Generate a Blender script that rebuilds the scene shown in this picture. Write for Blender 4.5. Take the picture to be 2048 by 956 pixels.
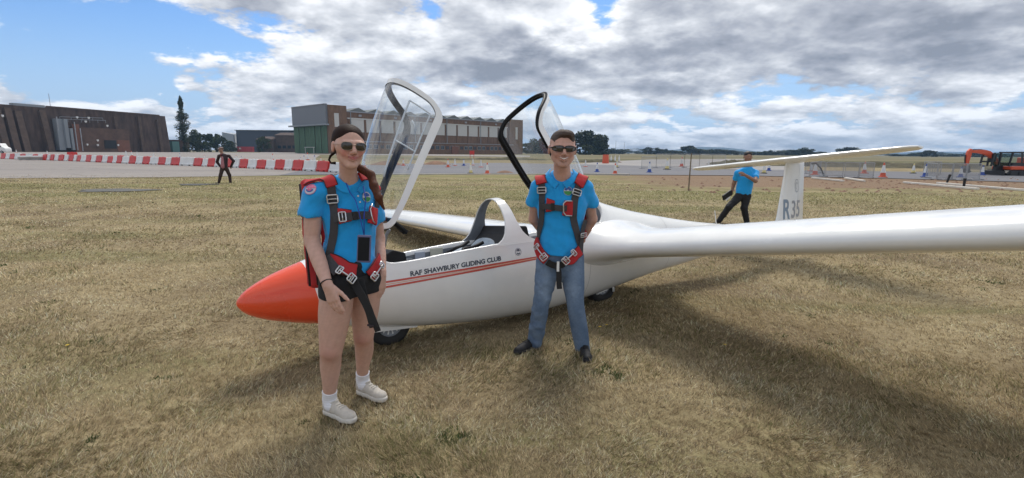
SKY_OX, SKY_OY = 4.7, 2.3
SKY_GAIN = (.38, .53, .72)
# (azimuth, elevation, half width, half height, change of cover), degrees
SKY_BLOBS = [(-40, 11, 15, 6, -.34), (-25, 16, 9, 2.5, .24), (-36, 16.8, 9, 2.2, .42), (-22, 7, 6, 3, .10), (-40, 3.2, 14, 1.6, .12), (-30, 3.0, 20, 2, .0), (6.5, 5.6, 6, 2.0, -.20), (9.5, 13.5, 2.2, 3.5, -.30), (-4, 11, 14, 5, .16),
             (27, 12, 22, 7, .16), (30, 2.6, 15, .9, -.14), (24, 5.0, 12, .8, -.04)]
SKY_TONE = [(-4, 8.5, 9, 3, -.26), (6, 11, 4, 4, .28), (30, 9, 16, 4.5, -.24), (22, 14.5, 7, 1.5, .18), (38, 14, 9, 3, -.15), (17, 16, 5, 2, -.2), (20, 2.0, 30, 1.2, .10), (-18, 9, 8, 4, .12)]
import bpy, bmesh, math, random
import numpy as np
from mathutils import Vector, Matrix
random.seed(7); rng = np.random.default_rng(7)
for o in list(bpy.data.objects): bpy.data.objects.remove(o)
scene = bpy.context.scene
COL = scene.collection
R_ = math.radians

# ------------------------------------------------------------------ camera
CAM_H = 1.57; FOC = 1014.0; HOR = 304.0; ROLL = R_(.45)
_p = math.atan((478 - HOR) / FOC)
CF = np.array([0, math.cos(_p), -math.sin(_p)]); _R = np.array([1., 0, 0]); _U = np.cross(_R, CF)
CR = _R * math.cos(ROLL) + _U * math.sin(ROLL); CU = _U * math.cos(ROLL) - _R * math.sin(ROLL)
CP = np.array([0, 0, CAM_H])
cam_d = bpy.data.cameras.new('camera'); cam = bpy.data.objects.new('camera', cam_d); COL.objects.link(cam)
cam_d.sensor_width = 36; cam_d.lens = FOC / 2048 * 36; cam_d.clip_start = .05; cam_d.clip_end = 30000
cam.matrix_world = Matrix(((CR[0], CU[0], -CF[0], 0), (CR[1], CU[1], -CF[1], 0), (CR[2], CU[2], -CF[2], CAM_H), (0, 0, 0, 1)))
scene.camera = cam
def ray(x, y):
    d = CF + CR * (x - 1024) / FOC - CU * (y - 478) / FOC
    return d
def gnd(x, y, z=0.0):
    d = ray(x, y); return CP + d * ((z - CAM_H) / d[2])
def at(x, y, Y):
    d = ray(x, y); return CP + d * (Y / d[1])

# ------------------------------------------------------------------ light
SUN_EL, SUN_AZ = 56.0, 8.0      # azimuth clockwise from +Y: the sun stands ahead of the camera
sun_d = bpy.data.lights.new('sun', 'SUN'); sun = bpy.data.objects.new('sun', sun_d); COL.objects.link(sun)
sun_d.energy = 1.5; sun_d.angle = R_(19); sun_d.color = (1, .95, .87)
sd = Vector((math.sin(R_(SUN_AZ)) * math.cos(R_(SUN_EL)), math.cos(R_(SUN_AZ)) * math.cos(R_(SUN_EL)), math.sin(R_(SUN_EL))))
sun.rotation_euler = sd.to_track_quat('Z', 'Y').to_euler()
sun.location = (0, 0, 40)
scene.view_settings.view_transform = 'Standard'; scene.view_settings.look = 'None'
scene.view_settings.gamma = 1; scene.view_settings.exposure = .95; scene.view_settings.use_curve_mapping = False

class NT:
    """small helper for shader trees"""
    def __init__(s, tree): s.t = tree; s.n = tree.nodes; s.l = tree.links
    def node(s, typ, **kw):
        n = s.n.new(typ)
        for k, v in kw.items():
            if k in ('inp',): continue
            setattr(n, k, v)
        for k, v in kw.get('inp', {}).items():
            if isinstance(v, bpy.types.NodeSocket): s.l.new(v, n.inputs[k])
            else: n.inputs[k].default_value = v
        return n
    def m(s, op, a, b=0.0, c=None, clamp=False):
        n = s.n.new('ShaderNodeMath'); n.operation = op; n.use_clamp = clamp
        for i, v in enumerate((a, b, c)):
            if v is None: continue
            if isinstance(v, bpy.types.NodeSocket): s.l.new(v, n.inputs[i])
            else: n.inputs[i].default_value = v
        return n.outputs[0]
    def mr(s, v, a, b, c=0.0, d=1.0, smooth=True):
        n = s.n.new('ShaderNodeMapRange'); n.interpolation_type = 'SMOOTHSTEP' if smooth else 'LINEAR'
        s.l.new(v, n.inputs['Value'])
        for k, x in (('From Min', a), ('From Max', b), ('To Min', c), ('To Max', d)): n.inputs[k].default_value = x
        return n.outputs[0]
    def mix(s, f, a, b, blend='MIX'):
        n = s.n.new('ShaderNodeMix'); n.data_type = 'RGBA'; n.blend_type = blend
        for i, v in ((0, f), (6, a), (7, b)):
            if isinstance(v, bpy.types.NodeSocket): s.l.new(v, n.inputs[i])
            elif i == 0: n.inputs[0].default_value = v
            else: n.inputs[i].default_value = (*v, 1) if len(v) == 3 else v
        return n.outputs[2]
    def noise(s, vec, scale, detail=4, rough=.5, dist=0.0, dim='3D'):
        n = s.n.new('ShaderNodeTexNoise'); n.noise_dimensions = dim
        if vec is not None: s.l.new(vec, n.inputs['Vector'])
        n.inputs['Scale'].default_value = scale; n.inputs['Detail'].default_value = detail
        n.inputs['Roughness'].default_value = rough; n.inputs['Distortion'].default_value = dist
        return n.outputs[0]
    def vmul(s, vec, xyz, add=(0, 0, 0)):
        n = s.n.new('ShaderNodeMapping'); s.l.new(vec, n.inputs[0]); n.inputs['Scale'].default_value = xyz; n.inputs['Location'].default_value = add
        return n.outputs[0]

# ------------------------------------------------------------------ sky
W = bpy.data.worlds.new('World'); scene.world = W; W.use_nodes = True
w = NT(W.node_tree); w.n.clear()
sky = w.node('ShaderNodeTexSky', sky_type='NISHITA'); sky.sun_disc = False
sky.sun_elevation = R_(SUN_EL); sky.sun_rotation = R_(SUN_AZ); sky.air_density = 1.0; sky.dust_density = .6; sky.ozone_density = 1.6
tc = w.node('ShaderNodeTexCoord').outputs['Generated']
sp = w.node('ShaderNodeSeparateXYZ', inp={0: tc}).outputs
zz = w.m('MAXIMUM', w.m('ADD', sp[2], .27), .05)
cx = w.m('DIVIDE', sp[0], zz); cy = w.m('DIVIDE', sp[1], zz)
cv = w.node('ShaderNodeCombineXYZ', inp={0: cx, 1: cy, 2: 0.0}).outputs[0]
az = w.m('ARCTAN2', sp[0], sp[1])            # 0 straight ahead, + to the right
el = w.m('ARCSINE', sp[2])
def blob(a, e, ra, re):                      # soft elliptical patch of sky round a direction
    da = w.m('DIVIDE', w.m('SUBTRACT', az, R_(a)), R_(ra)); de = w.m('DIVIDE', w.m('SUBTRACT', el, R_(e)), R_(re))
    d2 = w.m('ADD', w.m('MULTIPLY', da, da), w.m('MULTIPLY', de, de))
    return w.m('EXPONENT', w.m('MULTIPLY', d2, -1.0))
def lumps(dx, dy, det=9):
    nb = w.noise(w.vmul(cv, (1, 1, 1), (SKY_OX + dx, SKY_OY + dy, 0)), 1.45, det, .52, .15)
    nm = w.noise(w.vmul(cv, (1, 1, 1), (21.3 + dx, 4.1 + dy, 3)), 4.2, det, .63, .1)
    nf = w.noise(w.vmul(cv, (1, 1, 1), (7.3 + dx, 14.1 + dy, 6)), 11.0, 6, .6, .2); r_ = w.m('ADD', nb, w.m('MULTIPLY', w.m('SUBTRACT', nm, .5), .62))
    return w.m('ADD', r_, w.m('MULTIPLY', w.m('SUBTRACT', nf, .5), .20)) if det > 4 else r_
d0 = lumps(0, 0); d_up = lumps(.02, -.11, 4); d_lo = lumps(-.02, .10, 3)
cov = .13
for (a, e, ra, re, k) in SKY_BLOBS:
    b = blob(a, e, ra, re); cov = w.m('ADD', w.m('MULTIPLY', b, k), cov)
dens = w.m('ADD', d0, cov)
mask = w.mr(dens, .49, .585)
thick = w.mr(dens, .56, .92, 0, 1, True)
relief = w.m('SUBTRACT', d0, d_up)           # positive on the sunlit upper rims
bri = w.m('ADD', w.m('MULTIPLY', thick, -.46), .84)
bri = w.m('ADD', bri, w.m('MULTIPLY', relief, 3.1))
dk = 0.0
for (a, e, ra, re, k) in SKY_TONE:
    b = blob(a, e, ra, re); bri = w.m('ADD', bri, w.m('MULTIPLY', b, k))
bri = w.mr(bri, .0, 1.15, 0, 1, False)
ramp = w.node('ShaderNodeValToRGB', inp={0: bri}); cr = ramp.color_ramp
cr.elements[0].position = 0; cr.elements[0].color = (  .15, .166, .20, 1)
cr.elements[1].position = 1; cr.elements[1].color = (.60, .61, .63, 1)
e = cr.elements.new(.30); e.color = (.235, .25, .287, 1)
e = cr.elements.new(.62); e.color = (.365, .38, .41, 1)
cl = w.node('ShaderNodeVectorMath', operation='SCALE', inp={0: ramp.outputs[0], 3: 10.0}).outputs[0]
skb = w.node('ShaderNodeVectorMath', operation='MULTIPLY', inp={0: sky.outputs[0], 1: SKY_GAIN}).outputs[0]
hz = w.mr(el, R_(-1), R_(14), .92, 0)          # pale air low over the horizon
skc = w.mix(hz, skb, (2.7, 3.5, 4.7))
# thin cirrus streaks in the blue part
cir = w.noise(w.vmul(cv, (.5, 2.6, 1), (2, 9, 0)), 1.0, 6, .6, .6)
cirm = w.m('MULTIPLY', w.mr(cir, .56, .78), .55)
skc = w.mix(cirm, skc, (5.2, 5.8, 6.6))
colr = w.mix(mask, skc, cl)
bg = w.node('ShaderNodeBackground', inp={'Color': colr, 'Strength': .1})
w.l.new(bg.outputs[0], w.node('ShaderNodeOutputWorld').inputs[0])

# ------------------------------------------------------------------ materials
MATS = {}
def mat(name, col, rough=.6, metal=0.0, var=0.0, vscale=8.0, bump=0.0, bscale=60.0, spec=.5, coat=0.0, attr=False, sheen=0.0, sss=0.0, coords='Object', stretch=(1, 1, 1)):
    if name in MATS: return MATS[name]
    m = bpy.data.materials.new(name); m.use_nodes = True; t = NT(m.node_tree); b = t.n['Principled BSDF']
    b.inputs['Roughness'].default_value = rough; b.inputs['Metallic'].default_value = metal
    b.inputs['Specular IOR Level'].default_value = spec; b.inputs['Coat Weight'].default_value = coat
    if coat: b.inputs['Coat Roughness'].default_value = .06
    if sheen: b.inputs['Sheen Weight'].default_value = sheen
    if sss: b.inputs['Subsurface Weight'].default_value = sss; b.inputs['Subsurface Radius'].default_value = (.012, .005, .003); b.inputs['Subsurface Scale'].default_value = 1.0
    v = t.node('ShaderNodeTexCoord').outputs['Object'] if coords == 'Object' else t.node('ShaderNodeNewGeometry').outputs['Position']
    if stretch != (1, 1, 1): v = t.vmul(v, stretch)
    base = None
    if attr: base = t.node('ShaderNodeVertexColor', layer_name='Col').outputs[0]
    if var:
        n = t.noise(v, vscale, 6, .6); f = t.mr(n, .25, .75, 1 - var, 1 + var, False)
        src = base if base is not None else None
        c = t.node('ShaderNodeVectorMath', operation='SCALE', inp={0: src if src is not None else tuple(col), 3: f}).outputs[0]
        t.l.new(c, b.inputs['Base Color'])
        rr = t.mr(n, .2, .8, max(rough - .08, 0), min(rough + .1, 1), False); t.l.new(rr, b.inputs['Roughness'])
    elif base is not None: t.l.new(base, b.inputs['Base Color'])
    else: b.inputs['Base Color'].default_value = (*col, 1)
    if bump:
        n2 = t.noise(v, bscale, 5, .6); bp = t.node('ShaderNodeBump', inp={'Height': n2, 'Strength': .6, 'Distance': bump}); t.l.new(bp.outputs[0], b.inputs['Normal'])
    MATS[name] = m; return m

# ------------------------------------------------------------------ object helpers
def tag(o, label=None, cat=None, group=None, kind=None):
    if label: o['label'] = label
    if cat: o['category'] = cat
    if group: o['group'] = group
    if kind: o['kind'] = kind
    return o
def empty(name, loc, label, cat, group=None, rz=0.0):
    o = bpy.data.objects.new(name, None); COL.objects.link(o); o.location = loc; o.rotation_euler = (0, 0, rz); o.empty_display_size = .2
    return tag(o, label, cat, group)
def link(name, me, m=None, parent=None, smooth=False, world=True):
    """link mesh; when it has a parent its vertices were given in world space (world=True) and are shifted to the parent's frame"""
    o = bpy.data.objects.new(name, me); COL.objects.link(o)
    if m is not None:
        for x in (m if isinstance(m, (list, tuple)) else [m]): me.materials.append(x)
    if smooth: me.shade_smooth()
    if parent is not None:
        o.parent = parent
        if world:
            root = parent
            while root.parent: root = root.parent
            if parent is root:
                M_ = Matrix.LocRotScale(root.location, root.rotation_euler, root.scale).inverted()
                me.transform(M_)
            else:
                M_ = Matrix.LocRotScale(root.location, root.rotation_euler, root.scale).inverted()
                me.transform(M_)     # part objects sit at the root's origin, so the same frame holds for sub-parts
    return o
class MB:
    """mesh builder collecting boxes, prisms, tubes, lofts"""
    def __init__(s): s.v = []; s.f = []; s.mi = []
    def add(s, vs, fs, mi=0):
        b = len(s.v); s.v += [tuple(map(float, v)) for v in vs]; s.f += [tuple(i + b for i in f) for f in fs]; s.mi += [mi] * len(fs); return s
    def box(s, c, size, rz=0.0, mi=0, M=None):
        hx, hy, hz = (k / 2 for k in size); vs = [Vector((x, y, z)) for x in (-hx, hx) for y in (-hy, hy) for z in (-hz, hz)]
        r = Matrix.Rotation(rz, 3, 'Z') if M is None else M
        vs = [r @ v + Vector(c) for v in vs]
        return s.add(vs, [(0, 1, 3, 2), (4, 6, 7, 5), (0, 4, 5, 1), (2, 3, 7, 6), (0, 2, 6, 4), (1, 5, 7, 3)], mi)
    def beam(s, a, b, wd, th, up=(0, 0, 1), mi=0):
        a, b, up = Vector(a), Vector(b), Vector(up); d = (b - a); L = d.length; d.normalize(); sd_ = d.cross(up)
        if sd_.length < 1e-4: sd_ = d.cross(Vector((1, 0, 0)))
        sd_.normalize(); u = sd_.cross(d)
        M = Matrix((d, sd_, u)).transposed(); return s.box((a + b) / 2, (L, wd, th), M=M, mi=mi)
    def tube(s, pts, r, seg=8, mi=0, cap=True, flat=None):
        pts = [Vector(p) for p in pts]; n = len(pts); rr = r if isinstance(r, (list, tuple)) else [r] * n
        t0 = (pts[1] - pts[0]).normalized(); a = t0.cross(Vector((0, 0, 1)));
        if a.length < .1: a = t0.cross(Vector((0, 1, 0)))
        a.normalize(); vs = []
        for i, p in enumerate(pts):
            t = (pts[min(i + 1, n - 1)] - pts[max(i - 1, 0)]).normalized()
            a = (a - t * a.dot(t)).normalized(); b = t.cross(a)
            for k in range(seg):
                an = 2 * math.pi * k / seg; vs.append(p + (a * math.cos(an) + b * math.sin(an)) * rr[i])
        fs = [(i * seg + k, i * seg + (k + 1) % seg, (i + 1) * seg + (k + 1) % seg, (i + 1) * seg + k) for i in range(n - 1) for k in range(seg)]
        if cap: fs += [tuple(range(seg - 1, -1, -1)), tuple((n - 1) * seg + k for k in range(seg))]
        return s.add(vs, fs, mi)
    def cyl(s, c, r, h, seg=16, axis=(0, 0, 1), r2=None, mi=0):
        c = Vector(c); ax = Vector(axis).normalized(); return s.tube([c, c + ax * h], [r, r if r2 is None else r2], seg, mi)
    def quadgrid(s, rows, mi=0, close=False):
        n = len(rows[0]); vs = [p for r in rows for p in r]
        fs = [(i * n + k, i * n + (k + 1) % n, (i + 1) * n + (k + 1) % n, (i + 1) * n + k) for i in range(len(rows) - 1) for k in range(n if close else n - 1)]
        return s.add(vs, fs, mi)
    def poly(s, pts, z0, z1, mi=0):
        n = len(pts); vs = [(p[0], p[1], z0) for p in pts] + [(p[0], p[1], z1) for p in pts]
        return s.add(vs, [tuple(range(n - 1, -1, -1)), tuple(range(n, 2 * n))] + [(i, (i + 1) % n, n + (i + 1) % n, n + i) for i in range(n)], mi)
    def mesh(s, name, fix=True):
        me = bpy.data.meshes.new(name); me.from_pydata(s.v, [], s.f)
        if any(s.mi): me.polygons.foreach_set('material_index', s.mi)
        if fix:
            bm = bmesh.new(); bm.from_mesh(me); bmesh.ops.recalc_face_normals(bm, faces=bm.faces); bm.to_mesh(me); bm.free()
        me.update(); return me
    def build(s, name, m, parent=None, smooth=False, world=True, bevel=0.0):
        o = link(name, s.mesh(name), m, parent, smooth, world)
        if bevel:
            md = o.modifiers.new('bevel', 'BEVEL'); md.width = bevel; md.segments = 2; md.limit_method = 'ANGLE'
        return o
def autosmooth(o, ang=35):
    me = o.data; bm = bmesh.new(); bm.from_mesh(me)
    for f in bm.faces: f.smooth = True
    for e in bm.edges:
        if len(e.link_faces) == 2 and e.calc_face_angle(0) > R_(ang): e.smooth = False
    bm.to_mesh(me); bm.free(); return o
def copy_tree(o, parent=None):
    c = o.copy(); COL.objects.link(c); c.parent = parent
    for ch in list(o.children): copy_tree(ch, c)
    return c
def flat(name, pts, z, m, kind='structure'):
    me = bpy.data.meshes.new(name); me.from_pydata([(p[0], p[1], z) for p in pts], [], [tuple(range(len(pts)))]); me.update()
    if me.polygons[0].normal.z < 0: me.flip_normals()
    o = link(name, me, m); o['kind'] = kind; return o
def hinterp(x, xs, ys):
    """smooth (cubic Hermite, monotone-limited) interpolation"""
    xs = np.asarray(xs, float); ys = np.asarray(ys, float); x = np.clip(np.asarray(x, float), xs[0], xs[-1])
    d = np.diff(ys) / np.diff(xs); m_ = np.zeros_like(ys); m_[1:-1] = np.where(d[:-1] * d[1:] > 0, 2 * d[:-1] * d[1:] / (d[:-1] + d[1:] + 1e-12), 0); m_[0] = d[0]; m_[-1] = d[-1]
    i = np.clip(np.searchsorted(xs, x) - 1, 0, len(xs) - 2); h = xs[i + 1] - xs[i]; t = (x - xs[i]) / h
    return (2 * t**3 - 3 * t**2 + 1) * ys[i] + (t**3 - 2 * t**2 + t) * h * m_[i] + (-2 * t**3 + 3 * t**2) * ys[i + 1] + (t**3 - t**2) * h * m_[i + 1]
def text_mesh(s, size, spacing=1.0, bold=0.0):
    """flat lettering as a mesh in the xy plane (returns verts, faces)"""
    cu = bpy.data.curves.new('lettering', 'FONT'); cu.body = s; cu.size = size; cu.space_character = spacing; cu.offset = bold; cu.fill_mode = 'BOTH' if False else 'FRONT'
    cu.resolution_u = 4
    ob = bpy.data.objects.new('lettering', cu); COL.objects.link(ob)
    dg = bpy.context.evaluated_depsgraph_get(); me = bpy.data.meshes.new_from_object(ob.evaluated_get(dg))
    vs = [tuple(v.co) for v in me.vertices]; fs = [tuple(p.vertices) for p in me.polygons]
    bpy.data.objects.remove(ob); bpy.data.curves.remove(cu); bpy.data.meshes.remove(me)
    return vs, fs
# ------------------------------------------------------------------ ground
def ground_material():
    m = bpy.data.materials.new('dry_grass_field'); m.use_nodes = True; t = NT(m.node_tree); b = t.n['Principled BSDF']
    pos = t.node('ShaderNodeNewGeometry').outputs['Position']; s = t.node('ShaderNodeSeparateXYZ', inp={0: pos}).outputs
    n1 = t.noise(pos, .55, 8, .62, .3); n2 = t.noise(t.vmul(pos, (.10, .55, 1)), 1.0, 6, .6, .4); n3 = t.noise(pos, 9, 6, .7)
    n4 = t.noise(pos, 55, 4, .7)
    straw = t.mix(t.mr(n3, .3, .7), (.26, .205, .115), (.38, .31, .185)); brown = t.mix(t.mr(n4, .3, .7), (.13, .096, .056), (.23, .175, .105))
    green = t.mix(t.mr(n3, .3, .7), (.085, .098, .030), (.165, .165, .058))
    c = t.mix(t.mr(n1, .38, .66), straw, brown)
    c = t.mix(t.m('MULTIPLY', t.mr(n2, .50, .64), .65), c, green)
    # greener mown band in the middle distance, then tan hay fields beyond
    band = t.m('MULTIPLY', t.mr(s[1], 12.5, 19), t.mr(s[1], 60, 42)); n5 = t.noise(t.vmul(pos, (.035, .35, 1), (3, 1, 0)), 1.0, 5, .6, .5)
    c = t.mix(t.m('MULTIPLY', band, t.mr(n5, .38, .60, .10, .70)), c, (.185, .178, .068))
    far = t.mr(s[1], 66, 90); n6 = t.noise(t.vmul(pos, (.004, .03, 1), (3, 1, 0)), 1.0, 6, .6, .5)
    c = t.mix(far, c, t.mix(t.mr(n6, .42, .6), (.20, .168, .10), (.115, .112, .055)))
    # scraped red-brown soil along the works on the right
    so = t.m('ADD', t.m('MULTIPLY', t.m('SUBTRACT', t.noise(t.vmul(pos, (.12, .45, 1)), 1.0, 8, .65, .5), .5), 9.0), s[1])
    soil = t.m('MULTIPLY', t.m('MULTIPLY', t.mr(so, 22.5, 25.5), t.mr(so, 46, 40)), t.mr(t.m('ADD', s[0], t.m('MULTIPLY', n1, 5)), 6.5, 13))
    soilc = t.mix(t.mr(n3, .3, .7), (.155, .095, .062), (.27, .185, .125))
    c = t.mix(t.m('MULTIPLY', soil, .88), c, soilc)
    t.l.new(c, b.inputs['Base Color']); b.inputs['Roughness'].default_value = .95; b.inputs['Specular IOR Level'].default_value = .15
    h = t.m('ADD', t.m('MULTIPLY', n3, .6), t.m('MULTIPLY', n4, .35)); bp = t.node('ShaderNodeBump', inp={'Height': h, 'Strength': .9, 'Distance': .035}); t.l.new(bp.outputs[0], b.inputs['Normal'])
    return m
M_ground = ground_material()
vs = []; fs = []
# one sheet to the horizon, finer near the camera with gentle unevenness
xs = [-9000, -3000, -800, -250, -90, -40] + [x * .5 for x in range(-50, 51)] + [40, 90, 250, 800, 3000, 9000]
ys = [-60, -12, -4] + [y * .4 for y in range(0, 60)] + [30, 40, 60, 100, 250, 800, 3000, 12000]
def gz(x, y):
    f = max(0, min(1, (19 - y) / 6)) * max(0, min(1, (20 - abs(x)) / 4)) * (1 if y > -4 else 0)
    return f * .010 * (math.sin(x * 1.7 + 2 * math.sin(y * .9)) + math.sin(y * 2.3 + x)) - .008 * f
for y in ys:
    for x in xs: vs.append((x, y, gz(x, y)))
n = len(xs)
me = bpy.data.meshes.new('ground'); me.from_pydata(vs, [], [(j * n + i, j * n + i + 1, (j + 1) * n + i + 1, (j + 1) * n + i) for j in range(len(ys) - 1) for i in range(n - 1)])
ground = link('ground', me, M_ground, smooth=True); ground['kind'] = 'structure'

def paving(name, c1, c2, crack=True, joint=None, rough=.85):
    m = bpy.data.materials.new(name); m.use_nodes = True; t = NT(m.node_tree); b = t.n['Principled BSDF']
    pos = t.node('ShaderNodeNewGeometry').outputs['Position']
    n1 = t.noise(t.vmul(pos, (.05, .16, 1)), 1.0, 8, .62, .6); n2 = t.noise(pos, 14, 4, .7)
    c = t.mix(t.mr(n1, .35, .68), c1, c2); c = t.mix(t.m('MULTIPLY', n2, .3), c, tuple(k * .6 for k in c1))
    if joint:
        br = t.node('ShaderNodeTexBrick', inp={'Vector': pos, 'Color1': (1, 1, 1, 1), 'Color2': (.9, .9, .9, 1), 'Mortar': (.45, .43, .4, 1), 'Scale': 1.0, 'Mortar Size': .012, 'Brick Width': joint, 'Row Height': joint}); br.offset = 0
        c = t.mix(1.0, c, br.outputs[0], 'MULTIPLY')
    if crack:
        vo = t.node('ShaderNodeTexVoronoi', feature='DISTANCE_TO_EDGE', inp={'Vector': t.node('ShaderNodeVectorMath', operation='ADD', inp={0: t.vmul(pos, (.12, .12, 1)), 1: t.node('ShaderNodeTexNoise', inp={'Vector': pos, 'Scale': .3}).outputs[1]}).outputs[0], 'Scale': 1.0})
        c = t.mix(t.mr(vo.outputs[0], 0, .012, .55, 0), c, (.06, .055, .05))
    t.l.new(c, b.inputs['Base Color']); b.inputs['Roughness'].default_value = rough; return m
M_apron = paving('apron_concrete', (.30, .265, .235), (.23, .205, .19), True, 7.5)
M_road = paving('asphalt', (.125, .125, .138), (.155, .152, .162), False)
M_gravel = paving('gravel_hardstanding', (.24, .23, .225), (.31, .285, .26), False)
M_kerb = mat('kerb_concrete', (.42, .40, .37), .9, var=.2, coords='w')
def gp(*pts): return [gnd(x, y)[:2] for x, y in pts]
# concrete apron on the left, near edge along the mown grass
flat('apron', gp((-500, 361), (0, 357), (320, 355), (620, 350.5), (700, 349.5), (760, 336), (620, 325), (640, 310), (560, 305.6), (345, 304.3), (0, 303.5), (-500, 301)), .018, M_apron)
# taxiway / road that crosses to the right
flat('road', gp((560, 351), (800, 349), (1000, 347.2), (1200, 350), (1460, 351.5), (1780, 357.5), (2048, 365), (2400, 377), (2400, 349), (2048, 346.5), (1780, 343.5), (1460, 339.5), (1240, 331), (1000, 326), (800, 328), (640, 333)), .034, M_road)
flat('gravel_hardstanding', gp((1120, 331), (1200, 324), (1300, 319), (1480, 318), (1620, 324), (1600, 343), (1300, 334)), .026, M_gravel)
flat('hangar_forecourt', gp((520, 306.5), (640, 309), (1060, 314), (1060, 311.2), (660, 306), (520, 304.4)), .03, M_apron)
kb = MB()
a, b_ = gnd(1165, 349.6), gnd(1232, 350.6); kb.beam(a + [0, 0, .05], b_ + [0, 0, .05], .25, .12)
a, b_ = gnd(1235, 350.2), gnd(1258, 351.0); kb.beam(a + [0, 0, .05], b_ + [0, 0, .05], .45, .14)
a, b_ = gnd(700, 349.3), gnd(1150, 348.6); kb.beam(a + [0, 0, .03], b_ + [0, 0, .03], .3, .07)
o = kb.build('kerb', M_kerb); o['kind'] = 'structure'
# bare grey puddle stains in the turf near the walker
M_stain = paving('worn_tarmac_patch', (.055, .055, .05), (.12, .118, .105), False)
def patch(name, cx_, cy_, rx, ry, z, m, seed=0, n=40):
    r = random.Random(seed); ph = [r.uniform(0, 6.3) for _ in range(5)]
    pts = []
    for k in range(n):
        a = 2 * math.pi * k / n; q = 1 + .13 * math.sin(3 * a + ph[0]) + .09 * math.sin(5 * a + ph[1]) + .06 * math.sin(9 * a + ph[2])
        pts.append((cx_ + rx * q * math.cos(a), cy_ + ry * q * math.sin(a)))
    return flat(name, pts, z, m)
WORN = []
c = gnd(232, 381); WORN.append((c[0], c[1], 1.3, .8)); patch('worn_patch', c[0], c[1], 1.35, .8, .02, M_stain, 1)
c = gnd(395, 369.5); WORN.append((c[0], c[1], .75, .55)); patch('worn_patch', c[0], c[1], .8, .6, .02, M_stain, 2)

# ------------------------------------------------------------------ far hills
M_hill = mat('wooded_hill', (.022, .035, .030), .95, var=.3, vscale=.002, coords='w')
def hill(name, x0, x1, ypk, Y, seed, hts):
    r = random.Random(seed); rows = []
    for j in range(10):
        q = j / 9; row = []
        for i in range(61):
            u = i / 60; px = x0 + (x1 - x0) * u; hz_ = HOR + (px - 1024) * math.tan(ROLL)
            h = (hinterp(u, [k[0] for k in hts], [k[1] for k in hts])) * Y / FOC * math.sin(math.pi * q / 2) ** .8
            X = (px - 1024) / FOC * Y * 1.0
            row.append((X * (1 + .25 * q), Y * (1 + .25 * q), float(h) - 2))
        rows.append(row)
    rows.append([(p[0] * 1.3, p[1] * 1.3, -40) for p in rows[-1]])
    mb = MB().quadgrid(rows); o = mb.build(name, M_hill, smooth=True); o['kind'] = 'structure'
hill('hill', 1150, 1560, 0, 3400, 1, [(0, 3), (.2, 6), (.45, 9), (.60, 17), (.70, 16), (.9, 5), (1, 1)])
hill('hill', 1700, 2500, 0, 3700, 2, [(0, 1), (.1, 6.5), (.2, 10), (.3, 9), (.42, 12), (.6, 10), (.8, 6), (1, 1)])

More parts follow.
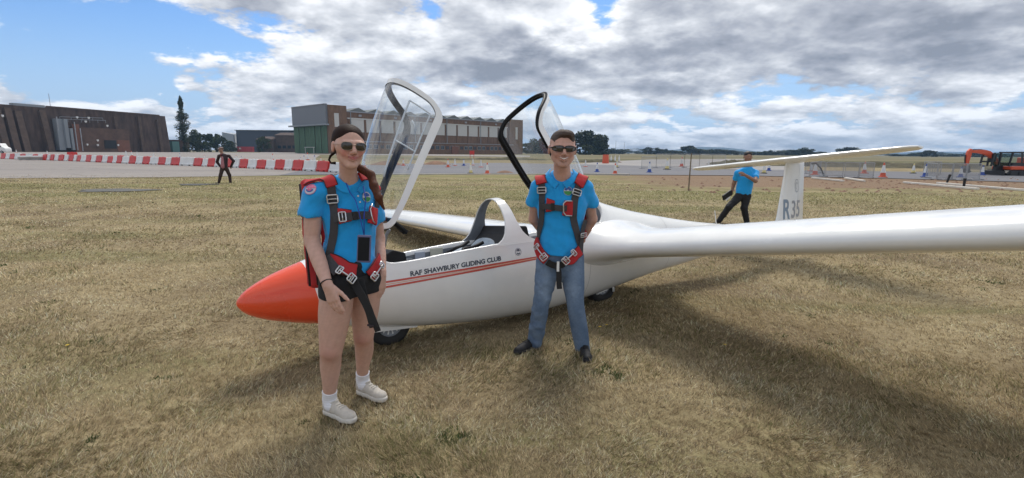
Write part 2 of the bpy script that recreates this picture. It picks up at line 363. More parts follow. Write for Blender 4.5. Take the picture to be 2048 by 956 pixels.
# ------------------------------------------------------------------ trees
M_leaf = mat('tree_foliage', (.045, .06, .022), .8, attr=True, spec=.2)
M_leaf_d = M_leaf
M_bark = mat('tree_bark', (.09, .07, .05), .9, var=.3, bump=.02, bscale=9)
def crown_mesh(name, seed, kind='round', n=1500, leaf=.055, base=(.045, .062, .022)):
    """crown of unit height/width made of many small leaf faces spread through lumpy clumps"""
    r = np.random.default_rng(seed); cl = []
    if kind == 'poplar':
        for k in range(90):
            z = r.uniform(.02, 1); rad = .5 * (min(1, (1.03 - z) * 2.0) ** .7) * (.75 + .25 * min(1, z * 6)); a = r.uniform(0, 6.28); q = r.uniform(0, .62) * rad
            cl.append((q * math.cos(a), q * math.sin(a), z, rad * r.uniform(.4, .6), .06))
    elif kind == 'hedge':
        for k in range(60):
            x = r.uniform(-.5, .5); cl.append((x, r.uniform(-.1, .1), r.uniform(.15, .7 + .25 * math.sin(x * 9 + seed)), r.uniform(.05, .10), r.uniform(.12, .26)))
    else:
        for k in range(34):
            a = r.uniform(0, 6.28); z = r.uniform(.16, .93); rad = .5 * math.sqrt(max(0, 1 - ((z - .45) / .56) ** 2)); q = rad * r.uniform(.3, .92)
            cl.append((q * math.cos(a), q * math.sin(a), z, r.uniform(.10, .19), r.uniform(.08, .15)))
    cl = np.array(cl); pick = r.integers(0, len(cl), n); d = r.normal(size=(n, 3)); d /= np.linalg.norm(d, axis=1)[:, None]
    rr = r.uniform(.55, 1.05, n)[:, None]; c = cl[pick, :3] + d * rr * cl[pick][:, [3, 3, 4]]
    e1 = r.normal(size=(n, 3)); e1 /= np.linalg.norm(e1, axis=1)[:, None]; e2 = np.cross(e1, r.normal(size=(n, 3))); e2 /= np.linalg.norm(e2, axis=1)[:, None]
    asp = np.array([1, 1, 1.0]) if kind != 'poplar' else np.array([2.2, 2.2, .45])
    s1 = r.uniform(.5, 1.3, n)[:, None] * leaf; v = np.stack([c - (e1 * s1) * asp, c + (e2 * s1 * .7) * asp, c + (e1 * s1) * asp, c - (e2 * s1 * .6) * asp], 1).reshape(-1, 3)
    me = bpy.data.meshes.new(name); me.vertices.add(4 * n); me.vertices.foreach_set('co', v.ravel().astype(np.float32)); me.loops.add(4 * n); me.loops.foreach_set('vertex_index', np.arange(4 * n, dtype=np.int32))
    me.polygons.add(n); me.polygons.foreach_set('loop_start', np.arange(0, 4 * n, 4, dtype=np.int32))
    me.update(calc_edges=True)
    tone = r.uniform(.65, 1.35, len(cl))[pick] * r.uniform(.75, 1.25, n); col = np.ones((n, 4, 4)); hue = r.uniform(-.15, .15, len(cl))[pick]
    for k in range(3): col[:, :, k] = (base[k] * tone * (1 + hue * (1, 0, -1)[k]))[:, None]
    ca = me.color_attributes.new('Col', 'FLOAT_COLOR', 'CORNER'); ca.data.foreach_set('color', col.ravel().astype(np.float32)); me.materials.append(M_leaf)
    return me
def trunk_mesh(seed, kind='round'):
    r = random.Random(seed); mb = MB()
    top = .8 if kind == 'poplar' else .6
    mb.tube([(0, 0, 0), (.01, 0, .15), (0, .01, .35), (.01, 0, top)], [.035, .028, .02, .006], 7)
    for k in range(5 if kind != 'poplar' else 3):
        a = r.uniform(0, 6.28); z = r.uniform(.18, .42); L = .26 if kind != 'poplar' else .08
        mb.tube([(0, 0, z), (L * .5 * math.cos(a), L * .5 * math.sin(a), z + .14), (L * math.cos(a), L * math.sin(a), z + .30)], [.016, .010, .003], 5)
    me = mb.mesh('trunk'); me.materials.append(M_bark); return me
CROWNS = {('round', k): crown_mesh('crown', 10 + k, 'round', 2300, .046, [(.045, .062, .022), (.038, .055, .022), (.058, .072, .028), (.035, .045, .020)][k]) for k in range(4)}
CROWNS[('poplar', 0)] = crown_mesh('crown', 31, 'poplar', 6500, .022, (.052, .066, .028))
for k in range(3): CROWNS[('hedge', k)] = crown_mesh('crown', 41 + k, 'hedge', 4200, .020, (.042, .055, .024))
TRUNKS = {k: trunk_mesh(50 + k) for k in range(3)}; TRUNKS['p'] = trunk_mesh(60, 'poplar')
def hzy(px): return HOR + (px - 1024) * math.tan(ROLL)
def tree(px, ytop, wpx, Y, label, kind='round', var=0, group=None, low=0.0, name=None, cat='tree'):
    """tree standing on the ground at distance Y, wpx pixels wide with its top at row ytop"""
    wpx *= 1.25 if px > 1000 and kind == 'round' else 1; X = at(px, hzy(px), Y)[0]; H = (hzy(px) - ytop) * Y / FOC + CAM_H; Wd = wpx * Y / FOC
    e_ = empty(name or {'poplar': 'poplar_tree', 'hedge': 'hedgerow', 'round': 'broadleaf_tree'}[kind], (X, Y, 0), label, cat, group, rz=(px * 1.7) % 6.28 if kind != 'hedge' else 0)
    c = bpy.data.objects.new('crown', CROWNS[(kind, var)]); COL.objects.link(c); c.parent = e_; c.scale = (Wd, Wd if kind != 'hedge' else Wd * .5, H * (1.0 if kind != 'round' else (1.20 if px > 1000 else 1.10))); c.location.z = -H * ((.20 if px > 1000 else .10) if kind == 'round' else .02)
    if kind != 'hedge':
        tr = bpy.data.objects.new('trunk', TRUNKS['p' if kind == 'poplar' else px % 3]); COL.objects.link(tr); tr.parent = e_; tr.scale = (H * .8, H * .8, H)
    return e_
tree(370, 199, 29, 300, 'tall narrow dark poplar standing alone beside the brown brick building', 'poplar')
tree(404, 262, 44, 330, 'broad dark tree immediately right of the tall poplar', var=1)
tree(432, 268, 40, 350, 'rounded dark green tree second to the right of the poplar', var=2)
tree(386, 272, 30, 320, 'low dark tree tucked against the foot of the poplar', var=3)
tree(462, 281, 26, 390, 'small tree beside the grey end of the navy shed', var=0)
for i, (px, yt, wp_, Y, lb, v) in enumerate([
    (1056, 282, 34, 520, 'tree just right of the hangar end tower, seen through the rear canopy', 1),
    (1078, 277, 32, 540, 'tall tree between hangar tower and the man in sunglasses', 2),
    (1098, 284, 30, 500, 'tree directly behind the raised rear canopy frame', 3),
    (1126, 286, 34, 500, 'tree hidden behind the head of the man in sunglasses', 0),
    (1170, 263, 52, 380, 'big dark tree behind the right shoulder side of the man, left of a pair', 3),
    (1192, 272, 46, 385, 'bushy dark tree forming the lower half of the big clump right of the man', 1),
    (1206, 279, 20, 400, 'small round-topped tree on a clear stem at right edge of the big clump', 0),
    (1228, 297, 26, 700, 'low hedge tree right of the big clump', 1), (1246, 298, 26, 700, 'low flat tree left of the gap before the blue hill', 2),
    (1297, 295, 18, 640, 'small dark tree on the skyline at the left foot of the blue hill', 3), (1320, 296, 26, 640, 'round hedgerow tree beneath the left slope of the blue hill', 1),
    (1340, 300, 22, 640, 'low bush tree below the crest of the blue hill', 0), (1376, 292, 34, 600, 'largest dark tree in front of the blue hill crest', 3),
    (1398, 298, 28, 620, 'low tree right of the largest one before the blue hill', 2), (1422, 299, 26, 640, 'low skyline tree at the right slope of the blue hill', 1),
    (1442, 300, 24, 640, 'tree on the skyline left of the man at the tailplane', 0), (1464, 301, 24, 640, 'dark tree just left of the head of the man at the tailplane', 3),
    (1514, 303, 30, 640, 'hedge tree just right of the head of the man at the tailplane', 2), (1535, 301, 24, 620, 'round tree right of the head of the man at the tailplane', 1),
    (1560, 303, 28, 620, 'low dark tree left above the fin top', 3), (1586, 299, 30, 600, 'dark tree directly above the top of the fin', 0),
    (1612, 296, 36, 600, 'larger dark tree just right of the top of the fin', 1), (1640, 303, 22, 620, 'small tree right of the large one behind the tailplane', 2),
    (1700, 295, 40, 580, 'flat-topped dark tree showing above the middle of the near tailplane half', 3),
    (1800, 308, 34, 640, 'low tree under the near tip of the tailplane', 1), (1832, 306, 24, 640, 'low tree just left of the big square one', 0),
    (1858, 301, 26, 520, 'big square dark tree right of the tailplane tip', 3), (1884, 309, 26, 640, 'low skyline tree right of the square dark one', 2),
    (1906, 308, 24, 640, 'low tree in the skyline row left of the digger arm', 1), (1960, 305, 48, 560, 'dark tree seen under the arch of the digger arm', 3),
    (1992, 309, 34, 600, 'tree behind the digger boom, left of the cab', 0)]):
    tree(px, yt, wp_, Y, lb, var=v, group='trees along the far field edge')
for i, (px, yt, wp_, Y, lb) in enumerate([(1270, 299, 100, 760, 'long low hedge right of the big tree clump'), (1500, 299, 200, 700, 'dark hedge line behind the man at the tailplane'),
    (1380, 298, 210, 720, 'dark hedge line along the foot of the blue hill'), (1640, 301, 200, 680, 'dark hedge line behind the fin'), (1790, 303.5, 220, 700, 'dark hedge line beneath the near tailplane tip'),
    (1960, 305, 250, 700, 'dark hedge line behind the digger'), (2110, 307, 170, 690, 'dark hedge line at far right beyond the cab'), (1085, 300, 100, 600, 'dark hedge right of the hangar')]):
    tree(px, yt, wp_, Y, lb, 'hedge', i % 3, group='hedge lines on the horizon')
# rough weedy banks between the road and the far field
for i, (px, yb, wp_, hp, lb) in enumerate([(900, 322, 150, 5, 'weedy bank in front of the hangar, behind the canopies'), (1010, 320, 130, 6, 'rough weedy bank left of the man in sunglasses'), (1200, 325, 90, 7, 'weedy bank beside the orange drum'),
    (1460, 328, 60, 9, 'rough green bank right of the grey hardstanding'), (1700, 334, 240, 10, 'long brown-green bank behind the crowd barriers'), (1860, 337, 170, 12, 'rough bank left of the digger'), (1555, 330, 90, 8, 'rough bank behind the man at the tailplane')]):
    g = gnd(px, yb); Y = g[1]
    if i < 3: continue
    tree(px, yb - hp - (yb - hzy(px)) + 0 if False else yb - hp, wp_, Y, lb, 'hedge', (i + 1) % 3, group='rough banks beyond the road', name='weedy_bank', cat='bank') if False else None
M_weed = mat('weedy_bank', (.068, .060, .030), .95, var=.8, vscale=.6, bump=.15, bscale=2.0, coords='w')
def bank(px, yb, wpx, hpx, label, seed):
    g = gnd(px, yb); Y = g[1]; r = random.Random(seed); rows = []
    Wd = wpx * Y / FOC; Hh = hpx * Y / FOC
    for j in range(9):
        q = j / 8; row = []
        for i in range(41):
            u = i / 40; e_ = math.sin(math.pi * u) ** .5
            h = Hh * math.sin(math.pi * q) * e_ * (.8 + .25 * math.sin(u * 17 + seed) * math.sin(u * 41 + q * 5) + .12 * r.random())
            row.append((g[0] + (u - .5) * Wd, Y + (q - .15) * Hh * 5, h - .02))
        rows.append(row)
    o = MB().quadgrid(rows).build('weedy_bank', M_weed, smooth=True); o['kind'] = 'structure'
for a in [(1010, 320, 170, 5.5, '', 2), (1195, 325, 100, 7, '', 3), (1490, 330, 130, 11, '', 4), (1640, 333, 200, 11, '', 5), (1760, 335, 240, 12, '', 9), (1900, 337, 260, 13, '', 6), (880, 320, 130, 5, '', 7), (2100, 341, 260, 13, '', 8)]: bank(*a)
M_soilheap = mat('red_soil', (.22, .13, .085), .95, var=.4, vscale=1.5, bump=.08, bscale=4, coords='w')
def heap(px, yb, wpx, hpx, label, seed):
    g = gnd(px, yb); Wd = wpx * g[1] / FOC; Hh = hpx * g[1] / FOC; r = random.Random(seed); rows = []
    for j in range(8):
        q = j / 7; rows.append([(g[0] + math.cos(a) * Wd / 2 * (1 - q) * (1 + .15 * math.sin(3 * a + seed)), g[1] + 1 + math.sin(a) * Wd / 3 * (1 - q), Hh * math.sin(q * 1.57) * (1 + .1 * r.random()) - .03) for a in [k * 2 * math.pi / 20 for k in range(20)]])
    o = MB().quadgrid(rows, close=True).build('soil_heap', M_soilheap, smooth=True); tag(o, label, 'soil heap')
heap(1008, 347.5, 42, 6, 'low red soil heap at the road edge left of the man in sunglasses', 1)
heap(870, 330, 60, 8, 'brown soil heap beyond the road, right of the front canopy', 2)
heap(770, 331, 70, 9, 'brown soil heap seen through the front canopy', 3)

# ------------------------------------------------------------------ buildings
M_dbrick = mat('dark_sooty_brick', (.082, .054, .042), .92, var=.6, vscale=.55, stretch=(1, 1, .3), bump=.05, bscale=3, coords='w')
M_dbrick2 = mat('weathered_buttress_brick', (.098, .066, .050), .92, var=.35, vscale=.5, bump=.05, bscale=3, coords='w')
M_brick = mat('red_brown_brick', (.168, .098, .058), .9, var=.38, vscale=.9, stretch=(1, 1, .35), bump=.03, bscale=4, coords='w')
M_redbrick = mat('orange_brick', (.19, .085, .055), .9, var=.25, vscale=.8, coords='w')
M_conc = mat('grey_concrete', (.30, .31, .33), .85, var=.15, vscale=1, coords='w')
M_steel = mat('galvanised_grey', (.26, .28, .30), .6, metal=.2, var=.15, coords='w')
M_black = mat('dark_opening', (.012, .014, .018), .4)
M_white = mat('white_paint', (.74, .74, .72), .5, var=.06, vscale=5, coords='w')
M_panel = mat('pale_panel', (.52, .51, .48), .7, var=.08, coords='w')
M_green = mat('green_door_paint', (.085, .155, .095), .7, var=.25, vscale=.8, coords='w', stretch=(1, 1, .3))
M_greyclad = mat('grey_cladding', (.17, .18, .195), .6, var=.08, coords='w')
M_roof = mat('grey_roof', (.15, .165, .162), .8, var=.2, vscale=.5, coords='w')
M_navy = mat('navy_cladding', (.040, .052, .075), .5, var=.08, coords='w')
M_paleclad = mat('pale_steel_cladding', (.30, .34, .38), .5, var=.06, coords='w')
M_glassd = mat('dark_window_glass', (.03, .04, .05), .15)
class Wall:
    """a facade frame: origin at base corner, u along it, outward normal towards the viewer"""
    def __init__(s, p0, p1):
        s.o = np.array([p0[0], p0[1]]); d = np.array([p1[0] - p0[0], p1[1] - p0[1]]); s.L = float(np.linalg.norm(d)); s.u = d / s.L
        s.n = np.array([s.u[1], -s.u[0]])
        if s.n @ s.o > 0: s.n = -s.n
        s.rz = math.atan2(s.u[1], s.u[0])
    def p(s, u, out, z): q = s.o + s.u * u + s.n * out; return (q[0], q[1], z)
    def box(s, mb, u0, u1, z0, z1, out0, out1, mi=0):
        c = s.p((u0 + u1) / 2, (out0 + out1) / 2, (z0 + z1) / 2); return mb.box(c, (u1 - u0, abs(out1 - out0), z1 - z0), rz=s.rz, mi=mi)
def px_wall(wall, px):
    """distance along the wall at which it crosses picture column px (seen from the photographer)"""
    d = ray(px, HOR); k = d[:2]; A = np.array([[k[0], -wall.u[0]], [k[1], -wall.u[1]]]); t = np.linalg.solve(A, wall.o); return float(t[1])
def hpx(px, y, Y): return CAM_H + (hzy(px) - y) * Y / FOC

# --- dark battered brick building, far left
A = at(-70, 296, 197); B_ = at(332, 299, 282)
root = empty('brick_building', ((A[0] + B_[0]) / 2, (A[1] + B_[1]) / 2, 0), 'long dark brown brick building with sloping buttresses and grey ducting at far left', 'building')
wl = Wall(A, B_); L = wl.L; U = lambda px: px_wall(wl, px)
def wallY(px): return wl.p(U(px), 0, 0)[1]
mb = MB()
# battered main wall: thicker at the base
def batter(mb, u0, u1, z1, base, top, back=26, mi=0, z0=0):
    P = [wl.p(u0, base, z0), wl.p(u1, base, z0), wl.p(u1, -back, z0), wl.p(u0, -back, z0), wl.p(u0, top, z1), wl.p(u1, top, z1), wl.p(u1, -back, z1), wl.p(u0, -back, z1)]
    mb.add(P, [(0, 1, 5, 4), (1, 2, 6, 5), (2, 3, 7, 6), (3, 0, 4, 7), (4, 5, 6, 7), (0, 3, 2, 1)], mi)
z_l = hpx(45, 214, wallY(45)); z_r = hpx(300, 232, wallY(300))
batter(mb, 0, U(104), z_l, 0, -.4); batter(mb, U(104), U(338), z_r, -.2, -.6)
# sloped right end
e0 = U(338); Pe = [wl.p(e0, -.2, 0), wl.p(e0 + 1.5, -.2, 0), wl.p(e0 + 1.5, -26, 0), wl.p(e0, -26, 0), wl.p(e0, -.6, z_r), wl.p(e0 + .4, -.6, z_r), wl.p(e0 + .4, -26, z_r), wl.p(e0, -26, z_r)]
mb.add(Pe, [(0, 1, 5, 4), (1, 2, 6, 5), (2, 3, 7, 6), (4, 5, 6, 7)])
mb.build('wall', M_dbrick, root)
for i, px in enumerate((6, 27, 47, 95, 238, 285, 322)):
    q = MB(); u = U(px); wdt = 2.4 if px < 100 else 1.6; zz_ = (z_l if px < 100 else z_r) - (1.2 if i % 2 else 2.2)
    ob = 3.0 if px < 100 else 1.2
    P = [wl.p(u - wdt / 2, ob, 0), wl.p(u + wdt / 2, ob, 0), wl.p(u + wdt / 2, -1, 0), wl.p(u - wdt / 2, -1, 0), wl.p(u - wdt / 2, .5, zz_), wl.p(u + wdt / 2, .5, zz_), wl.p(u + wdt / 2, -1, zz_), wl.p(u - wdt / 2, -1, zz_)]
    q.add(P, [(0, 1, 5, 4), (1, 2, 6, 5), (3, 0, 4, 7), (4, 5, 6, 7)]); q.build('buttress', M_dbrick2, root)
q = MB(); wl.box(q, U(108), U(328), z_r - .1, z_r + .5, -1.2, -.35); q.build('parapet', M_dbrick2, root)
q = MB(); wl.box(q, U(42), U(104), z_l - .1, z_l + .9, -2.5, -.3); q.build('parapet', M_steel, root)
q = MB(); wl.box(q, U(140), U(252), 0, hpx(200, 258, wallY(200)), -.2, 3.2); q.build('annexe', mat('dull_brown_brick', (.115, .070, .050), .92, var=.4, vscale=.3, coords='w'), root)
q = MB(); wl.box(q, U(140), U(152), 0, hpx(146, 250, wallY(146)), 3.2, 3.9); q.build('pier', M_redbrick, root)
q = MB(); wl.box(q, U(226), U(250), .2, hpx(235, 281, wallY(235)), 3.2, 3.4); q.build('brick_infill', M_redbrick, root)
q = MB(); wl.box(q, U(200), U(224), hpx(200, 297, wallY(212)), hpx(200, 281, wallY(212)), 3.2, 3.35); q.build('door', M_black, root)
for (a, b2, y0, y1, o0, o1) in ((112, 124, 240, 300, .3, 2.6), (124, 131, 240, 296, .3, 3.6), (133, 138, 258, 300, 3, 4)):
    q = MB(); wl.box(q, U(a), U(b2), hpx(a, y1, wallY(a)), hpx(a, y0, wallY(a)), o0, o1); q.build('duct', M_steel, root)
for (px, y0, y1) in ((152, 258, 302), (142, 246, 300), (108, 236, 262)):
    q = MB(); u = U(px); q.tube([wl.p(u, 4.2, hpx(px, y1, wallY(px))), wl.p(u, 4.2, hpx(px, y0, wallY(px)))], .22, 8); q.build('pipe', M_conc, root)
for (pa, pb, y) in ((112, 150, 240), (125, 210, 236), (124, 152, 257), (150, 215, 241), (205, 254, 272), (205, 254, 277), (232, 254, 284)):
    q = MB(); a = wl.p(U(pa), 1.2, hpx(pa, y, wallY(pa))); b2 = wl.p(U(pb), 1.2, hpx(pb, y + (pb - pa) * .03, wallY(pb))); q.beam(a, b2, .25, .22)
    for k in range(5):
        t_ = k / 4; c_ = Vector(a).lerp(Vector(b2), t_); q.beam(c_, c_ + Vector((0, 0, -1.3)), .12, .12)
    q.build('gantry_rail', M_steel, root)
for (px, y) in ((152, 237), (168, 245), (175, 238), (210, 253), (165, 289), (187, 281), (186, 290), (227, 290), (4, 234)):
    q = MB(); c_ = wl.p(U(px), 3.4, hpx(px, y, wallY(px))); q.box(c_, (.7, .5, .7), rz=wl.rz); q.cyl((c_[0], c_[1], c_[2] - .6), .2, .4, 8); q.build('floodlight', M_white, root)
q = MB(); q.tube([wl.p(U(124), -3, z_r), wl.p(U(124), -3, z_r + 6)], .1, 5); q.build('mast', M_steel, root)
q = MB(); wl.box(q, U(352), U(366), 0, hpx(355, 283, 285), -6, -2); o = q.build('wall', mat('teal_cladding', (.07, .16, .15), .7)); tag(o, 'small teal shed between the dark brick building and the poplar', 'shed'); o.name = 'teal_shed'
q = MB(); g = at(352, 299, 300); q.box((g[0] + 1.5, g[1], 3.5), (8, 8, 7)); o = q.build('low_building', M_dbrick); tag(o, 'low dark building visible between brick building and poplar', 'building')

# --- navy modern shed behind
root = empty('modern_shed', (at(530, 300, 420)[0], 420, 0), 'modern navy blue shed with pale grey slanted end, left of the hangar', 'building')
Y = 420; X0, X1 = at(475, 300, Y)[0], at(600, 300, Y)[0]; zt = hpx(475, 261, Y); zt2 = hpx(590, 265, Y)
q = MB(); q.add([(X0, Y, 0), (X1, Y, 0), (X1, Y + 30, 0), (X0, Y + 30, 0), (X0, Y, zt), (X1, Y, zt2), (X1, Y + 30, zt2), (X0, Y + 30, zt)], [(0, 1, 5, 4), (1, 2, 6, 5), (2, 3, 7, 6), (3, 0, 4, 7), (4, 5, 6, 7)]); q.build('wall', M_navy, root)
q = MB(); Xa = at(455, 300, Y)[0]; Xb = at(472, 300, Y)[0]
q.add([(Xa, Y - 6, 0), (Xb, Y - 2, 0), (Xb, Y + 12, 0), (Xa, Y + 12, 0), (Xa, Y - 6, hpx(455, 266, Y)), (Xb, Y - 2, hpx(472, 270, Y)), (Xb, Y + 12, hpx(472, 268, Y)), (Xa, Y + 12, hpx(455, 266, Y))], [(0, 1, 5, 4), (1, 2, 6, 5), (3, 0, 4, 7), (4, 5, 6, 7)]); q.build('end_wall', M_paleclad, root)
q = MB(); q.box((at(474.5, 300, Y)[0], Y - 1, hpx(470, 282, Y) / 2 + 2), (1.2, .6, hpx(470, 266, Y))); q.build('door_frame', M_white, root)
q = MB(); q.box(((X0 + X1) / 2, Y + 15, zt - .3), (X1 - X0 + 1.5, 32, .5)); q.build('roof', M_roof, root)
root = empty('brick_offices', (at(550, 300, 380)[0], 380, 0), 'low brown brick offices with dark windows between navy shed and green hangar doors', 'building')
Y = 380
for (a, b2, y1, dy) in ((512, 545, 279, 0), (545, 592, 271, 4)):
    q = MB(); Xa, Xb = at(a, 300, Y)[0], at(b2, 300, Y)[0]; z1 = hpx(a, y1, Y); q.box(((Xa + Xb) / 2, Y + 8 + dy, z1 / 2), (Xb - Xa, 12, z1)); q.build('wall', M_dbrick2, root)
    q = MB(); q.add([(Xa - .5, Y + 1 + dy, z1), (Xb + .5, Y + 1 + dy, z1), (Xb + .5, Y + 14 + dy, z1), (Xa - .5, Y + 14 + dy, z1), (Xa + 2, Y + 7 + dy, z1 + 2.2), (Xb - 2, Y + 7 + dy, z1 + 2.2)], [(0, 1, 5, 4), (1, 2, 5), (2, 3, 4, 5), (3, 0, 4), (3, 2, 1, 0)]); q.build('roof', M_dbrick, root)
for px in (520, 530, 552, 562, 572, 582):
    q = MB(); q.box((at(px, 300, Y)[0], Y + (1.9 if px < 545 else 5.9), hpx(px, 294, Y)), (2.4, .3, 2.2)); q.build('window', M_glassd, root)
def simple_tree(*a, **k): return tree(*a, **k)
tree(527, 273, 26, 372, 'bare brown shrubby tree before the low brick offices', var=2)

# --- the big hangar with green doors
w0 = at(655, 301, 250)[:2]; wv = np.array([.674, .739])
w1 = w0 + wv * 146; dl = w0 + np.array([-.739, .674]) * 36
root = empty('aircraft_hangar', (*w0, 0), 'large brick hangar with sliding green doors, white panels and saw-tooth roof', 'building')
sw = Wall(w0, w1); fw = Wall(w0, dl)
def SU(px): return px_wall(sw, px)
def SY(px): return sw.p(SU(px), 0, 0)[1]
z_front = hpx(655, 212, 250); z_eave = hpx(800, 233, SY(800)); z_eave = 20.5
# front fascia and door recess
q = MB(); fw.box(q, 0, fw.L, z_front - 9.2, z_front, -1, 0); fw.box(q, 0, fw.L, 0, z_front - 9.2, -2.2, -1.6); q.build('fascia', M_greyclad, root)
q = MB(); fw.box(q, -1, fw.L + 1.5, z_front - 9.9, z_front - 9.2, -1, 1.6); q.build('door_canopy', M_steel, root)
nd = 6
for k in range(nd):
    u0 = 1.2 + k * (fw.L - 1.6) / nd; u1 = u0 + (fw.L - 1.6) / nd - .3; q = MB(); fw.box(q, u0, u1, .2, z_front - 9.9, -1.0 + (k % 3) * .28, -.75 + (k % 3) * .28); o = q.build('door_leaf', M_green, root)
    for j in range(1, 4):
        q = MB(); uu = u0 + (u1 - u0) * j / 4; fw.box(q, uu - .08, uu + .08, .3, z_front - 10.2, -.75 + (k % 3) * .28, -.62 + (k % 3) * .28); q.build('door_rib', M_green, o)
q = MB(); fw.box(q, 12, 23, 3.0, 3.3, .3, .5); fw.box(q, 13, 13.3, .2, 3, .3, .5); fw.box(q, 22, 22.3, .2, 3, .3, .5); q.build('door_rail', M_panel, root)
# corner pylon, long wall, end tower
q = MB(); sw.box(q, 1.05, SU(695), 0, z_front - .2, -14, .9); q.build('corner_tower', M_brick, root)
q = MB(); sw.box(q, SU(670), SU(679), z_front - 10.5, z_front - 4, .9, 1.0); q.build('window', M_panel, root)
q = MB(); sw.box(q, SU(695), SU(1016), 0, z_eave, -45, 0); q.build('wall', M_brick, root)
q = MB(); zt_ = hpx(1030, 242, SY(1030)); sw.box(q, SU(1017), SU(1043), 0, zt_, -12, 1.0); q.build('end_tower', M_brick, root)
q = MB(); sw.box(q, SU(1028.5), SU(1032.5), zt_ - 13, zt_ - 5, 1.0, 1.1); q.build('window', M_panel, root)
q = MB(); sw.box(q, SU(695), SU(1016), z_eave, z_eave + .5, -1.0, .5); q.build('eaves_band', M_conc, root)
q = MB(); sw.box(q, SU(697), SU(1014), z_eave - 3.3, z_eave - 2.7, 0, .5); q.build('lintel_band', M_panel, root)
nb = 13; ua, ub = SU(700), SU(1014); st = (ub - ua) / nb
for k in range(nb):
    q = MB(); sw.box(q, ua + k * st + .9, ua + (k + 1) * st - .5, z_eave - 9.6, z_eave - 3.3, .0, .25); q.build('window_panel', M_panel, root)
    q = MB(); sw.box(q, ua + k * st - .30, ua + k * st + .55, 0, z_eave - 3.3, 0, .35); q.build('pilaster', M_brick, root)
# low annexe along the wall with its windows
q = MB(); sw.box(q, ua, ub, 0, 6.0, .7, 5.5); ann = q.build('annexe', M_brick, root)
q = MB(); sw.box(q, ua - .4, ub + .4, 6.0, 6.35, .5, 5.9); q.build('annexe_roof', M_conc, ann)
for k in range(30):
    uu = ua + 3 + k * (ub - ua - 6) / 30
    q = MB(); sw.box(q, uu, uu + 2.6, 2.6, 4.8, 5.5, 5.6); f_ = q.build('window', M_conc if k % 3 else M_redbrick, root)
    for j in range(2):
        q = MB(); sw.box(q, uu + .2 + j * 1.2, uu + 1.2 + j * 1.2, 2.8, 4.6, 5.6, 5.65); q.build('pane', M_glassd, f_)
q = MB(); uu = SU(897); sw.box(q, uu - 2.5, uu + 2.5, 0, 4.6, 5.5, 6.2); q.build('door', M_redbrick, root)
for px in (703, 760, 830, 893, 960, 1008):
    q = MB(); uu = SU(px); q.tube([sw.p(uu, .75, 6.4), sw.p(uu, .75, z_eave + .3)], .18, 6); q.build('drain_pipe', M_steel, root)
for px in (720, 790, 860, 930, 990):
    q = MB(); sw.box(q, SU(px), SU(px) + 1.6, z_eave - 1.9, z_eave - .9, 0, .3); q.build('vent', M_conc, root)
q = MB(); fw.box(q, .3, fw.L - .3, z_front, z_front + .35, -1.2, .3); q.build('coping', M_conc, root)
# roof bays: shallow gables running back from the wall, skewed like a northlight roof
nz = 11; stz = (ub - ua + 1) / nz; rf = MB()
for k in range(nz):
    u0 = ua + k * stz; um = u0 + stz * .55; u1 = u0 + stz
    P = [sw.p(u0, .1, z_eave + .5), sw.p(um, .1, z_eave + 2.5), sw.p(u1, .1, z_eave + .5), sw.p(u0, -44, z_eave + .5), sw.p(um, -44, z_eave + 2.5), sw.p(u1, -44, z_eave + .5)]
    q = MB(); q.add(P, [(0, 1, 2), (0, 3, 4, 1), (1, 4, 5, 2), (3, 5, 4)]); q.build('roof_bay', M_roof, root)

# --- radio masts
for i, (px, yt, Y, lb) in enumerate([(1231, 282, 700, 'thin radio mast left of the paired masts right of the tree clump'), (1248, 285, 700, 'thin radio mast right of the other one beyond the tree clump'), (1295, 291, 700, 'short radio mast on the skyline before the blue hill'), (1742, 291, 600, 'lamp mast seen through the raised tailplane')][:3]):
    g = at(px, hzy(px), Y); z = hpx(px, yt, Y); q = MB(); q.tube([(g[0], Y, 0), (g[0], Y, z)], [.35, .12], 6); q.box((g[0], Y, z - 1), (1.6, .2, .2)); q.box((g[0], Y, z - 3), (1.0, .2, .2)); tag(q.build('radio_mast', M_steel), lb, 'mast')
# red container, parked vehicles
def container(px, yb, Lm, h, m, label, Y):
    g = at(px, hzy(px), Y); r_ = empty('shipping_container' if m.name.startswith('red') else 'parked_van', (g[0], Y, 0), label, 'container' if m.name.startswith('red') else 'van')
    return r_, g
M_redp = mat('red_container_paint', (.42, .05, .06), .6, var=.1, coords='w')
r_, g = container(491, 300, 6, 2.6, M_redp, 'pinkish red shipping container standing before the navy shed', 395)
q = MB(); q.box((g[0], 395, 2.0), (12, 3, 4.0)); q.build('body', M_redp, r_)
for k in range(9):
    q = MB(); q.box((g[0] - 5.4 + k * 1.35, 393.4, 2.0), (.35, .2, 3.6)); q.build('rib', M_redp, r_)
q = MB(); q.box((g[0] - 3.2, 393.35, 2.6), (1.6, .1, 1.1)); q.build('sign', M_white, r_)

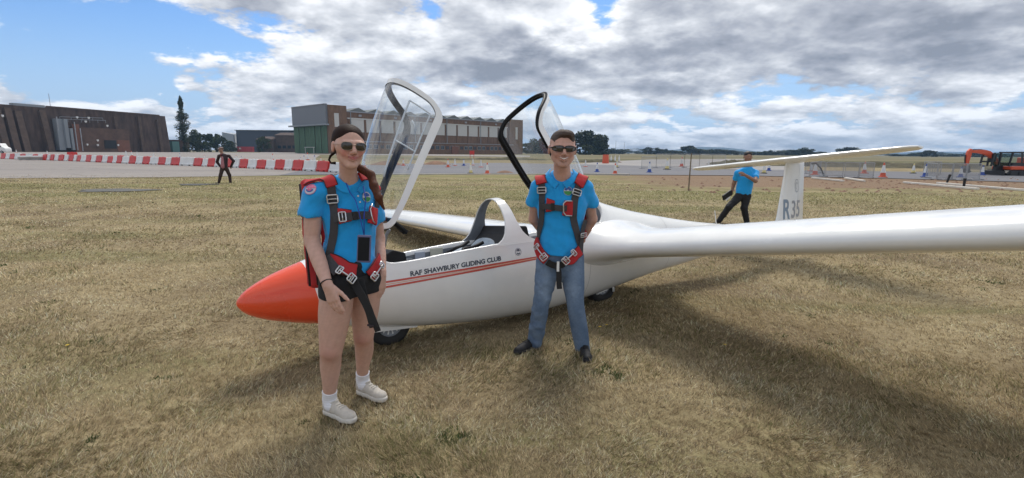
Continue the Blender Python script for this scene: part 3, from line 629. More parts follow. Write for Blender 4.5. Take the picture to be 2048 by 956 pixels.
# ------------------------------------------------------------------ water-filled barriers
M_rp = mat('red_plastic', (.56, .035, .030), .45, var=.12, vscale=2)
M_wp = mat('white_plastic', (.70, .70, .68), .45, var=.12, vscale=2)
def barrier_mesh(L, Wb=.55, Wt=.20, Hh=.78):
    """moulded road barrier: wide foot, sloped sides, forklift slots and end lugs"""
    sec = [(-Wb / 2, 0), (-Wb / 2, .16), (-Wb / 2 + .07, .24), (-Wt / 2 - .05, .45), (-Wt / 2, Hh - .04), (-Wt / 2 + .03, Hh), (Wt / 2 - .03, Hh), (Wt / 2, Hh - .04), (Wt / 2 + .05, .45), (Wb / 2 - .07, .24), (Wb / 2, .16), (Wb / 2, 0)]
    us = [-L / 2 + .02, -L / 2 + .05, -L / 2 + .24, -L / 2 + .25, -L / 2 + .46, -L / 2 + .47, L / 2 - .47, L / 2 - .46, L / 2 - .25, L / 2 - .24, L / 2 - .05, L / 2 - .02]
    rows = []
    for i, u in enumerate(us):
        slot = i in (3, 4, 7, 8); sh = .97 if i in (0, 11) else 1
        rows.append([(u, y * sh, (.10 if (z == 0 and slot) else z * (sh if z > .3 else 1))) for y, z in sec])
    q = MB(); q.quadgrid(rows, close=True); n = len(sec); b = len(q.v)
    q.f += [tuple(range(n)), tuple(range(b - n, b))]; q.mi += [0, 0]
    q.tube([(-L / 2 + .0, 0, .30), (-L / 2 - .05, 0, .30)], .06, 6); q.tube([(L / 2, 0, .55), (L / 2 + .05, 0, .55)], .06, 6)
    q.box((0, 0, Hh + .015), (.16, .10, .04))
    return q.mesh('barrier')
reds = [10, 28, 49, 74, 93, 108, 126, 146, 162, 181, 202, 225, 243, 269, 297, 328, 355, 400, 427, 460, 491.5, 526.7, 564, 600, 649]
def ybase(px): return float(np.interp(px, [-60, 0, 150, 250, 360, 460, 560, 650, 720], [316.5, 317.5, 322.5, 327, 331, 335, 339.5, 344, 348]))
def bpt(px): return gnd(px, ybase(px))[:2]
bm_r = {}
names = []
edges_ = []
for i, r0 in enumerate(reds):
    nxt = reds[i + 1] if i + 1 < len(reds) else r0 + 50
    prv = reds[i - 1] if i else r0 - 18
    hw = (nxt - prv) / 8
    edges_.append((r0 - hw, r0 + hw, 'r')); edges_.append((r0 + hw, nxt - (((reds[i + 2] if i + 2 < len(reds) else nxt + 50) - r0) / 8), 'w'))
ordn = ['first', 'second', 'third', 'fourth', 'fifth', 'sixth', 'seventh', 'eighth', 'ninth', 'tenth', 'eleventh', 'twelfth', 'thirteenth', 'fourteenth', 'fifteenth', 'sixteenth', 'seventeenth', 'eighteenth', 'nineteenth', 'twentieth', 'twenty-first', 'twenty-second', 'twenty-third', 'twenty-fourth', 'twenty-fifth']
BM = {'r': barrier_mesh(1.5), 'w': barrier_mesh(1.5)}
BM['r'].materials.append(M_rp); BM['w'].materials.append(M_wp)
cnt = {'r': 0, 'w': 0}
for (a, b2, k) in edges_:
    pa, pb = bpt(a), bpt(b2); Ln = math.hypot(*(pb - pa)); c_ = (pa + pb) / 2; ang = math.atan2(pb[1] - pa[1], pb[0] - pa[0])
    o = bpy.data.objects.new('road_barrier', BM[k]); COL.objects.link(o); o.location = (c_[0], c_[1], .018); o.rotation_euler = (0, 0, ang + rng.normal() * .04); o.scale = (Ln / 1.56, 1, 1 + .04 * rng.normal())
    nm = 'red' if k == 'r' else 'white'; tag(o, f'{nm} plastic water-filled barrier, {ordn[cnt[k]]} {nm} one from the left end of the row', 'barrier', 'red and white barriers across the apron'); cnt[k] += 1
# one red block sitting higher, and a fallen grey-white unit
def extra_barrier(px, yb, k, label, sc=(1, 1, 1), rx=0, rz=0, dz=0):
    g = gnd(px, yb); o = bpy.data.objects.new('road_barrier', BM[k]); COL.objects.link(o); o.location = (g[0], g[1], .02 + dz); o.rotation_euler = (rx, 0, rz); o.scale = sc; tag(o, label, 'barrier', 'red and white barriers across the apron')
extra_barrier(146, 319.5, 'r', 'red barrier standing just behind the row left of the middle, higher than its neighbours', (.9, 1, 1.35))
extra_barrier(62, 320.5, 'w', 'tipped over white barrier lying across the row near the left edge', (1.6, 1, .9), rx=1.2, rz=.6, dz=.25)

# ------------------------------------------------------------------ traffic cones
def cone_proto(main, base, band, label):
    r_ = empty('traffic_cone', (0, 0, 0), label, 'cone', 'traffic cones along the works')
    q = MB(); q.box((0, 0, .02), (.38, .38, .04)); q.tube([(0, 0, .04), (0, 0, .07)], [.17, .15], 14); q.build('base', base, r_)
    q = MB(); q.tube([(0, 0, .07), (0, 0, .24)], [.135, .108], 14); q.build('cone_body', main, r_); q = MB(); q.tube([(0, 0, .62), (0, 0, .74), (0, 0, .75)], [.050, .03, .02], 14); q.build('cone_tip', main, r_)
    q = MB(); q.tube([(0, 0, .24), (0, 0, .62)], [.111, .053], 14); q.build('reflective_band', band, r_); return r_
M_or = mat('orange_cone_plastic', (.60, .11, .055), .55); M_bl = mat('blue_cone_plastic', (.04, .085, .32), .5); M_yl = mat('yellow_cone_plastic', (.72, .60, .25), .5); M_rub = mat('black_rubber', (.02, .02, .02), .8)
P_or = cone_proto(M_or, M_or, M_wp, ''); P_bl = cone_proto(M_bl, M_bl, M_wp, ''); P_wh = cone_proto(M_wp, M_or, M_wp, ''); P_yl = cone_proto(M_yl, M_rub, M_wp, '')
used = set()
def cone(px, yb, kind, label, s=1.0):
    P = {'o': P_or, 'b': P_bl, 'w': P_wh, 'y': P_yl}[kind]; o = P if kind not in used else copy_tree(P); used.add(kind)
    g = gnd(px, yb); o.location = (g[0], g[1], .03); o.scale = (s, s, s); o.rotation_euler.z = px; o['label'] = label; return o
for (px, yb, k, lb, s) in [
    (1194, 344.6, 'b', 'blue and white cone just right of the man in sunglasses', 1.0), (1230, 349, 'o', 'orange and white cone on the near kerb of the road, right of the blue one', 1.05), (1233.7, 335.4, 'y', 'pale yellow cone on the road directly behind the orange one', 1.0),
    (1298.6, 345.5, 'b', 'blue and white cone alone on the road left of the thin stake', 1.15), (1334, 339.6, 'y', 'yellowish cone by the left end of the mesh fences', 1.4), (1222, 325, 'w', 'white cone nearest the orange drum', 1.5), (1230, 325, 'w', 'white cone second from the orange drum', 1.5), (1238, 325, 'w', 'white cone third from the orange drum', 1.5),
    (1363, 334, 'o', 'slim orange cone among the mesh fences left of the stake', 1.5), (1417, 334.6, 'w', 'white cone by the far tip of the tailplane', 1.0), (1171, 334, 'w', 'white cone on the road right behind the rear canopy edge', 1.0),
    (1527.7, 347.6, 'y', 'pale cone right of the elbow of the man at the tailplane', 1.1), (1537.5, 342, 'b', 'blue cone just left of the fin', 1.1), (1629.7, 350.6, 'o', 'orange and white cone just right of the fin', 1.3), (1621.7, 343, 'w', 'white cone behind the orange one right of the fin', 1.2),
    (1728, 347.6, 'o', 'orange and white cone inside the crowd barriers right of the fin', 1.3), (1765, 355.5, 'o', 'orange and white cone standing free right of the crowd barriers', 1.35), (1826, 347.5, 'y', 'small pale cone right of the free-standing orange one', 1.1), (1850, 354.5, 'b', 'blue and white cone at the left end of the right crowd barriers', 1.25),
    (1920.6, 355, 'b', 'blue and white cone behind the right crowd barriers', 1.0), (1964, 351, 'b', 'blue and white cone just left of the digger tracks', 1.05),
    (807, 332, 'o', 'orange and white cone seen through the front canopy', 1.0), (896, 335, 'o', 'orange and white cone nearest right of the front canopy frame', 1.1), (910, 332, 'w', 'white and red cone second right of the front canopy frame', 1.0), (927.6, 332, 'b', 'blue and white cone beyond the road between the canopies', 1.0), (946, 331, 'w', 'white cone beyond the road between the canopies', 1.0), (962, 335, 'w', 'white cone on the far road edge right of the blue one', 1.0),
    (941.5, 348, 'y', 'yellow and white cone on the near road edge between the canopies', 1.0), (974.5, 348.5, 'o', 'orange and white cone on the near road edge between the canopies', 1.05), (729, 336, 'o', 'orange cone beside the woman\'s neck', 1.0),
    (409, 320, 'o', 'orange cone behind the barriers, left of the walking person', 1.0), (473, 320.5, 'o', 'orange cone behind the barriers, right of the walking person', 1.0), (483.5, 321, 'b', 'dark blue cone behind the barriers right of the walking person', .8), (546, 323, 'o', 'red and white cone standing behind the barriers left of the hangar doors', 1.4),
    (601, 325.5, 'b', 'blue cone behind the barriers, left of the pair by the tall orange one', .9), (608.7, 325.2, 'b', 'blue cone immediately left of the tall orange one', 1.2), (616, 325.2, 'o', 'tall orange cone behind the barriers left of the woman', 1.7), (629.7, 327, 'b', 'blue cone behind the barriers nearest the woman', 1.3), (642, 325, 'o', 'small orange cone beside the woman\'s hair', .9),
    (95, 309.5, 'w', 'white cone above the barrier row at far left', 1.3), (33, 305.5, 'w', 'white cone near the white van', 1.4), (253, 314.8, 'w', 'white cone left of the orange one before the brick building', 1.6), (264, 314.8, 'o', 'orange cone between two white ones before the brick building', 1.6), (275, 314.8, 'w', 'white cone right of the orange one before the brick building', 1.4), (307.6, 316, 'w', 'white cone behind the barriers right of the brick infill', 1.2), (360, 316.5, 'b', 'dark cone behind the barriers below the poplar', 1.1)]:
    cone(px, yb, k, lb, s)
# orange drum
g = gnd(1211, 327); q = MB(); q.tube([(g[0], g[1], 0), (g[0], g[1], .05), (g[0], g[1], .7), (g[0], g[1], 1.3)], [.75, .5, .46, .42], 16); o = q.build('orange_drum', M_or); tag(o, 'stubby orange drum at the left of the three white cones', 'drum')
g = gnd(944, 318.5); q = MB(); q.box((g[0], g[1], 1.35), (1.0, .12, .8), rz=.2); q.tube([(g[0] - .4, g[1], .05), (g[0] - .4, g[1], 1.9)], .05, 6); q.tube([(g[0] + .4, g[1], .05), (g[0] + .4, g[1], 1.9)], .05, 6); o = q.build('red_sign_board', M_rp); tag(o, 'red works sign on two posts before the hangar wall', 'sign')
# thin stake
g = gnd(1377, 381); q = MB(); hs = 1.58; q.tube([(g[0], g[1], 0), (g[0] + .01, g[1], .8), (g[0] + .02, g[1], hs)], [.03, .026, .022], 7); o = q.build('stake', mat('weathered_wood', (.16, .125, .085), .9, var=.3, vscale=10)); tag(o, 'thin wooden stake standing in the grass beyond the wing root', 'stake')

# ------------------------------------------------------------------ mesh fences and crowd barriers
M_galv = mat('galvanised_tube', (.36, .37, .38), .45, metal=.5)
def fence_panel(p0, p1, Hh, label, group, n=16, feet=True, name='fence_panel', z0=.15):
    p0, p1 = np.array(p0[:2]), np.array(p1[:2]); c_ = (p0 + p1) / 2
    r_ = empty(name, (*c_, 0), label, 'fence', group); T = .025
    P = lambda t, z: (*(p0 + (p1 - p0) * t), z)
    for t in (0, 1):
        q = MB(); q.tube([P(t, .03), P(t, Hh)], T, 6); q.build('post', M_galv, r_)
    for z in (z0, Hh):
        q = MB(); q.tube([P(0, z), P(1, z)], T, 6); q.build('rail', M_galv, r_)
    q = MB()
    for k in range(1, n): q.tube([P(k / n, z0), P(k / n, Hh)], .013, 4, cap=False)
    if Hh > 1.5: q.tube([P(0, Hh * .55), P(1, Hh * .55)], .012, 4)
    o = q.build('bars', M_galv, r_); o['kind'] = 'stuff'
    if feet:
        for t in (0.04, .96):
            q = MB(); d = (p1 - p0) / np.linalg.norm(p1 - p0); nn = np.array([-d[1], d[0]]); c2 = np.array(P(t, .05)); q.beam((c2[0] - nn[0] * .3, c2[1] - nn[1] * .3, .06), (c2[0] + nn[0] * .3, c2[1] + nn[1] * .3, .06), .2 if Hh > 1.5 else .06, .1 if Hh > 1.5 else .05); q.build('foot', M_rub if Hh > 1.5 else M_galv, r_)
    return r_
gl = 'grey mesh fence panels on the hardstanding'
pts = [(1283, 338), (1312, 336.5), (1340, 336), (1368, 336), (1398, 337.5), (1424, 335), (1450, 333)]
for i in range(6):
    a, b2 = gnd(*pts[i]), gnd(*pts[i + 1]); fence_panel(a, b2, 1.5 if i else 1.2, ['leftmost leaning grey mesh panel beyond the blue cone', 'second grey mesh panel from the left on the hardstanding', 'third grey mesh panel, by the yellowish cone', 'grey mesh panel behind the slim orange cone', 'grey mesh panel just right of the thin stake', 'rightmost grey mesh panel near the tailplane tip'][i], gl, 14)
gl = 'crowd barriers along the roadworks'
for i, (a, b2, lb) in enumerate([((1618, 355), (1648, 354), 'crowd barrier nearest right of the fin'), ((1650, 356), (1685, 355.5), 'second crowd barrier right of the fin'), ((1688, 356.5), (1716, 356.5), 'third crowd barrier right of the fin'), ((1718, 356), (1746, 357), 'crowd barrier at the right end of the left group'),
    ((1610, 348), (1640, 347), 'crowd barrier standing behind the nearest one right of the fin'),
    ((1851, 357), (1872, 360), 'crowd barrier at the left end of the right group'), ((1874, 360.5), (1902, 360), 'second crowd barrier of the right group'), ((1904, 360), (1930, 360.5), 'third crowd barrier of the right group'), ((1932, 360.5), (1958, 360), 'crowd barrier nearest the digger'), ((1846, 349), (1880, 350), 'crowd barrier behind the left end of the right group')]):
    fence_panel(gnd(*a), gnd(*b2), 1.05, lb, gl, 15, name='crowd_barrier')
# bent black pipe leaning by the barriers
g = gnd(1648, 353); q = MB(); q.tube([(g[0] - 1.0, g[1], .9), (g[0] - .7, g[1], .95), (g[0] - .3, g[1], .6), (g[0], g[1], .05)], .05, 8); o = q.build('bent_pipe', M_rub); tag(o, 'bent black pipe leaning at the first crowd barrier', 'pipe')
# pale planks on the soil and black pegs
M_plank = mat('pale_timber', (.70, .67, .60), .7, var=.12, vscale=3)
for (a, b2, wd, lb) in [((1808, 367), (1955, 380.5), .16, 'long pale plank lying nearest the grass at the right'), ((1875, 368.5), (2060, 384), .16, 'longest pale plank running out of the frame at right'), ((1624, 357.5), (1686, 364), .14, 'pale plank on the soil below the first crowd barriers'), ((1690, 358), (1728, 364), .14, 'short pale plank below the right end of the first barriers')]:
    p, p2 = gnd(*a), gnd(*b2); q = MB(); q.beam(p + [0, 0, .07], p2 + [0, 0, .07], wd, .09); tag(q.build('timber_plank', M_plank, bevel=.008), lb, 'plank', 'pale planks on the soil')
for (px, yb, h, lb) in [(1893, 367, .45, 'black peg behind the longest plank, left one'), (1927, 376.5, .42, 'black peg standing in front of the longest plank')]:
    g = gnd(px, yb); q = MB(); q.tube([(g[0], g[1], 0), (g[0] + (.12 if px < 1900 else 0), g[1], h)], [.05, .06], 8); q.tube([(g[0] + (.12 if px < 1900 else 0), g[1], h), (g[0] + (.13 if px < 1900 else 0), g[1], h + .06)], [.08, .06], 8); tag(q.build('black_peg', M_rub), lb, 'peg')
# clods in the soil strip
q = MB(); rr = random.Random(5)
for k in range(420):
    px = rr.uniform(1250, 2100); yb = rr.uniform(354, 386); g = gnd(px, yb); s = rr.uniform(.03, .13)
    if rr.random() > .4 + .6 * (px - 1250) / 800: continue
    pts_ = [(g[0] + s * rr.uniform(.7, 1.3) * math.cos(a), g[1] + s * math.sin(a) * rr.uniform(.7, 1.3), rr.uniform(0, .01)) for a in (0, 1.2, 2.5, 3.7, 5)]
    q.add(pts_ + [(g[0], g[1], s * .7)], [(i, (i + 1) % 5, 5) for i in range(5)])
o = q.build('soil_clods', M_soilheap); o['kind'] = 'stuff'

# ------------------------------------------------------------------ van at far left
Y = 150; g = at(-5, 297, Y)
root = empty('parked_van', (g[0], Y, 0), 'white van at the extreme left edge of the picture before the brick building', 'van')
prof = [(-3, .5), (-3, 2.6), (-2.7, 2.9), (1.6, 2.9), (2.3, 1.9), (3.0, 1.6), (3.15, 1.2), (3.15, .5)]
q = MB(); n = len(prof); vs = [(g[0] + x, Y - 1, z) for x, z in prof] + [(g[0] + x, Y + 1, z) for x, z in prof]
q.add(vs, [tuple(range(n)), tuple(range(2 * n - 1, n - 1, -1))] + [(i, (i + 1) % n, n + (i + 1) % n, n + i) for i in range(n)]); q.build('body', M_white, root, bevel=.05)
for x in (-2, 2.1):
    q = MB(); q.cyl((g[0] + x, Y - 1.05, .42), .42, .25, 18, (0, 1, 0)); wh = q.build('wheel', M_rub, root)
    q = MB(); q.cyl((g[0] + x, Y - 1.08, .42), .22, .06, 12, (0, 1, 0)); q.build('rim', M_galv, wh)
q = MB(); q.add([(g[0] + 1.0, Y - 1.02, 1.8), (g[0] + 2.2, Y - 1.02, 1.8), (g[0] + 1.6, Y - 1.02, 2.6), (g[0] + 1.0, Y - 1.02, 2.6)], [(0, 1, 2, 3)]); q.build('window', M_glassd, root)

# ------------------------------------------------------------------ digger
M_dor = mat('orange_machine_paint', (.68, .085, .025), .4, var=.1, coat=.3); M_dk = mat('dark_machine_steel', (.025, .027, .03), .5, var=.2); M_cabg = mat('cab_glass', (.10, .14, .15), .1)
DY = 40.0
def D(px, y, off=0): return Vector(at(px, y, DY + off))
g = gnd(2024, 351); DY = float(g[1])
root = empty('digger', (g[0], DY, 0), 'orange-red tracked digger with its arm raised, at the right edge', 'digger')
for off in (-.75, .75):
    q = MB(); x0, x1 = D(1990, 345).x, D(2062, 345).x; pr = [(x0 + .25, .03), (x0, .22), (x0 + .2, .42), (x1 - .2, .42), (x1, .22), (x1 - .25, .03)]
    vs = [(x, DY + off - .22, z) for x, z in pr] + [(x, DY + off + .22, z) for x, z in pr]; n = 6
    q.add(vs, [tuple(range(n)), tuple(range(2 * n - 1, n - 1, -1))] + [(i, (i + 1) % n, n + (i + 1) % n, n + i) for i in range(n)])
    tr_ = q.build('track', M_dk, root)
    for k in range(14):
        q = MB(); xx = x0 + .3 + (x1 - x0 - .6) * k / 13; q.box((xx, DY + off, .44), (.08, .5, .05)); q.box((xx, DY + off, .03), (.08, .5, .05)); q.build('track_shoe', M_dk, tr_)
    for k in range(4):
        q = MB(); q.cyl((x0 + .4 + (x1 - x0 - .8) * k / 3, DY + off - .28, .22), .15, .06, 12, (0, 1, 0)); q.build('track_wheel', M_dk, tr_)
zb0, zb1 = .46, 1.4
q = MB(); q.box(((D(2002, 340).x + D(2062, 340).x) / 2, DY, zb0 + .15), (D(2062, 340).x - D(2002, 340).x, 1.7, .28)); q.build('body', M_dor, root, bevel=.05)
q = MB(); q.box((D(2054, 330).x + .5, DY, zb0 + .65), (1.3, 1.6, .7)); q.build('engine_cover', M_dor, root, bevel=.08)
q = MB(); q.box((D(2020, 340).x, DY, zb0 + .45), (1.3, 1.6, .25)); q.build('cab_floor', M_dk, root)
# cab with frame and panes
zc0 = zb0 + .30; zc1 = hpx(2020, 306, DY); xa0, xa1, xb0, xb1 = D(2001, 330).x, D(2009, 306).x, D(2052, 306).x, D(2052, 330).x
Cab = [(xa0, zc0), (xa1, zc1), (xb0, zc1), (xb1, zc0)]
for off in (-.7, .3):
    for (p, p2) in ((Cab[0], Cab[1]), (Cab[2], Cab[3]), ((D(2020, 0).x, zc0), (D(2024, 0).x, zc1)), ((D(2036, 0).x, zc0), (D(2037, 0).x, zc1))):
        q = MB(); q.beam((p[0], DY + off, p[1]), (p2[0], DY + off, p2[1]), .08, .12, up=(0, 1, 0)); q.build('cab_pillar', M_dk, root)
q = MB(); q.box(((xa1 + xb0) / 2, DY - .2, zc1 + .04), (xb0 - xa1 + .2, 1.15, .1)); q.build('cab_roof', M_dk, root)
q = MB(); q.box((D(2026, 0).x, DY - .1, zc0 + .35), (.5, .6, .12)); q.box((D(2034, 0).x, DY - .1, zc0 + .65), (.12, .6, .7)); q.build('seat', M_dk, root)
def glassmat(name, tint=(.9, .95, .95), refl=.08, haze=0.0, hz_scale=3, tr=1.0):
    m = bpy.data.materials.new(name); m.use_nodes = True; t = NT(m.node_tree); t.n.clear()
    tp = t.node('ShaderNodeBsdfTransparent', inp={0: (*tint, 1)}); gl_ = t.node('ShaderNodeBsdfGlossy', inp={0: (1, 1, 1, 1), 'Roughness': .02})
    lw = t.node('ShaderNodeLayerWeight', inp={0: .5}); f = t.m('POWER', lw.outputs[1], 3.0); f = t.m('ADD', t.m('MULTIPLY', f, .75), refl * .35, clamp=True)
    mx = t.node('ShaderNodeMixShader', inp={0: f, 1: tp.outputs[0], 2: gl_.outputs[0]}); out = mx.outputs[0]
    if haze:  # white diffuse streaks mixed in as painted faint reflections on the glass
        v = t.node('ShaderNodeTexCoord').outputs['Object']; n = t.noise(t.vmul(v, (1, 1, .25)), hz_scale, 5, .6, .5)
        df = t.node('ShaderNodeBsdfDiffuse', inp={0: (.8, .8, .8, 1)}); ff = t.m('MULTIPLY', t.mr(n, .4, .75), haze); out = t.node('ShaderNodeMixShader', inp={0: ff, 1: out, 2: df.outputs[0]}).outputs[0]
    t.l.new(out, t.node('ShaderNodeOutputMaterial').inputs[0]); return m
M_cabglass = glassmat('cab_window_glass', (.55, .66, .66))
for (x0, x1, xt0, xt1) in ((xa0 + .1, D(2020, 0).x - .06, xa1 + .1, D(2023, 0).x - .06), (D(2021, 0).x, D(2035.5, 0).x, D(2025, 0).x, D(2036.5, 0).x), (D(2037, 0).x, xb1 - .06, D(2038, 0).x, xb0 - .06)):
    q = MB(); q.add([(x0, DY - .7, zc0 + .05), (x1, DY - .7, zc0 + .05), (xt1, DY - .7, zc1 - .05), (xt0, DY - .7, zc1 - .05)], [(0, 1, 2, 3)]); q.build('cab_window', M_cabglass, root)
# boom, dipper, rams, bucket
def arm_part(name, pts, hw_, wd, m=M_dor):
    q = MB(); P = [D(*p) for p in pts]; vs = []
    for i, p in enumerate(P):
        t_ = (P[min(i + 1, len(P) - 1)] - P[max(i - 1, 0)]).normalized(); nrm = Vector((-t_.z, 0, t_.x)) * hw_[i]
        vs += [p + nrm + Vector((0, -wd, 0)), p + nrm + Vector((0, wd, 0)), p - nrm + Vector((0, wd, 0)), p - nrm + Vector((0, -wd, 0))]
    n = len(P); fs = [(i * 4 + k, i * 4 + (k + 1) % 4, i * 4 + 4 + (k + 1) % 4, i * 4 + 4 + k) for i in range(n - 1) for k in range(4)] + [(0, 1, 2, 3), (4 * n - 4, 4 * n - 1, 4 * n - 2, 4 * n - 3)]
    q.add(vs, fs); return q.build(name, m, root, bevel=.02)
arm_part('boom', [(1998, 335), (1993, 325), (1985, 314), (1976, 307), (1966, 304), (1954, 303), (1943, 303)], [.12, .17, .20, .21, .18, .13, .09], .12)
arm_part('dipper', [(1942, 298), (1939, 303), (1936, 312), (1934, 322), (1932, 335)], [.09, .17, .18, .13, .08], .10)
arm_part('ram', [(1946, 299.5), (1960, 300), (1974, 302)], [.05, .07, .07], .05, M_dk)
arm_part('ram', [(1980, 315), (1986, 326), (1994, 338)], [.05, .05, .06], .05, M_dk)
arm_part('ram', [(1931, 309), (1930, 318), (1930, 328)], [.04, .04, .04], .04, M_dk)
q = MB(); c_ = D(1934, 336)
pr = [(-.2, .2), (-.3, -.06), (-.22, -.3), (.03, -.4), (.22, -.28), (.1, -.18), (.05, .2)]
vs = [(c_.x + x, DY - .22, c_.z + z) for x, z in pr] + [(c_.x + x, DY + .22, c_.z + z) for x, z in pr]; n = 7
q.add(vs, [tuple(range(n)), tuple(range(2 * n - 1, n - 1, -1))] + [(i, (i + 1) % n, n + (i + 1) % n, n + i) for i in range(n)]); q.build('bucket', M_dk, root)
q = MB(); q.box((D(1995, 338).x, DY, .62), (.5, .4, .55)); q.build('slew_post', M_dk, root, bevel=.04)
q = MB(); q.box((D(1986, 345).x, DY, .22), (.12, 1.9, .36)); q.build('dozer_blade', M_dk, root)
# ================================================================== the glider
GO = np.array([-1.923, 3.41, .51]); _h, _pt, _rl = .598, .023, .116
ga = np.array([math.cos(_h) * math.cos(_pt), math.sin(_h) * math.cos(_pt), -math.sin(_pt)]); _l = np.array([math.sin(_h), -math.cos(_h), 0.])
_u = np.cross(ga, -_l); _u /= np.linalg.norm(_u); _u = _u if _u[2] > 0 else -_u
gl_ax = _l * math.cos(_rl) + _u * math.sin(_rl); gu = _u * math.cos(_rl) - _l * math.sin(_rl)
def GW(x, y, z): return tuple(GO + ga * x + gl_ax * y + gu * z)
SX = [0, .004, .015, .045, .09, .2, .34, .465, .55, .75, .93, 1.15, 1.4, 1.7, 2.1, 2.5, 2.9, 3.26, 3.5, 3.9, 4.3, 4.8, 5.2, 6, 7, 7.6, 8.0]
ST = [0, .018, .036, .070, .104, .165, .222, .266, .295, .345, .39, .455, .54, .62, .685, .715, .715, .68, .61, .520, .452, .375, .325, .25, .195, .165, .14]
SB = [0, -.018, -.036, -.070, -.100, -.145, -.182, -.21, -.225, -.275, -.312, -.345, -.375, -.402, -.425, -.43, -.40, -.36, -.325, -.27, -.22, -.17, -.13, -.07, -.02, .005, .02]
SWd = [0, .018, .033, .062, .090, .138, .182, .215, .235, .278, .306, .328, .342, .352, .358, .360, .355, .342, .325, .285, .240, .200, .178, .142, .108, .085, .05]
SC = [0, 0, 0, 0, 0, .0, .005, .01, .015, .02, .025, .03, .035, .04, .045, .05, .06, .07, .075, .08, .085, .09, .095, .10, .09, .085, .08]
def Msec(x): return tuple(float(hinterp(x, SX, k)) for k in (ST, SB, SWd, SC))
def Mpt(x, th, side=1, off=0.0, s=1.0):
    """point on the outer mould at station x, section angle th (-90 keel .. 90 top)"""
    t, b, w_, c = Msec(x); cs, sn = math.cos(th), math.sin(th)
    yy = w_ * (abs(cs) ** .92) * s; zz = c + ((t - c) if sn > 0 else (c - b)) * math.copysign(abs(sn) ** .96, sn) * s
    if off:
        nx = cs / max(w_, .01); nz = sn / max((t - c) if sn > 0 else (c - b), .01); L = math.hypot(nx, nz); yy += off * nx / L; zz += off * nz / L
    return (x, side * yy, zz)
def th_of_z(x, z, s=1.0):
    t, b, w_, c = Msec(x); h = (t - c) if z > c else (c - b); q = max(-1, min(1, (z - c) / (h * s))); return math.copysign(math.asin(abs(q) ** (1 / .96)), q)
RX = [.93, .945, .98, 1.05, 1.2, 1.45, 1.7, 1.95, 2.1, 2.3, 2.6, 2.9, 3.1, 3.22, 3.30, 3.335, 3.35]
RZ = [.39, .30, .225, .200, .208, .235, .258, .280, .286, .285, .30, .325, .36, .41, .50, .60, .67]
def zrim(x): return float(hinterp(x, RX, RZ))
def th_rim(x, s=1.0):
    if x <= .93 or x >= 3.35: return math.pi / 2
    return th_of_z(x, zrim(x), s)
M_gw = mat('white_gelcoat', (.80, .80, .775), .20, var=.05, vscale=3.5, coat=.6)
M_gor = mat('orange_red_gelcoat', (.80, .075, .020), .28, var=.06, vscale=3, coat=.35)
M_gin = mat('grey_cockpit_paint', (.20, .22, .245), .55, var=.15, vscale=12)
M_blk = mat('black_plastic', (.006, .006, .007), .5, var=.2, vscale=20, spec=.25)
M_strd = mat('red_stripe', (.55, .075, .045), .35, coat=.2); M_lett = mat('navy_lettering', (.035, .045, .07), .4); M_lett2 = mat('faded_blue_lettering', (.22, .29, .38), .5)
M_emb = mat('grey_emblem', (.30, .32, .36), .45)
glider = empty('glider', (*GW(3.46, 0, 0)[:2], 0), 'white two-seat glider with orange-red nose, both canopies raised, one wing low', 'glider')
def gbuild(q, name, m, parent=None, smooth=True, ang=None, **k):
    q.v = [GW(*v) for v in q.v]; o = q.build(name, m, parent or glider, smooth=smooth, **k)
    if ang: autosmooth(o, ang)
    return o
def stations(x0, x1, dx=.045): return [x0 + (x1 - x0) * i / max(2, int((x1 - x0) / dx)) for i in range(max(2, int((x1 - x0) / dx)) + 1)]
def fullrows(xs, n=22):
    rows = []
    for x in xs:
        tr = th_rim(x); th = [-math.pi / 2 + (tr + math.pi / 2) * k / n for k in range(n + 1)]; w_ = math.exp(-((x - .497) / .11) ** 2) * .06
        rows.append(([Mpt(x - w_ * math.sin(t), t, 1) for t in th], [Mpt(x - w_ * math.sin(t), t, -1) for t in th]))
    return rows
def hull(x_s, name, m, slant=0.0):
    q = MB(); R = fullrows(x_s)
    for sd_ in (0, 1): q.quadgrid([r[sd_] for r in R])
    bm_o = gbuild(q, name, m); bm = bmesh.new(); bm.from_mesh(bm_o.data); bmesh.ops.remove_doubles(bm, verts=bm.verts, dist=.0004); bmesh.ops.recalc_face_normals(bm, faces=bm.faces)
    for f in bm.faces: f.smooth = True
    bm.to_mesh(bm_o.data); bm.free(); return bm_o
hull([0, .002, .006, .012, .02, .03, .045, .07] + stations(.1, .497, .03), 'nose_cone', M_gor)
xs_h = stations(.497, .93, .05) + [.933, .938, .945, .955, .97, .985, 1.0, 1.02] + stations(1.05, 3.1, .05) + [3.14, 3.18, 3.22, 3.25, 3.28, 3.3, 3.32, 3.335, 3.343, 3.35] + stations(3.4, 7.95, .09)
hull(xs_h, 'fuselage', M_gw)
q = MB(); q.add([Mpt(7.95, -math.pi / 2 + math.pi * k / 12, 1) for k in range(13)] + [Mpt(7.95, -math.pi / 2 + math.pi * k / 12, -1) for k in range(11, 0, -1)], [tuple(range(24))]); gbuild(q, 'tail_cap', M_gw)
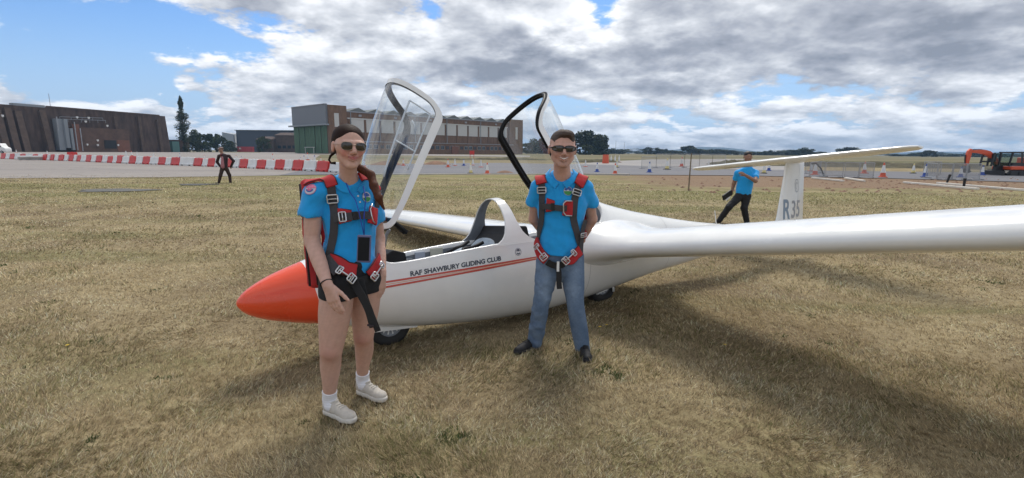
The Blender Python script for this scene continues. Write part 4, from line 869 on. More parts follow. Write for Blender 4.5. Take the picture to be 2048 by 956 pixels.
# cockpit tub
q = MB(); IN = .90; xs_c = [x for x in xs_h if .93 <= x <= 3.35]
for sd_ in (1, -1):
    rows = []
    for x in xs_c:
        tr = th_of_z(x, zrim(x)) if x > .93 else math.pi / 2; top = Mpt(x, tr, sd_); inn = (x, max(abs(top[1]) - .028, 0) * sd_, top[2] - .006)
        fl = -.24; r = [inn]
        for k in range(1, 9):
            z = inn[2] + (fl - inn[2]) * k / 8; p = Mpt(x, th_of_z(x, z), sd_); r.append((x, max(abs(p[1]) - .035, 0) * sd_, z))
        r.append((x, 0, fl)); rows.append(r)
    q.quadgrid(rows)
for x in (.95, 3.34):
    ring = [Mpt(x, th_of_z(x, -.24 + (zrim(x) + .24) * k / 8), 1) for k in range(9)]; ring = [(x, max(p[1] - .035, 0), p[2]) for p in ring]
    q.add(ring + [(x, -p[1], p[2]) for p in reversed(ring)], [tuple(range(18))])
gbuild(q, 'cockpit_tub', M_gin)
for sd_ in (1, -1):
    rows = []
    for x in xs_c:
        top = Mpt(x, th_of_z(x, zrim(x)) if x > .93 else math.pi / 2, sd_, 0); y = abs(top[1])
        rows.append([(x, (y + .001) * sd_, top[2] - .012), (x, (y + .003) * sd_, top[2] + .004), (x, max(y - .012, 0) * sd_, top[2] + .012), (x, max(y - .028, 0) * sd_, top[2] + .004), (x, max(y - .030, 0) * sd_, top[2] - .03)])
    q = MB(); q.quadgrid(rows); gbuild(q, 'cockpit_rim', M_gw)
# roll-over hoop between the canopies
def hoop_edges(th, tr):
    dz = max(0, (th - tr)) ; f = lambda k: float(hinterp(dz, [0, .08, .2, .45, 1.6], k))
    return f([1.92, 2.02, 2.07, 2.10, 2.115]), f([2.44, 2.31, 2.245, 2.205, 2.165])
q = MB(); nT = 26
for part in ('out', 'in', 'front', 'back'):
    for sd_ in (1, -1):
        rows = []
        for k in range(nT + 1):
            tr = th_rim(2.15) - .02; th = tr + (math.pi / 2 - tr) * (k / nT) ** 1.0; a_, b_ = hoop_edges(th, tr)
            def P(x, inn): p = Mpt(x, th, sd_, .002, 1.0); return (x, p[1] * (1 - inn * 1.1), zrim(x) + (p[2] - zrim(x)) * (1 - inn * .75)) if inn else p
            xs_ = [a_ + (b_ - a_) * j / 6 for j in range(7)]
            mid = lambda x: .055 * (1 - .35 * abs((x - (a_ + b_) / 2) / (b_ - a_) * 2))
            if part == 'out': rows.append([P(x, 0) for x in xs_])
            elif part == 'in': rows.append([P(x, mid(x) + 1e-5) for x in xs_])
            elif part == 'front': rows.append([P(a_, 0), (lambda p, r: tuple((np.array(p) + r) / 2 + [-.008, 0, 0]))(P(a_, 0), np.array(P(a_, mid(a_) + 1e-5))), P(a_, mid(a_) + 1e-5)])
            else: rows.append([P(b_, 0), P(b_, mid(b_) + 1e-5)])
        q.quadgrid(rows, mi=1 if part == 'in' else 0)
gbuild(q, 'canopy_hoop', [M_gw, M_gin])
# seats, panels and cockpit fittings
M_cush = mat('pale_blue_cushion', (.33, .38, .43), .85, var=.3, vscale=14, bump=.01, bscale=20)
def softbox(q, c, s, n=2.6, seg=14, rot=0.0):
    rows = []
    for i in range(seg + 1):
        ph = -math.pi / 2 + math.pi * i / seg; row = []
        for j in range(seg * 2):
            t = 2 * math.pi * j / (seg * 2); f = lambda v: math.copysign(abs(v) ** (2 / n), v)
            x, y, z = f(math.cos(ph)) * f(math.cos(t)) * s[0] / 2, f(math.cos(ph)) * f(math.sin(t)) * s[1] / 2, f(math.sin(ph)) * s[2] / 2
            x, z = x * math.cos(rot) - z * math.sin(rot), x * math.sin(rot) + z * math.cos(rot); row.append((c[0] + x, c[1] + y, c[2] + z))
        rows.append(row)
    return q.quadgrid(rows, close=True)
q = MB(); softbox(q, (1.66, 0, -.10), (.55, .44, .14)); gbuild(q, 'seat', M_cush)
q = MB(); softbox(q, (1.96, 0, .10), (.14, .46, .50), rot=-.45); gbuild(q, 'seat_back', M_cush)
q = MB(); softbox(q, (1.80, .02, .17), (.30, .34, .16), 2.2, rot=.35); softbox(q, (1.70, -.10, .13), (.16, .14, .12), 2.2); gbuild(q, 'seat_cushion', M_cush)
q = MB(); softbox(q, (2.72, 0, .02), (.55, .44, .12)); softbox(q, (3.08, 0, .28), (.12, .44, .5), rot=-.3); gbuild(q, 'seat', M_gin)
# rear instrument pod / black shroud
q = MB(); pr = [(1.96, .20), (2.12, .36), (2.17, .435), (2.36, .425), (2.42, .20), (2.42, -.05), (2.05, -.05)]
for yy in (.22, -.22): pass
n = len(pr); vs = [(x, .235, z) for x, z in pr] + [(x, -.235, z) for x, z in pr]; q.add(vs, [tuple(range(n)), tuple(range(2 * n - 1, n - 1, -1))] + [(i, (i + 1) % n, n + (i + 1) % n, n + i) for i in range(n)]); gbuild(q, 'rear_instrument_shroud', M_blk, smooth=False, bevel=.015)
q = MB(); pr = [(.99, .24), (1.10, .30), (1.20, .27), (1.24, .02), (1.0, .02)]; n = 5; vs = [(x, .17, z) for x, z in pr] + [(x, -.17, z) for x, z in pr]
q.add(vs, [tuple(range(n)), tuple(range(2 * n - 1, n - 1, -1))] + [(i, (i + 1) % n, n + (i + 1) % n, n + i) for i in range(n)]); ip = gbuild(q, 'instrument_panel', M_blk, smooth=False, bevel=.012)
for (yy, zz_) in ((-.09, .18), (.0, .19), (.09, .18), (-.09, .09), (0, .10), (.09, .09)):
    q = MB(); q.cyl((1.225, yy, zz_), .034, .012, 16, (1, 0, 0)); gbuild(q, 'dial', M_lett, ip)
q = MB(); q.tube([(1.45, 0, -.2), (1.43, 0, .0), (1.40, 0, .12)], [.014, .012, .018], 8); gbuild(q, 'control_stick', M_blk)
for (x, z, s, m_, nm) in ((1.10, .165, (.07, .03, .05), M_blk, 'lever_box'), (1.36, .165, (.16, .02, .025), M_steel, 'lever_track'), (1.52, .185, (.10, .012, .085), mat('pale_blue_pad', (.42, .46, .54), .7), 'map_pocket'), (1.69, .20, (.13, .006, .10), mat('cream_placard', (.55, .54, .44), .6), 'placard'), (1.98, .21, (.10, .012, .03), M_steel, 'canopy_latch')):
    q = MB(); p = Mpt(x, th_of_z(x, z), -1); q.box((x, -(abs(p[1]) - .048), z), s); gbuild(q, nm, m_, smooth=False, bevel=.004)
q = MB(); q.tube([(1.12, -.24, .16), (1.13, -.235, .20), (1.16, -.23, .235)], [.014, .011, .016], 8); softbox(q, (1.165, -.23, .24), (.05, .035, .03)); gbuild(q, 'lever', M_wp)
for yy in (-.14, .13):
    q = MB(); q.tube([(1.95, yy, .30), (1.86, yy * .8, .26), (1.78, yy * .5, .25), (1.7, yy * 1.3, .19)], [.016, .018, .018, .014], 6); gbuild(q, 'seat_belt', M_blk)
# stripes
def side_strip(name, f0, f1, x0, x1, m, n=60, off=.0022):
    rows = []
    for i in range(n + 1):
        x = x0 + (x1 - x0) * i / n; z0, z1 = f0(x), f1(x); rows.append([Mpt(x, th_of_z(x, z0 + (z1 - z0) * k / 2), 1, off) for k in range(3)])
    q = MB(); q.quadgrid(rows); return gbuild(q, name, m)
s1 = lambda x: .073 + (.143 - .073) * (x - .98) / 1.32; s2 = lambda x: .036 + (.124 - .036) * (x - .98) / 1.32
th1 = lambda x: .0075 * max(.15, min(1, (3.0 - x) / .9))
side_strip('stripe', lambda x: s1(x) - th1(x), lambda x: s1(x) + th1(x), .53, 2.75, M_strd)
side_strip('stripe', lambda x: s2(x) - th1(x), lambda x: s2(x) + th1(x), .53, 2.62, M_strd)
M_org = mat('pale_orange_stripe', (.75, .42, .28), .4); side_strip('stripe', lambda x: (s1(x) + s2(x)) / 2 - .0035, lambda x: (s1(x) + s2(x)) / 2 + .0035, .53, 2.5, M_org)
def hull_text(s, x0, x1, zb, zt, m, name, side=1, bold=.0, off=.0026):
    vs, fs = text_mesh(s, 1.0, 1.0, bold); xs_ = [v[0] for v in vs]; ymx = max(v[1] for v in vs); W_ = max(xs_) - min(xs_); mn = min(xs_); q = MB(); P = []
    for v in vs:
        x = x0 + (v[0] - mn) / W_ * (x1 - x0); k = v[1] / ymx; z = zb(x) + (zt(x) - zb(x)) * k; P.append(Mpt(x, th_of_z(x, z), side, off))
    q.add(P, fs); return gbuild(q, name, m, smooth=False)
hull_text('RAF SHAWBURY GLIDING CLUB', 1.165, 1.985, lambda x: .098 + .052 * (x - 1.165) / .82, lambda x: .098 + .0375 + .052 * (x - 1.165) / .82, M_lett, 'lettering', bold=.032)
def hull_disc(x, z, r, m, name, parent=None, off=.0024, ring=0.0, n=24, arc=(0, 2 * math.pi), sx=1.0):
    q = MB(); o_ = []; i_ = []
    for k in range(n + 1):
        t = arc[0] + (arc[1] - arc[0]) * k / n; f = lambda rr: Mpt(x + rr * sx * math.cos(t), th_of_z(x + rr * sx * math.cos(t), z + rr * math.sin(t)), 1, off); o_.append(f(r)); i_.append(f(ring if ring else .0001))
    q.quadgrid([o_, i_]); return gbuild(q, name, m, parent)
em = hull_disc(2.168, .208, .033, M_emb, 'emblem', ring=.027)
hull_disc(2.168, .208, .024, M_emb, 'emblem_mark', em, ring=.012, arc=(.3, 2.8)); hull_disc(2.168, .203, .018, M_lett, 'emblem_mark', em, ring=.009, arc=(3.3, 6.0)); hull_disc(2.168, .222, .010, M_lett, 'emblem_mark', em)
em = hull_disc(2.83, -.275, .048, M_blk, 'hook_sticker', sx=.8); hull_disc(2.83, -.275, .036, M_white, 'sticker_ring', em, off=.0034, ring=.029, sx=.8); hull_disc(2.835, -.272, .022, M_white, 'sticker_mark', em, off=.0034, ring=.010, arc=(1.9, 4.2), sx=.8)

# panel joints, tape and small fittings on the near side
M_joint = mat('grey_joint_line', (.36, .36, .35), .5)
def ringline(x, t0, t1, name='panel_joint', w_=.0022):
    q = MB(); q.quadgrid([[Mpt(x - w_, t, 1, .0012), Mpt(x + w_, t, 1, .0012)] for t in np.linspace(t0, t1, 24)]); gbuild(q, name, M_joint)
ringline(4.35, -1.5, 1.5); ringline(7.0, -1.5, 1.5); ringline(3.02, -1.4, .05)
for (x0_, x1_, z0_, z1_) in ((2.55, 2.80, -.06, .06), (4.62, 4.80, -.02, .09)):
    q = MB()
    for (p, p2) in (((x0_, z0_), (x1_, z0_)), ((x1_, z0_), (x1_, z1_)), ((x1_, z1_), (x0_, z1_)), ((x0_, z1_), (x0_, z0_))):
        dz = .0018 if p[1] == p2[1] else 0; dx = 0 if dz else .0018; q.quadgrid([[Mpt(a_ - dx, th_of_z(a_ - dx, b_ - dz), 1, .0012), Mpt(a_ + dx, th_of_z(a_ + dx, b_ + dz), 1, .0012)] for a_, b_ in zip(np.linspace(p[0], p2[0], 8), np.linspace(p[1], p2[1], 8))])
    gbuild(q, 'hatch_outline', M_joint)
# ---- wings
def airfoil(n=22, t=.17, cam=.036):
    up, lo = [], []
    for i in range(n + 1):
        x = .5 * (1 - math.cos(math.pi * i / n)); yt = 5 * t * (.2969 * math.sqrt(x) - .126 * x - .3516 * x * x + .2843 * x**3 - .1030 * x**4)
        p = .42; yc = cam / p**2 * (2 * p * x - x * x) if x < p else cam / (1 - p)**2 * (1 - 2 * p + 2 * p * x - x * x); up.append((x, yc + yt)); lo.append((x, yc - yt))
    return up, lo
def wing(sd_):
    S = [.22, .30, .34, .37, .40, .44, .48, .53, .58, .64, .70, .78, .86, .95, 1.05, 1.2, 1.5, 2, 2.6, 3.2, 3.9, 4.6, 5.3, 6, 6.8, 7.5, 8.0, 8.35, 8.6, 8.72, 8.78]
    rows = []
    for s in S:
        fil = max(0, 1 - (s - .3) / .5) ** 2 if s > .3 else 1
        c = float(hinterp(s, [0, 4.6, 8.0, 8.5, 8.78], [1.22, 1.08, .66, .50, .22])); le = 3.04 + .004 * s + float(hinterp(s, [0, 4.6, 8.2, 8.6, 8.78], [0, 0, .03, .08, .22]))
        c += .16 * fil; tk = float(hinterp(s, [0, 4.6, 8.2, 8.78], [.212, .206, .165, .115])) ; zr_ = .126 + .0695 * s
        up, lo = airfoil(t=tk); inc = R_(.4); row = []
        for (x, z) in list(reversed(up)) + lo[1:]:
            X, Z = x * c, z * c; row.append((le + X, sd_ * s, zr_ + Z - X * math.tan(inc)))
        F_ = max(0, (1.0 - s) / .66) ** 2.4 if s > .34 else 1.0      # wing-root fairing: the section swells and runs forward into the fuselage side
        nu = len(up); row = [((p[0] - .22 * F_ * (1 - abs(p[0] - le) / c) ** 3), p[1], p[2] + (F_ * (.10 if k < nu - 1 else -.06) * math.sin(math.pi * min(1, max(0, (p[0] - le) / c)) ** .55) ** 1.0 if k != nu - 1 else 0)) for k, p in enumerate(row)]
        rows.append(row)
    q = MB(); q.quadgrid(rows, close=True); nn = len(rows[0]); b = len(q.v); q.f += [tuple(range(b - nn, b)), tuple(range(nn))]; q.mi += [0, 0]
    wg = gbuild(q, 'wing', M_gw, ang=50)
    # hinge line of the aileron and the airbrake slot as thin dark gaps
    def onwing(s, xf, off):
        c = float(hinterp(s, [0, 4.6, 8.0, 8.5, 8.78], [1.22, 1.08, .66, .50, .22])); le = 3.04 + .004 * s + float(hinterp(s, [0, 4.6, 8.2, 8.6, 8.78], [0, 0, .03, .08, .22])); tk = float(hinterp(s, [0, 4.6, 8.2, 8.78], [.212, .206, .165, .115]))
        up, lo = airfoil(60, t=tk); z = float(np.interp(xf, [k[0] for k in up], [k[1] for k in up])) * c; X = xf * c; return (le + X, sd_ * s, .126 + .0695 * s + z - X * math.tan(R_(.4)) + off)
    q = MB(); q.quadgrid([[onwing(s, .80, .0012), onwing(s, .808, .0012)] for s in np.linspace(5.0, 8.1, 20)]); q.quadgrid([[onwing(5.0, xf, .0012), onwing(5.012, xf, .0012)] for xf in np.linspace(.8, .99, 8)]); gbuild(q, 'aileron_gap', M_steel, wg)
    q = MB(); q.quadgrid([[onwing(s, .47, .0012), onwing(s, .476, .0012)] for s in np.linspace(2.9, 4.3, 12)]); q.quadgrid([[onwing(s, .50, .0012), onwing(s, .506, .0012)] for s in np.linspace(2.9, 4.3, 12)]); gbuild(q, 'airbrake_slot', M_steel, wg)
    return wg
wing(1); wing(-1)
# ---- fin, rudder
def finsec(z, x0, x1, chord0, chord1, tmax, sd_):
    pass
def fin_rows(f0, f1, nz=14, nx=14):
    rows = []
    for i in range(nz + 1):
        z = .10 + (1.135 - .10) * i / nz; le = float(np.interp(z, [.1, .3, 1.135], [6.94, 7.06, 7.335])); te = float(np.interp(z, [.1, 1.135], [7.80, 7.87])); c = te - le; t = .125; r = []
        xs_ = [f0 + (f1 - f0) * (.5 * (1 - math.cos(math.pi * k / nx))) for k in range(nx + 1)]
        yt = lambda x: 5 * t * c * (.2969 * math.sqrt(x) - .126 * x - .3516 * x * x + .2843 * x**3 - .1036 * x**4)
        for x in reversed(xs_): r.append((le + x * c, yt(x), z))
        for x in xs_: r.append((le + x * c, -yt(x), z))
        rows.append(r)
    return rows
for (nm, f0, f1) in (('fin', 0, .665), ('rudder', .675, 1.0)):
    R = fin_rows(f0, f1); q = MB(); q.quadgrid(R, close=True); nn = len(R[0]); b = len(q.v); q.f += [tuple(range(nn)), tuple(range(b - nn, b))]; q.mi += [0, 0]; gbuild(q, nm, M_gw, ang=40)
def fin_y(x, z):
    le = float(np.interp(z, [.1, .3, 1.135], [6.94, 7.06, 7.335])); te = float(np.interp(z, [.1, 1.135], [7.80, 7.87])); c = te - le; k = max(0, min(1, (x - le) / c)); return 5 * .125 * c * (.2969 * math.sqrt(k) - .126 * k - .3516 * k * k + .2843 * k**3 - .1036 * k**4)
def fin_text(s, x0, x1, z0, z1, m, name, bold=.0):
    vs, fs = text_mesh(s, 1.0, 1.0, bold); xs_ = [v[0] for v in vs]; mn = min(xs_); W_ = max(xs_) - mn; y0 = min(v[1] for v in vs); y1 = max(v[1] for v in vs)
    q = MB(); P = []
    for v in vs:
        x = x0 + (v[0] - mn) / W_ * (x1 - x0); z = z0 + (v[1] - y0) / (y1 - y0) * (z1 - z0); P.append((x + (z - z0) * .12, fin_y(x + (z - z0) * .12, z) + .003, z))
    q.add(P, fs); gbuild(q, name, m, smooth=False)
fin_text('R', 7.155, 7.335, .27, .565, M_lett2, 'lettering', .02); fin_text('3', 7.375, 7.50, .28, .545, M_emb, 'lettering', .01); fin_text('5', 7.545, 7.66, .29, .545, M_emb, 'lettering', .01)
q = MB(); cxx, czz = 7.565, .765
for (ro, ri, a0, a1) in ((.100, .090, 0, 6.2832), (.06, .045, 2.3, 4.4), (.05, .04, .5, 2.2)):
    for part in (0,):
        o_ = [(cxx + ro * .62 * math.cos(t), fin_y(cxx, czz) + .006, czz + ro * math.sin(t)) for t in np.linspace(a0, a1, 25)]; i_ = [(cxx + ri * .62 * math.cos(t), fin_y(cxx, czz) + .006, czz + ri * math.sin(t)) for t in np.linspace(a0, a1, 25)]; q.quadgrid([o_, i_])
gbuild(q, 'emblem', M_emb, smooth=False)
# ---- tailplane with elevators
def tp_sec(y): 
    s = abs(y); c = float(hinterp(s, [0, 1.35, 1.55, 1.62], [.72, .55, .45, .22])); le = 7.15 + float(hinterp(s, [0, 1.35, 1.55, 1.62], [0, .03, .07, .16])); return le, c
def tp_rows(ys, f0, f1, z0=1.145, nx=10):
    rows = []
    for y in ys:
        le, c = tp_sec(y); t = .115; yt = lambda x: 5 * t * c * (.2969 * math.sqrt(x) - .126 * x - .3516 * x * x + .2843 * x**3 - .1036 * x**4)
        xs_ = [f0 + (f1 - f0) * (.5 * (1 - math.cos(math.pi * k / nx))) for k in range(nx + 1)]
        ic = .045; rows.append([(le + x * c, y, z0 + .012 + yt(x) - x * c * ic) for x in reversed(xs_)] + [(le + x * c, y, z0 + .012 - yt(x) - x * c * ic) for x in xs_])
    return rows
def closed(R, nm, m): 
    q = MB(); q.quadgrid(R, close=True); nn = len(R[0]); b = len(q.v); q.f += [tuple(range(nn)), tuple(range(b - nn, b))]; q.mi += [0, 0]; return gbuild(q, nm, m, ang=40)
ys_ = [-1.62, -1.6, -1.55, -1.45, -1.3, -.9, -.5, 0, .5, .9, 1.3, 1.45, 1.55, 1.6, 1.62]
closed(tp_rows(ys_, 0, .72), 'tailplane', M_gw)
closed(tp_rows([-1.40, -1.0, -.5, -.08], .73, 1), 'elevator', M_gw); closed(tp_rows([.08, .5, 1.0, 1.40], .73, 1), 'elevator', M_gw)
q = MB(); q.tube([(5.55, .02, .28), (5.52, .02, .46)], [.006, .004], 6); gbuild(q, 'antenna', M_white)
# ---- wheels
def wheel(x, zc, r, wd, name):
    q = MB(); rows = []
    prof_ = [(-wd * .36, r * .55), (-wd * .5, r * .72), (-wd * .48, r * .88), (-wd * .33, r * .97), (0, r), (wd * .33, r * .97), (wd * .48, r * .88), (wd * .5, r * .72), (wd * .36, r * .55)]
    for k in range(41):
        t = 2 * math.pi * k / 40; rows.append([(x + rr * math.cos(t), y, zc + rr * math.sin(t)) for y, rr in prof_])
    q.quadgrid(rows); ty = gbuild(q, 'tyre', M_rub)
    q = MB()
    for y in (-wd * .3, wd * .3): q.quadgrid([[(x + rr * math.cos(2 * math.pi * k / 30), y + dy, zc + rr * math.sin(2 * math.pi * k / 30)) for k in range(31)] for rr, dy in ((r * .58, math.copysign(.012, y)), (r * .52, 0), (r * .22, 0), (r * .2, math.copysign(.02, y)), (.0001, math.copysign(.02, y)))])
    rm = gbuild(q, 'wheel_rim', M_steel, ty)
    for k in range(14):
        t = 2 * math.pi * k / 14; q = MB(); c1, s1_ = math.cos(t), math.sin(t); q.beam((x + r * .26 * c1, wd * .3 + .006, zc + r * .26 * s1_), (x + r * .5 * c1, wd * .3 + .006, zc + r * .5 * s1_), .010, .006, up=(0, 1, 0)); gbuild(q, 'spoke', M_wp, ty, smooth=False)
    return ty
wheel(1.085, -.492 + .19, .19, .115, 'nose_wheel'); wheel(3.46, -.463 + .205, .205, .14, 'main_wheel')
q = MB()
for sy in (.075, -.075):
    q.add([(.86, sy, -.30), (.84, sy, -.345), (1.30, sy, -.365), (1.32, sy, -.33)], [(0, 1, 2, 3)])
    q.add([(.86, sy + .008, -.30), (.84, sy + .008, -.345), (1.30, sy + .008, -.365), (1.32, sy + .008, -.33)], [(0, 1, 2, 3)])
    q.quadgrid([[(x, sy, z) for x, z in ((.84, -.345), (1.30, -.365))], [(x, sy + .008, z) for x, z in ((.84, -.345), (1.30, -.365))]])
gbuild(q, 'wheel_fairing', M_gw, smooth=False)
q = MB(); q.beam((3.34, .085, -.35), (3.50, .085, -.31), .012, .02, up=(0, 1, 0)); q.tube([(3.58, .09, -.35), (3.58, .09, -.30)], .012, 8); gbuild(q, 'brake_caliper', M_wp)
q = MB(); rows = [[(x, y, float(hinterp(x, SX, SB)) - .010 + abs(y) * .25) for y in (-.10, 0, .10)] for x in (2.85, 3.05, 3.25, 3.7)]; q.quadgrid(rows); gbuild(q, 'wheel_door', M_gw)
# ---- raised canopies (built closed on the mould, then swung up about their hinges)
M_plexi = glassmat('clear_canopy', (.93, .955, .965), .14, .22, 2.4)
def canopy(xa, xb, pivot, target, ang, front, rake, hs=1.10):
    """xa..xb along the opening; pivot: closed reference point (x,z) that moves to target; ang: swing in degrees"""
    ca, sa = math.cos(R_(ang)), math.sin(R_(ang)); Rf = .36; xe = xb if front else xa; xn = xa if front else xb; L = abs(xb - xa)
    def sw_(p):
        dx, dz = p[0] - pivot[0], p[2] - pivot[1]; return (target[0] + dx * ca - dz * sa, p[1], target[1] + dx * sa + dz * ca)
    def B(x, tt, off=0.0):
        """tt runs 0..pi over the top; the hoop end is raked like the roll-over hoop"""
        sd_ = 1 if tt <= math.pi / 2 else -1; th = tt if tt <= math.pi / 2 else math.pi - tt; u = 1 - min(1, abs(x - xe) / .7); p = Mpt(x, th, sd_, off); zr0 = zrim(x); hz_ = max(0, p[2] - zr0)
        return sw_((p[0] + rake * u * min(1, hz_ / .42), p[1], p[2] + hz_ * (hs - 1)))
    Rr = .11
    def TR(x):
        tr = th_rim(x) if (.93 < x < 3.35) else math.pi / 2; dist = abs(x - xe)
        if dist < Rr: tr = min(math.pi / 2, tr + (Rr - math.sqrt(max(0, Rr * Rr - (Rr - dist) ** 2))) / Rf)
        return tr
    X = lambda u: xn + (xe - xn) * u
    us = [0, .004, .012, .025, .045, .07, .1, .14] + [.14 + .74 * i / 18 for i in range(1, 19)] + [.90, .92, .94, .955, .97, .98, .988, .994, .998, 1.0]
    N = 30; q = MB(); q.quadgrid([[B(X(u), TR(X(u)) + (math.pi - 2 * TR(X(u))) * k / N, .002) for k in range(N + 1)] for u in us]); gbuild(q, 'canopy_glass', M_plexi, can)
    # outline of the frame in the unrolled (x, angle) plane, nose -> near side -> arch -> far side -> nose
    side = [(X(u), TR(X(u)) * Rf) for u in us]; t1 = side[-1][1]; t2 = math.pi * Rf - t1; arch = [(xe, t1 + (t2 - t1) * k / 40) for k in range(1, 40)]; loop = side + arch + [(x, math.pi * Rf - s_) for x, s_ in reversed(side)]
    P2 = np.array(loop); Lq = np.r_[0, np.cumsum(np.hypot(*np.diff(P2, axis=0).T))]; t = np.linspace(0, Lq[-1], 190); P2 = np.stack([np.interp(t, Lq, P2[:, 0]), np.interp(t, Lq, P2[:, 1])], -1)
    T2 = np.gradient(P2, axis=0); T2 /= np.linalg.norm(T2, axis=1)[:, None] + 1e-9; Nn = np.stack([-T2[:, 1], T2[:, 0]], -1); c2 = np.array([(xn + xe) / 2, math.pi * Rf / 2]); 
    if ((c2 - P2) * Nn).sum() < 0: Nn = -Nn
    for _ in range(3): Nn[1:-1] = (Nn[:-2] + 2 * Nn[1:-1] + Nn[2:]) / 4
    wd = .037 if front else .036; mo, mi_ = (0, 1)
    def strip(k0, k1, name):
        out, inn = [], []
        for i in range(k0, k1):
            f = [P2[i] + Nn[i] * wd * j / 4 for j in range(5)]; cl_ = lambda v: min(max(v / Rf, 0), math.pi)
            out.append([B(v[0], cl_(v[1]), .006) for v in f]); inn.append([B(v[0], cl_(v[1]), -.018) for v in f])
        q = MB(); q.quadgrid(out, mi=mo); q.quadgrid(inn, mi=mi_); q.quadgrid([[a_[0], b__[0]] for a_, b__ in zip(out, inn)], mi=mo if front else mi_); q.quadgrid([[a_[4], b__[4]] for a_, b__ in zip(out, inn)], mi=mi_); gbuild(q, name, [M_gw, M_blk], can)
    strip(0, 70, 'canopy_frame'); strip(69, 121, 'canopy_arch'); strip(120, 190, 'canopy_frame')
    pts_ = [B(P2[i][0] , min(max((P2[i] + Nn[i] * .012)[1] / Rf, 0), math.pi), -.026) for i in range(8, 182)]; q = MB(); q.tube(pts_, .010 if front else .015, 8); gbuild(q, 'canopy_seal', M_blk, can)
    return sw_, B
can = glider
_f, _fB = canopy(.935, 2.03, (2.03, .285), (1.545, 1.385), 57, True, .06, 1.12)
_r, _rB = canopy(2.28, 3.345, (2.28, .285), (2.40, 1.37), -60, False, -.12, 1.12)
# sliding direct-vision panel in the front canopy and its rails
M_clear = mat('clear_plastic_edge', (.62, .66, .70), .25); M_dv = glassmat('vent_window', (.9, .93, .95), .2, .35, 6)
def fpt(x, dth, sd_=1, off=-.006): return _fB(x, th_rim(x) + dth, off)
for (xa_, xb_, dt, w_) in ((1.32, 1.92, .52, .008), (1.45, 1.92, .17, .007)):
    q = MB(); q.tube([fpt(x, dt) for x in np.linspace(xa_, xb_, 12)], w_, 6); gbuild(q, 'vent_rail', M_clear)
for xx in (1.60, 1.92):
    q = MB(); q.tube([fpt(xx, d_) for d_ in np.linspace(.17, .52, 8)], .006, 6); gbuild(q, 'vent_frame', M_clear)
q = MB(); q.quadgrid([[fpt(x, d_) for d_ in np.linspace(.17, .52, 8)] for x in np.linspace(1.60, 1.92, 8)]); gbuild(q, 'vent_window', M_dv)
q = MB(); q.tube([fpt(1.74, .28, off=-.012), fpt(1.78, .32, off=-.02), fpt(1.80, .38, off=-.012)], .006, 6); gbuild(q, 'vent_handle', M_clear)
# hinge arms and handles
q = MB(); a_ = _f(Mpt(1.0, th_rim(1.0), 1)); q.tube([(a_[0] + .02, .20, a_[2] - .02), (1.05, .16, .42), (1.02, .12, .22)], .012, 8); q.tube([(a_[0] + .05, -.20, a_[2]), (1.05, -.16, .42), (1.02, -.12, .22)], .012, 8); gbuild(q, 'hinge_arm', M_steel)
q = MB(); a_ = _f(Mpt(1.02, th_rim(1.02), 1, -.02)); q.beam((a_[0] + .02, .23, a_[2] + .03), (a_[0] + .14, .17, a_[2] - .06), .035, .03); gbuild(q, 'canopy_lever', M_blk); q = MB(); q.beam((a_[0] + .02, -.05, a_[2] + .06), (a_[0] + .16, -.10, a_[2] + .03), .05, .03); gbuild(q, 'canopy_lever', M_blk)
q = MB(); a_ = _r(Mpt(2.95, th_rim(2.95), -1, -.02)); q.tube([a_, (a_[0] + .03, a_[1] + .03, a_[2] + .02), (a_[0] + .10, a_[1] + .06, a_[2] + .08)], .013, 8); gbuild(q, 'canopy_lever', M_blk)
q = MB(); a_ = _r(Mpt(3.25, th_rim(3.2), 1)); q.tube([(a_[0], .15, a_[2]), (3.15, .14, .58), (3.28, .12, .5)], .012, 8); q.tube([(a_[0], -.15, a_[2]), (3.15, -.14, .58), (3.28, -.12, .5)], .012, 8); gbuild(q, 'hinge_arm', M_steel)
# ================================================================== people: signed-distance bodies turned into one smooth mesh each
V3 = lambda *a: np.array(a, float)
class Cone:
    def __init__(s, a, b, ra, rb, fl=None):      # fl: (direction, factor) squashes the section along a direction
        s.a, s.b, s.ra, s.rb = np.array(a, float), np.array(b, float), ra, rb; s.fl = None
        if fl is not None: d = np.array(fl[0], float); s.fl = (d / np.linalg.norm(d), fl[1])
        r = max(ra, rb) * 1.02; s.lo = np.minimum(s.a, s.b) - r; s.hi = np.maximum(s.a, s.b) + r
    def d(s, P):
        v = s.b - s.a; w_ = P - s.a; t = np.clip((w_ @ v) / max(v @ v, 1e-9), 0, 1); q = w_ - t[..., None] * v; r = s.ra + (s.rb - s.ra) * t
        if s.fl is None: return np.sqrt((q * q).sum(-1)) - r
        k = q @ s.fl[0]; q = q + (k * (1 / s.fl[1] - 1))[..., None] * s.fl[0]; L = np.sqrt((q * q).sum(-1)); return (L - r) * (s.fl[1] + (1 - s.fl[1]) * .5)
class Ell:
    def __init__(s, c, r, R=None):
        s.c, s.r = np.array(c, float), np.array(r, float); s.R = np.eye(3) if R is None else np.array(R, float); m_ = s.r.max(); s.lo = s.c - m_; s.hi = s.c + m_
    def d(s, P):
        q = (P - s.c) @ s.R.T; k0 = np.sqrt(((q / s.r) ** 2).sum(-1)); k1 = np.sqrt(((q / s.r ** 2) ** 2).sum(-1)) + 1e-9; return k0 * (k0 - 1) / k1
class Slab:     # half space: keeps the side where (P-p).n < 0
    def __init__(s, p, n): s.p, s.n = np.array(p, float), np.array(n, float) / np.linalg.norm(n); s.lo = s.p - 9; s.hi = s.p + 9
    def d(s, P): return -((P - s.p) @ s.n)      # used with cut(): removes the side the normal points to
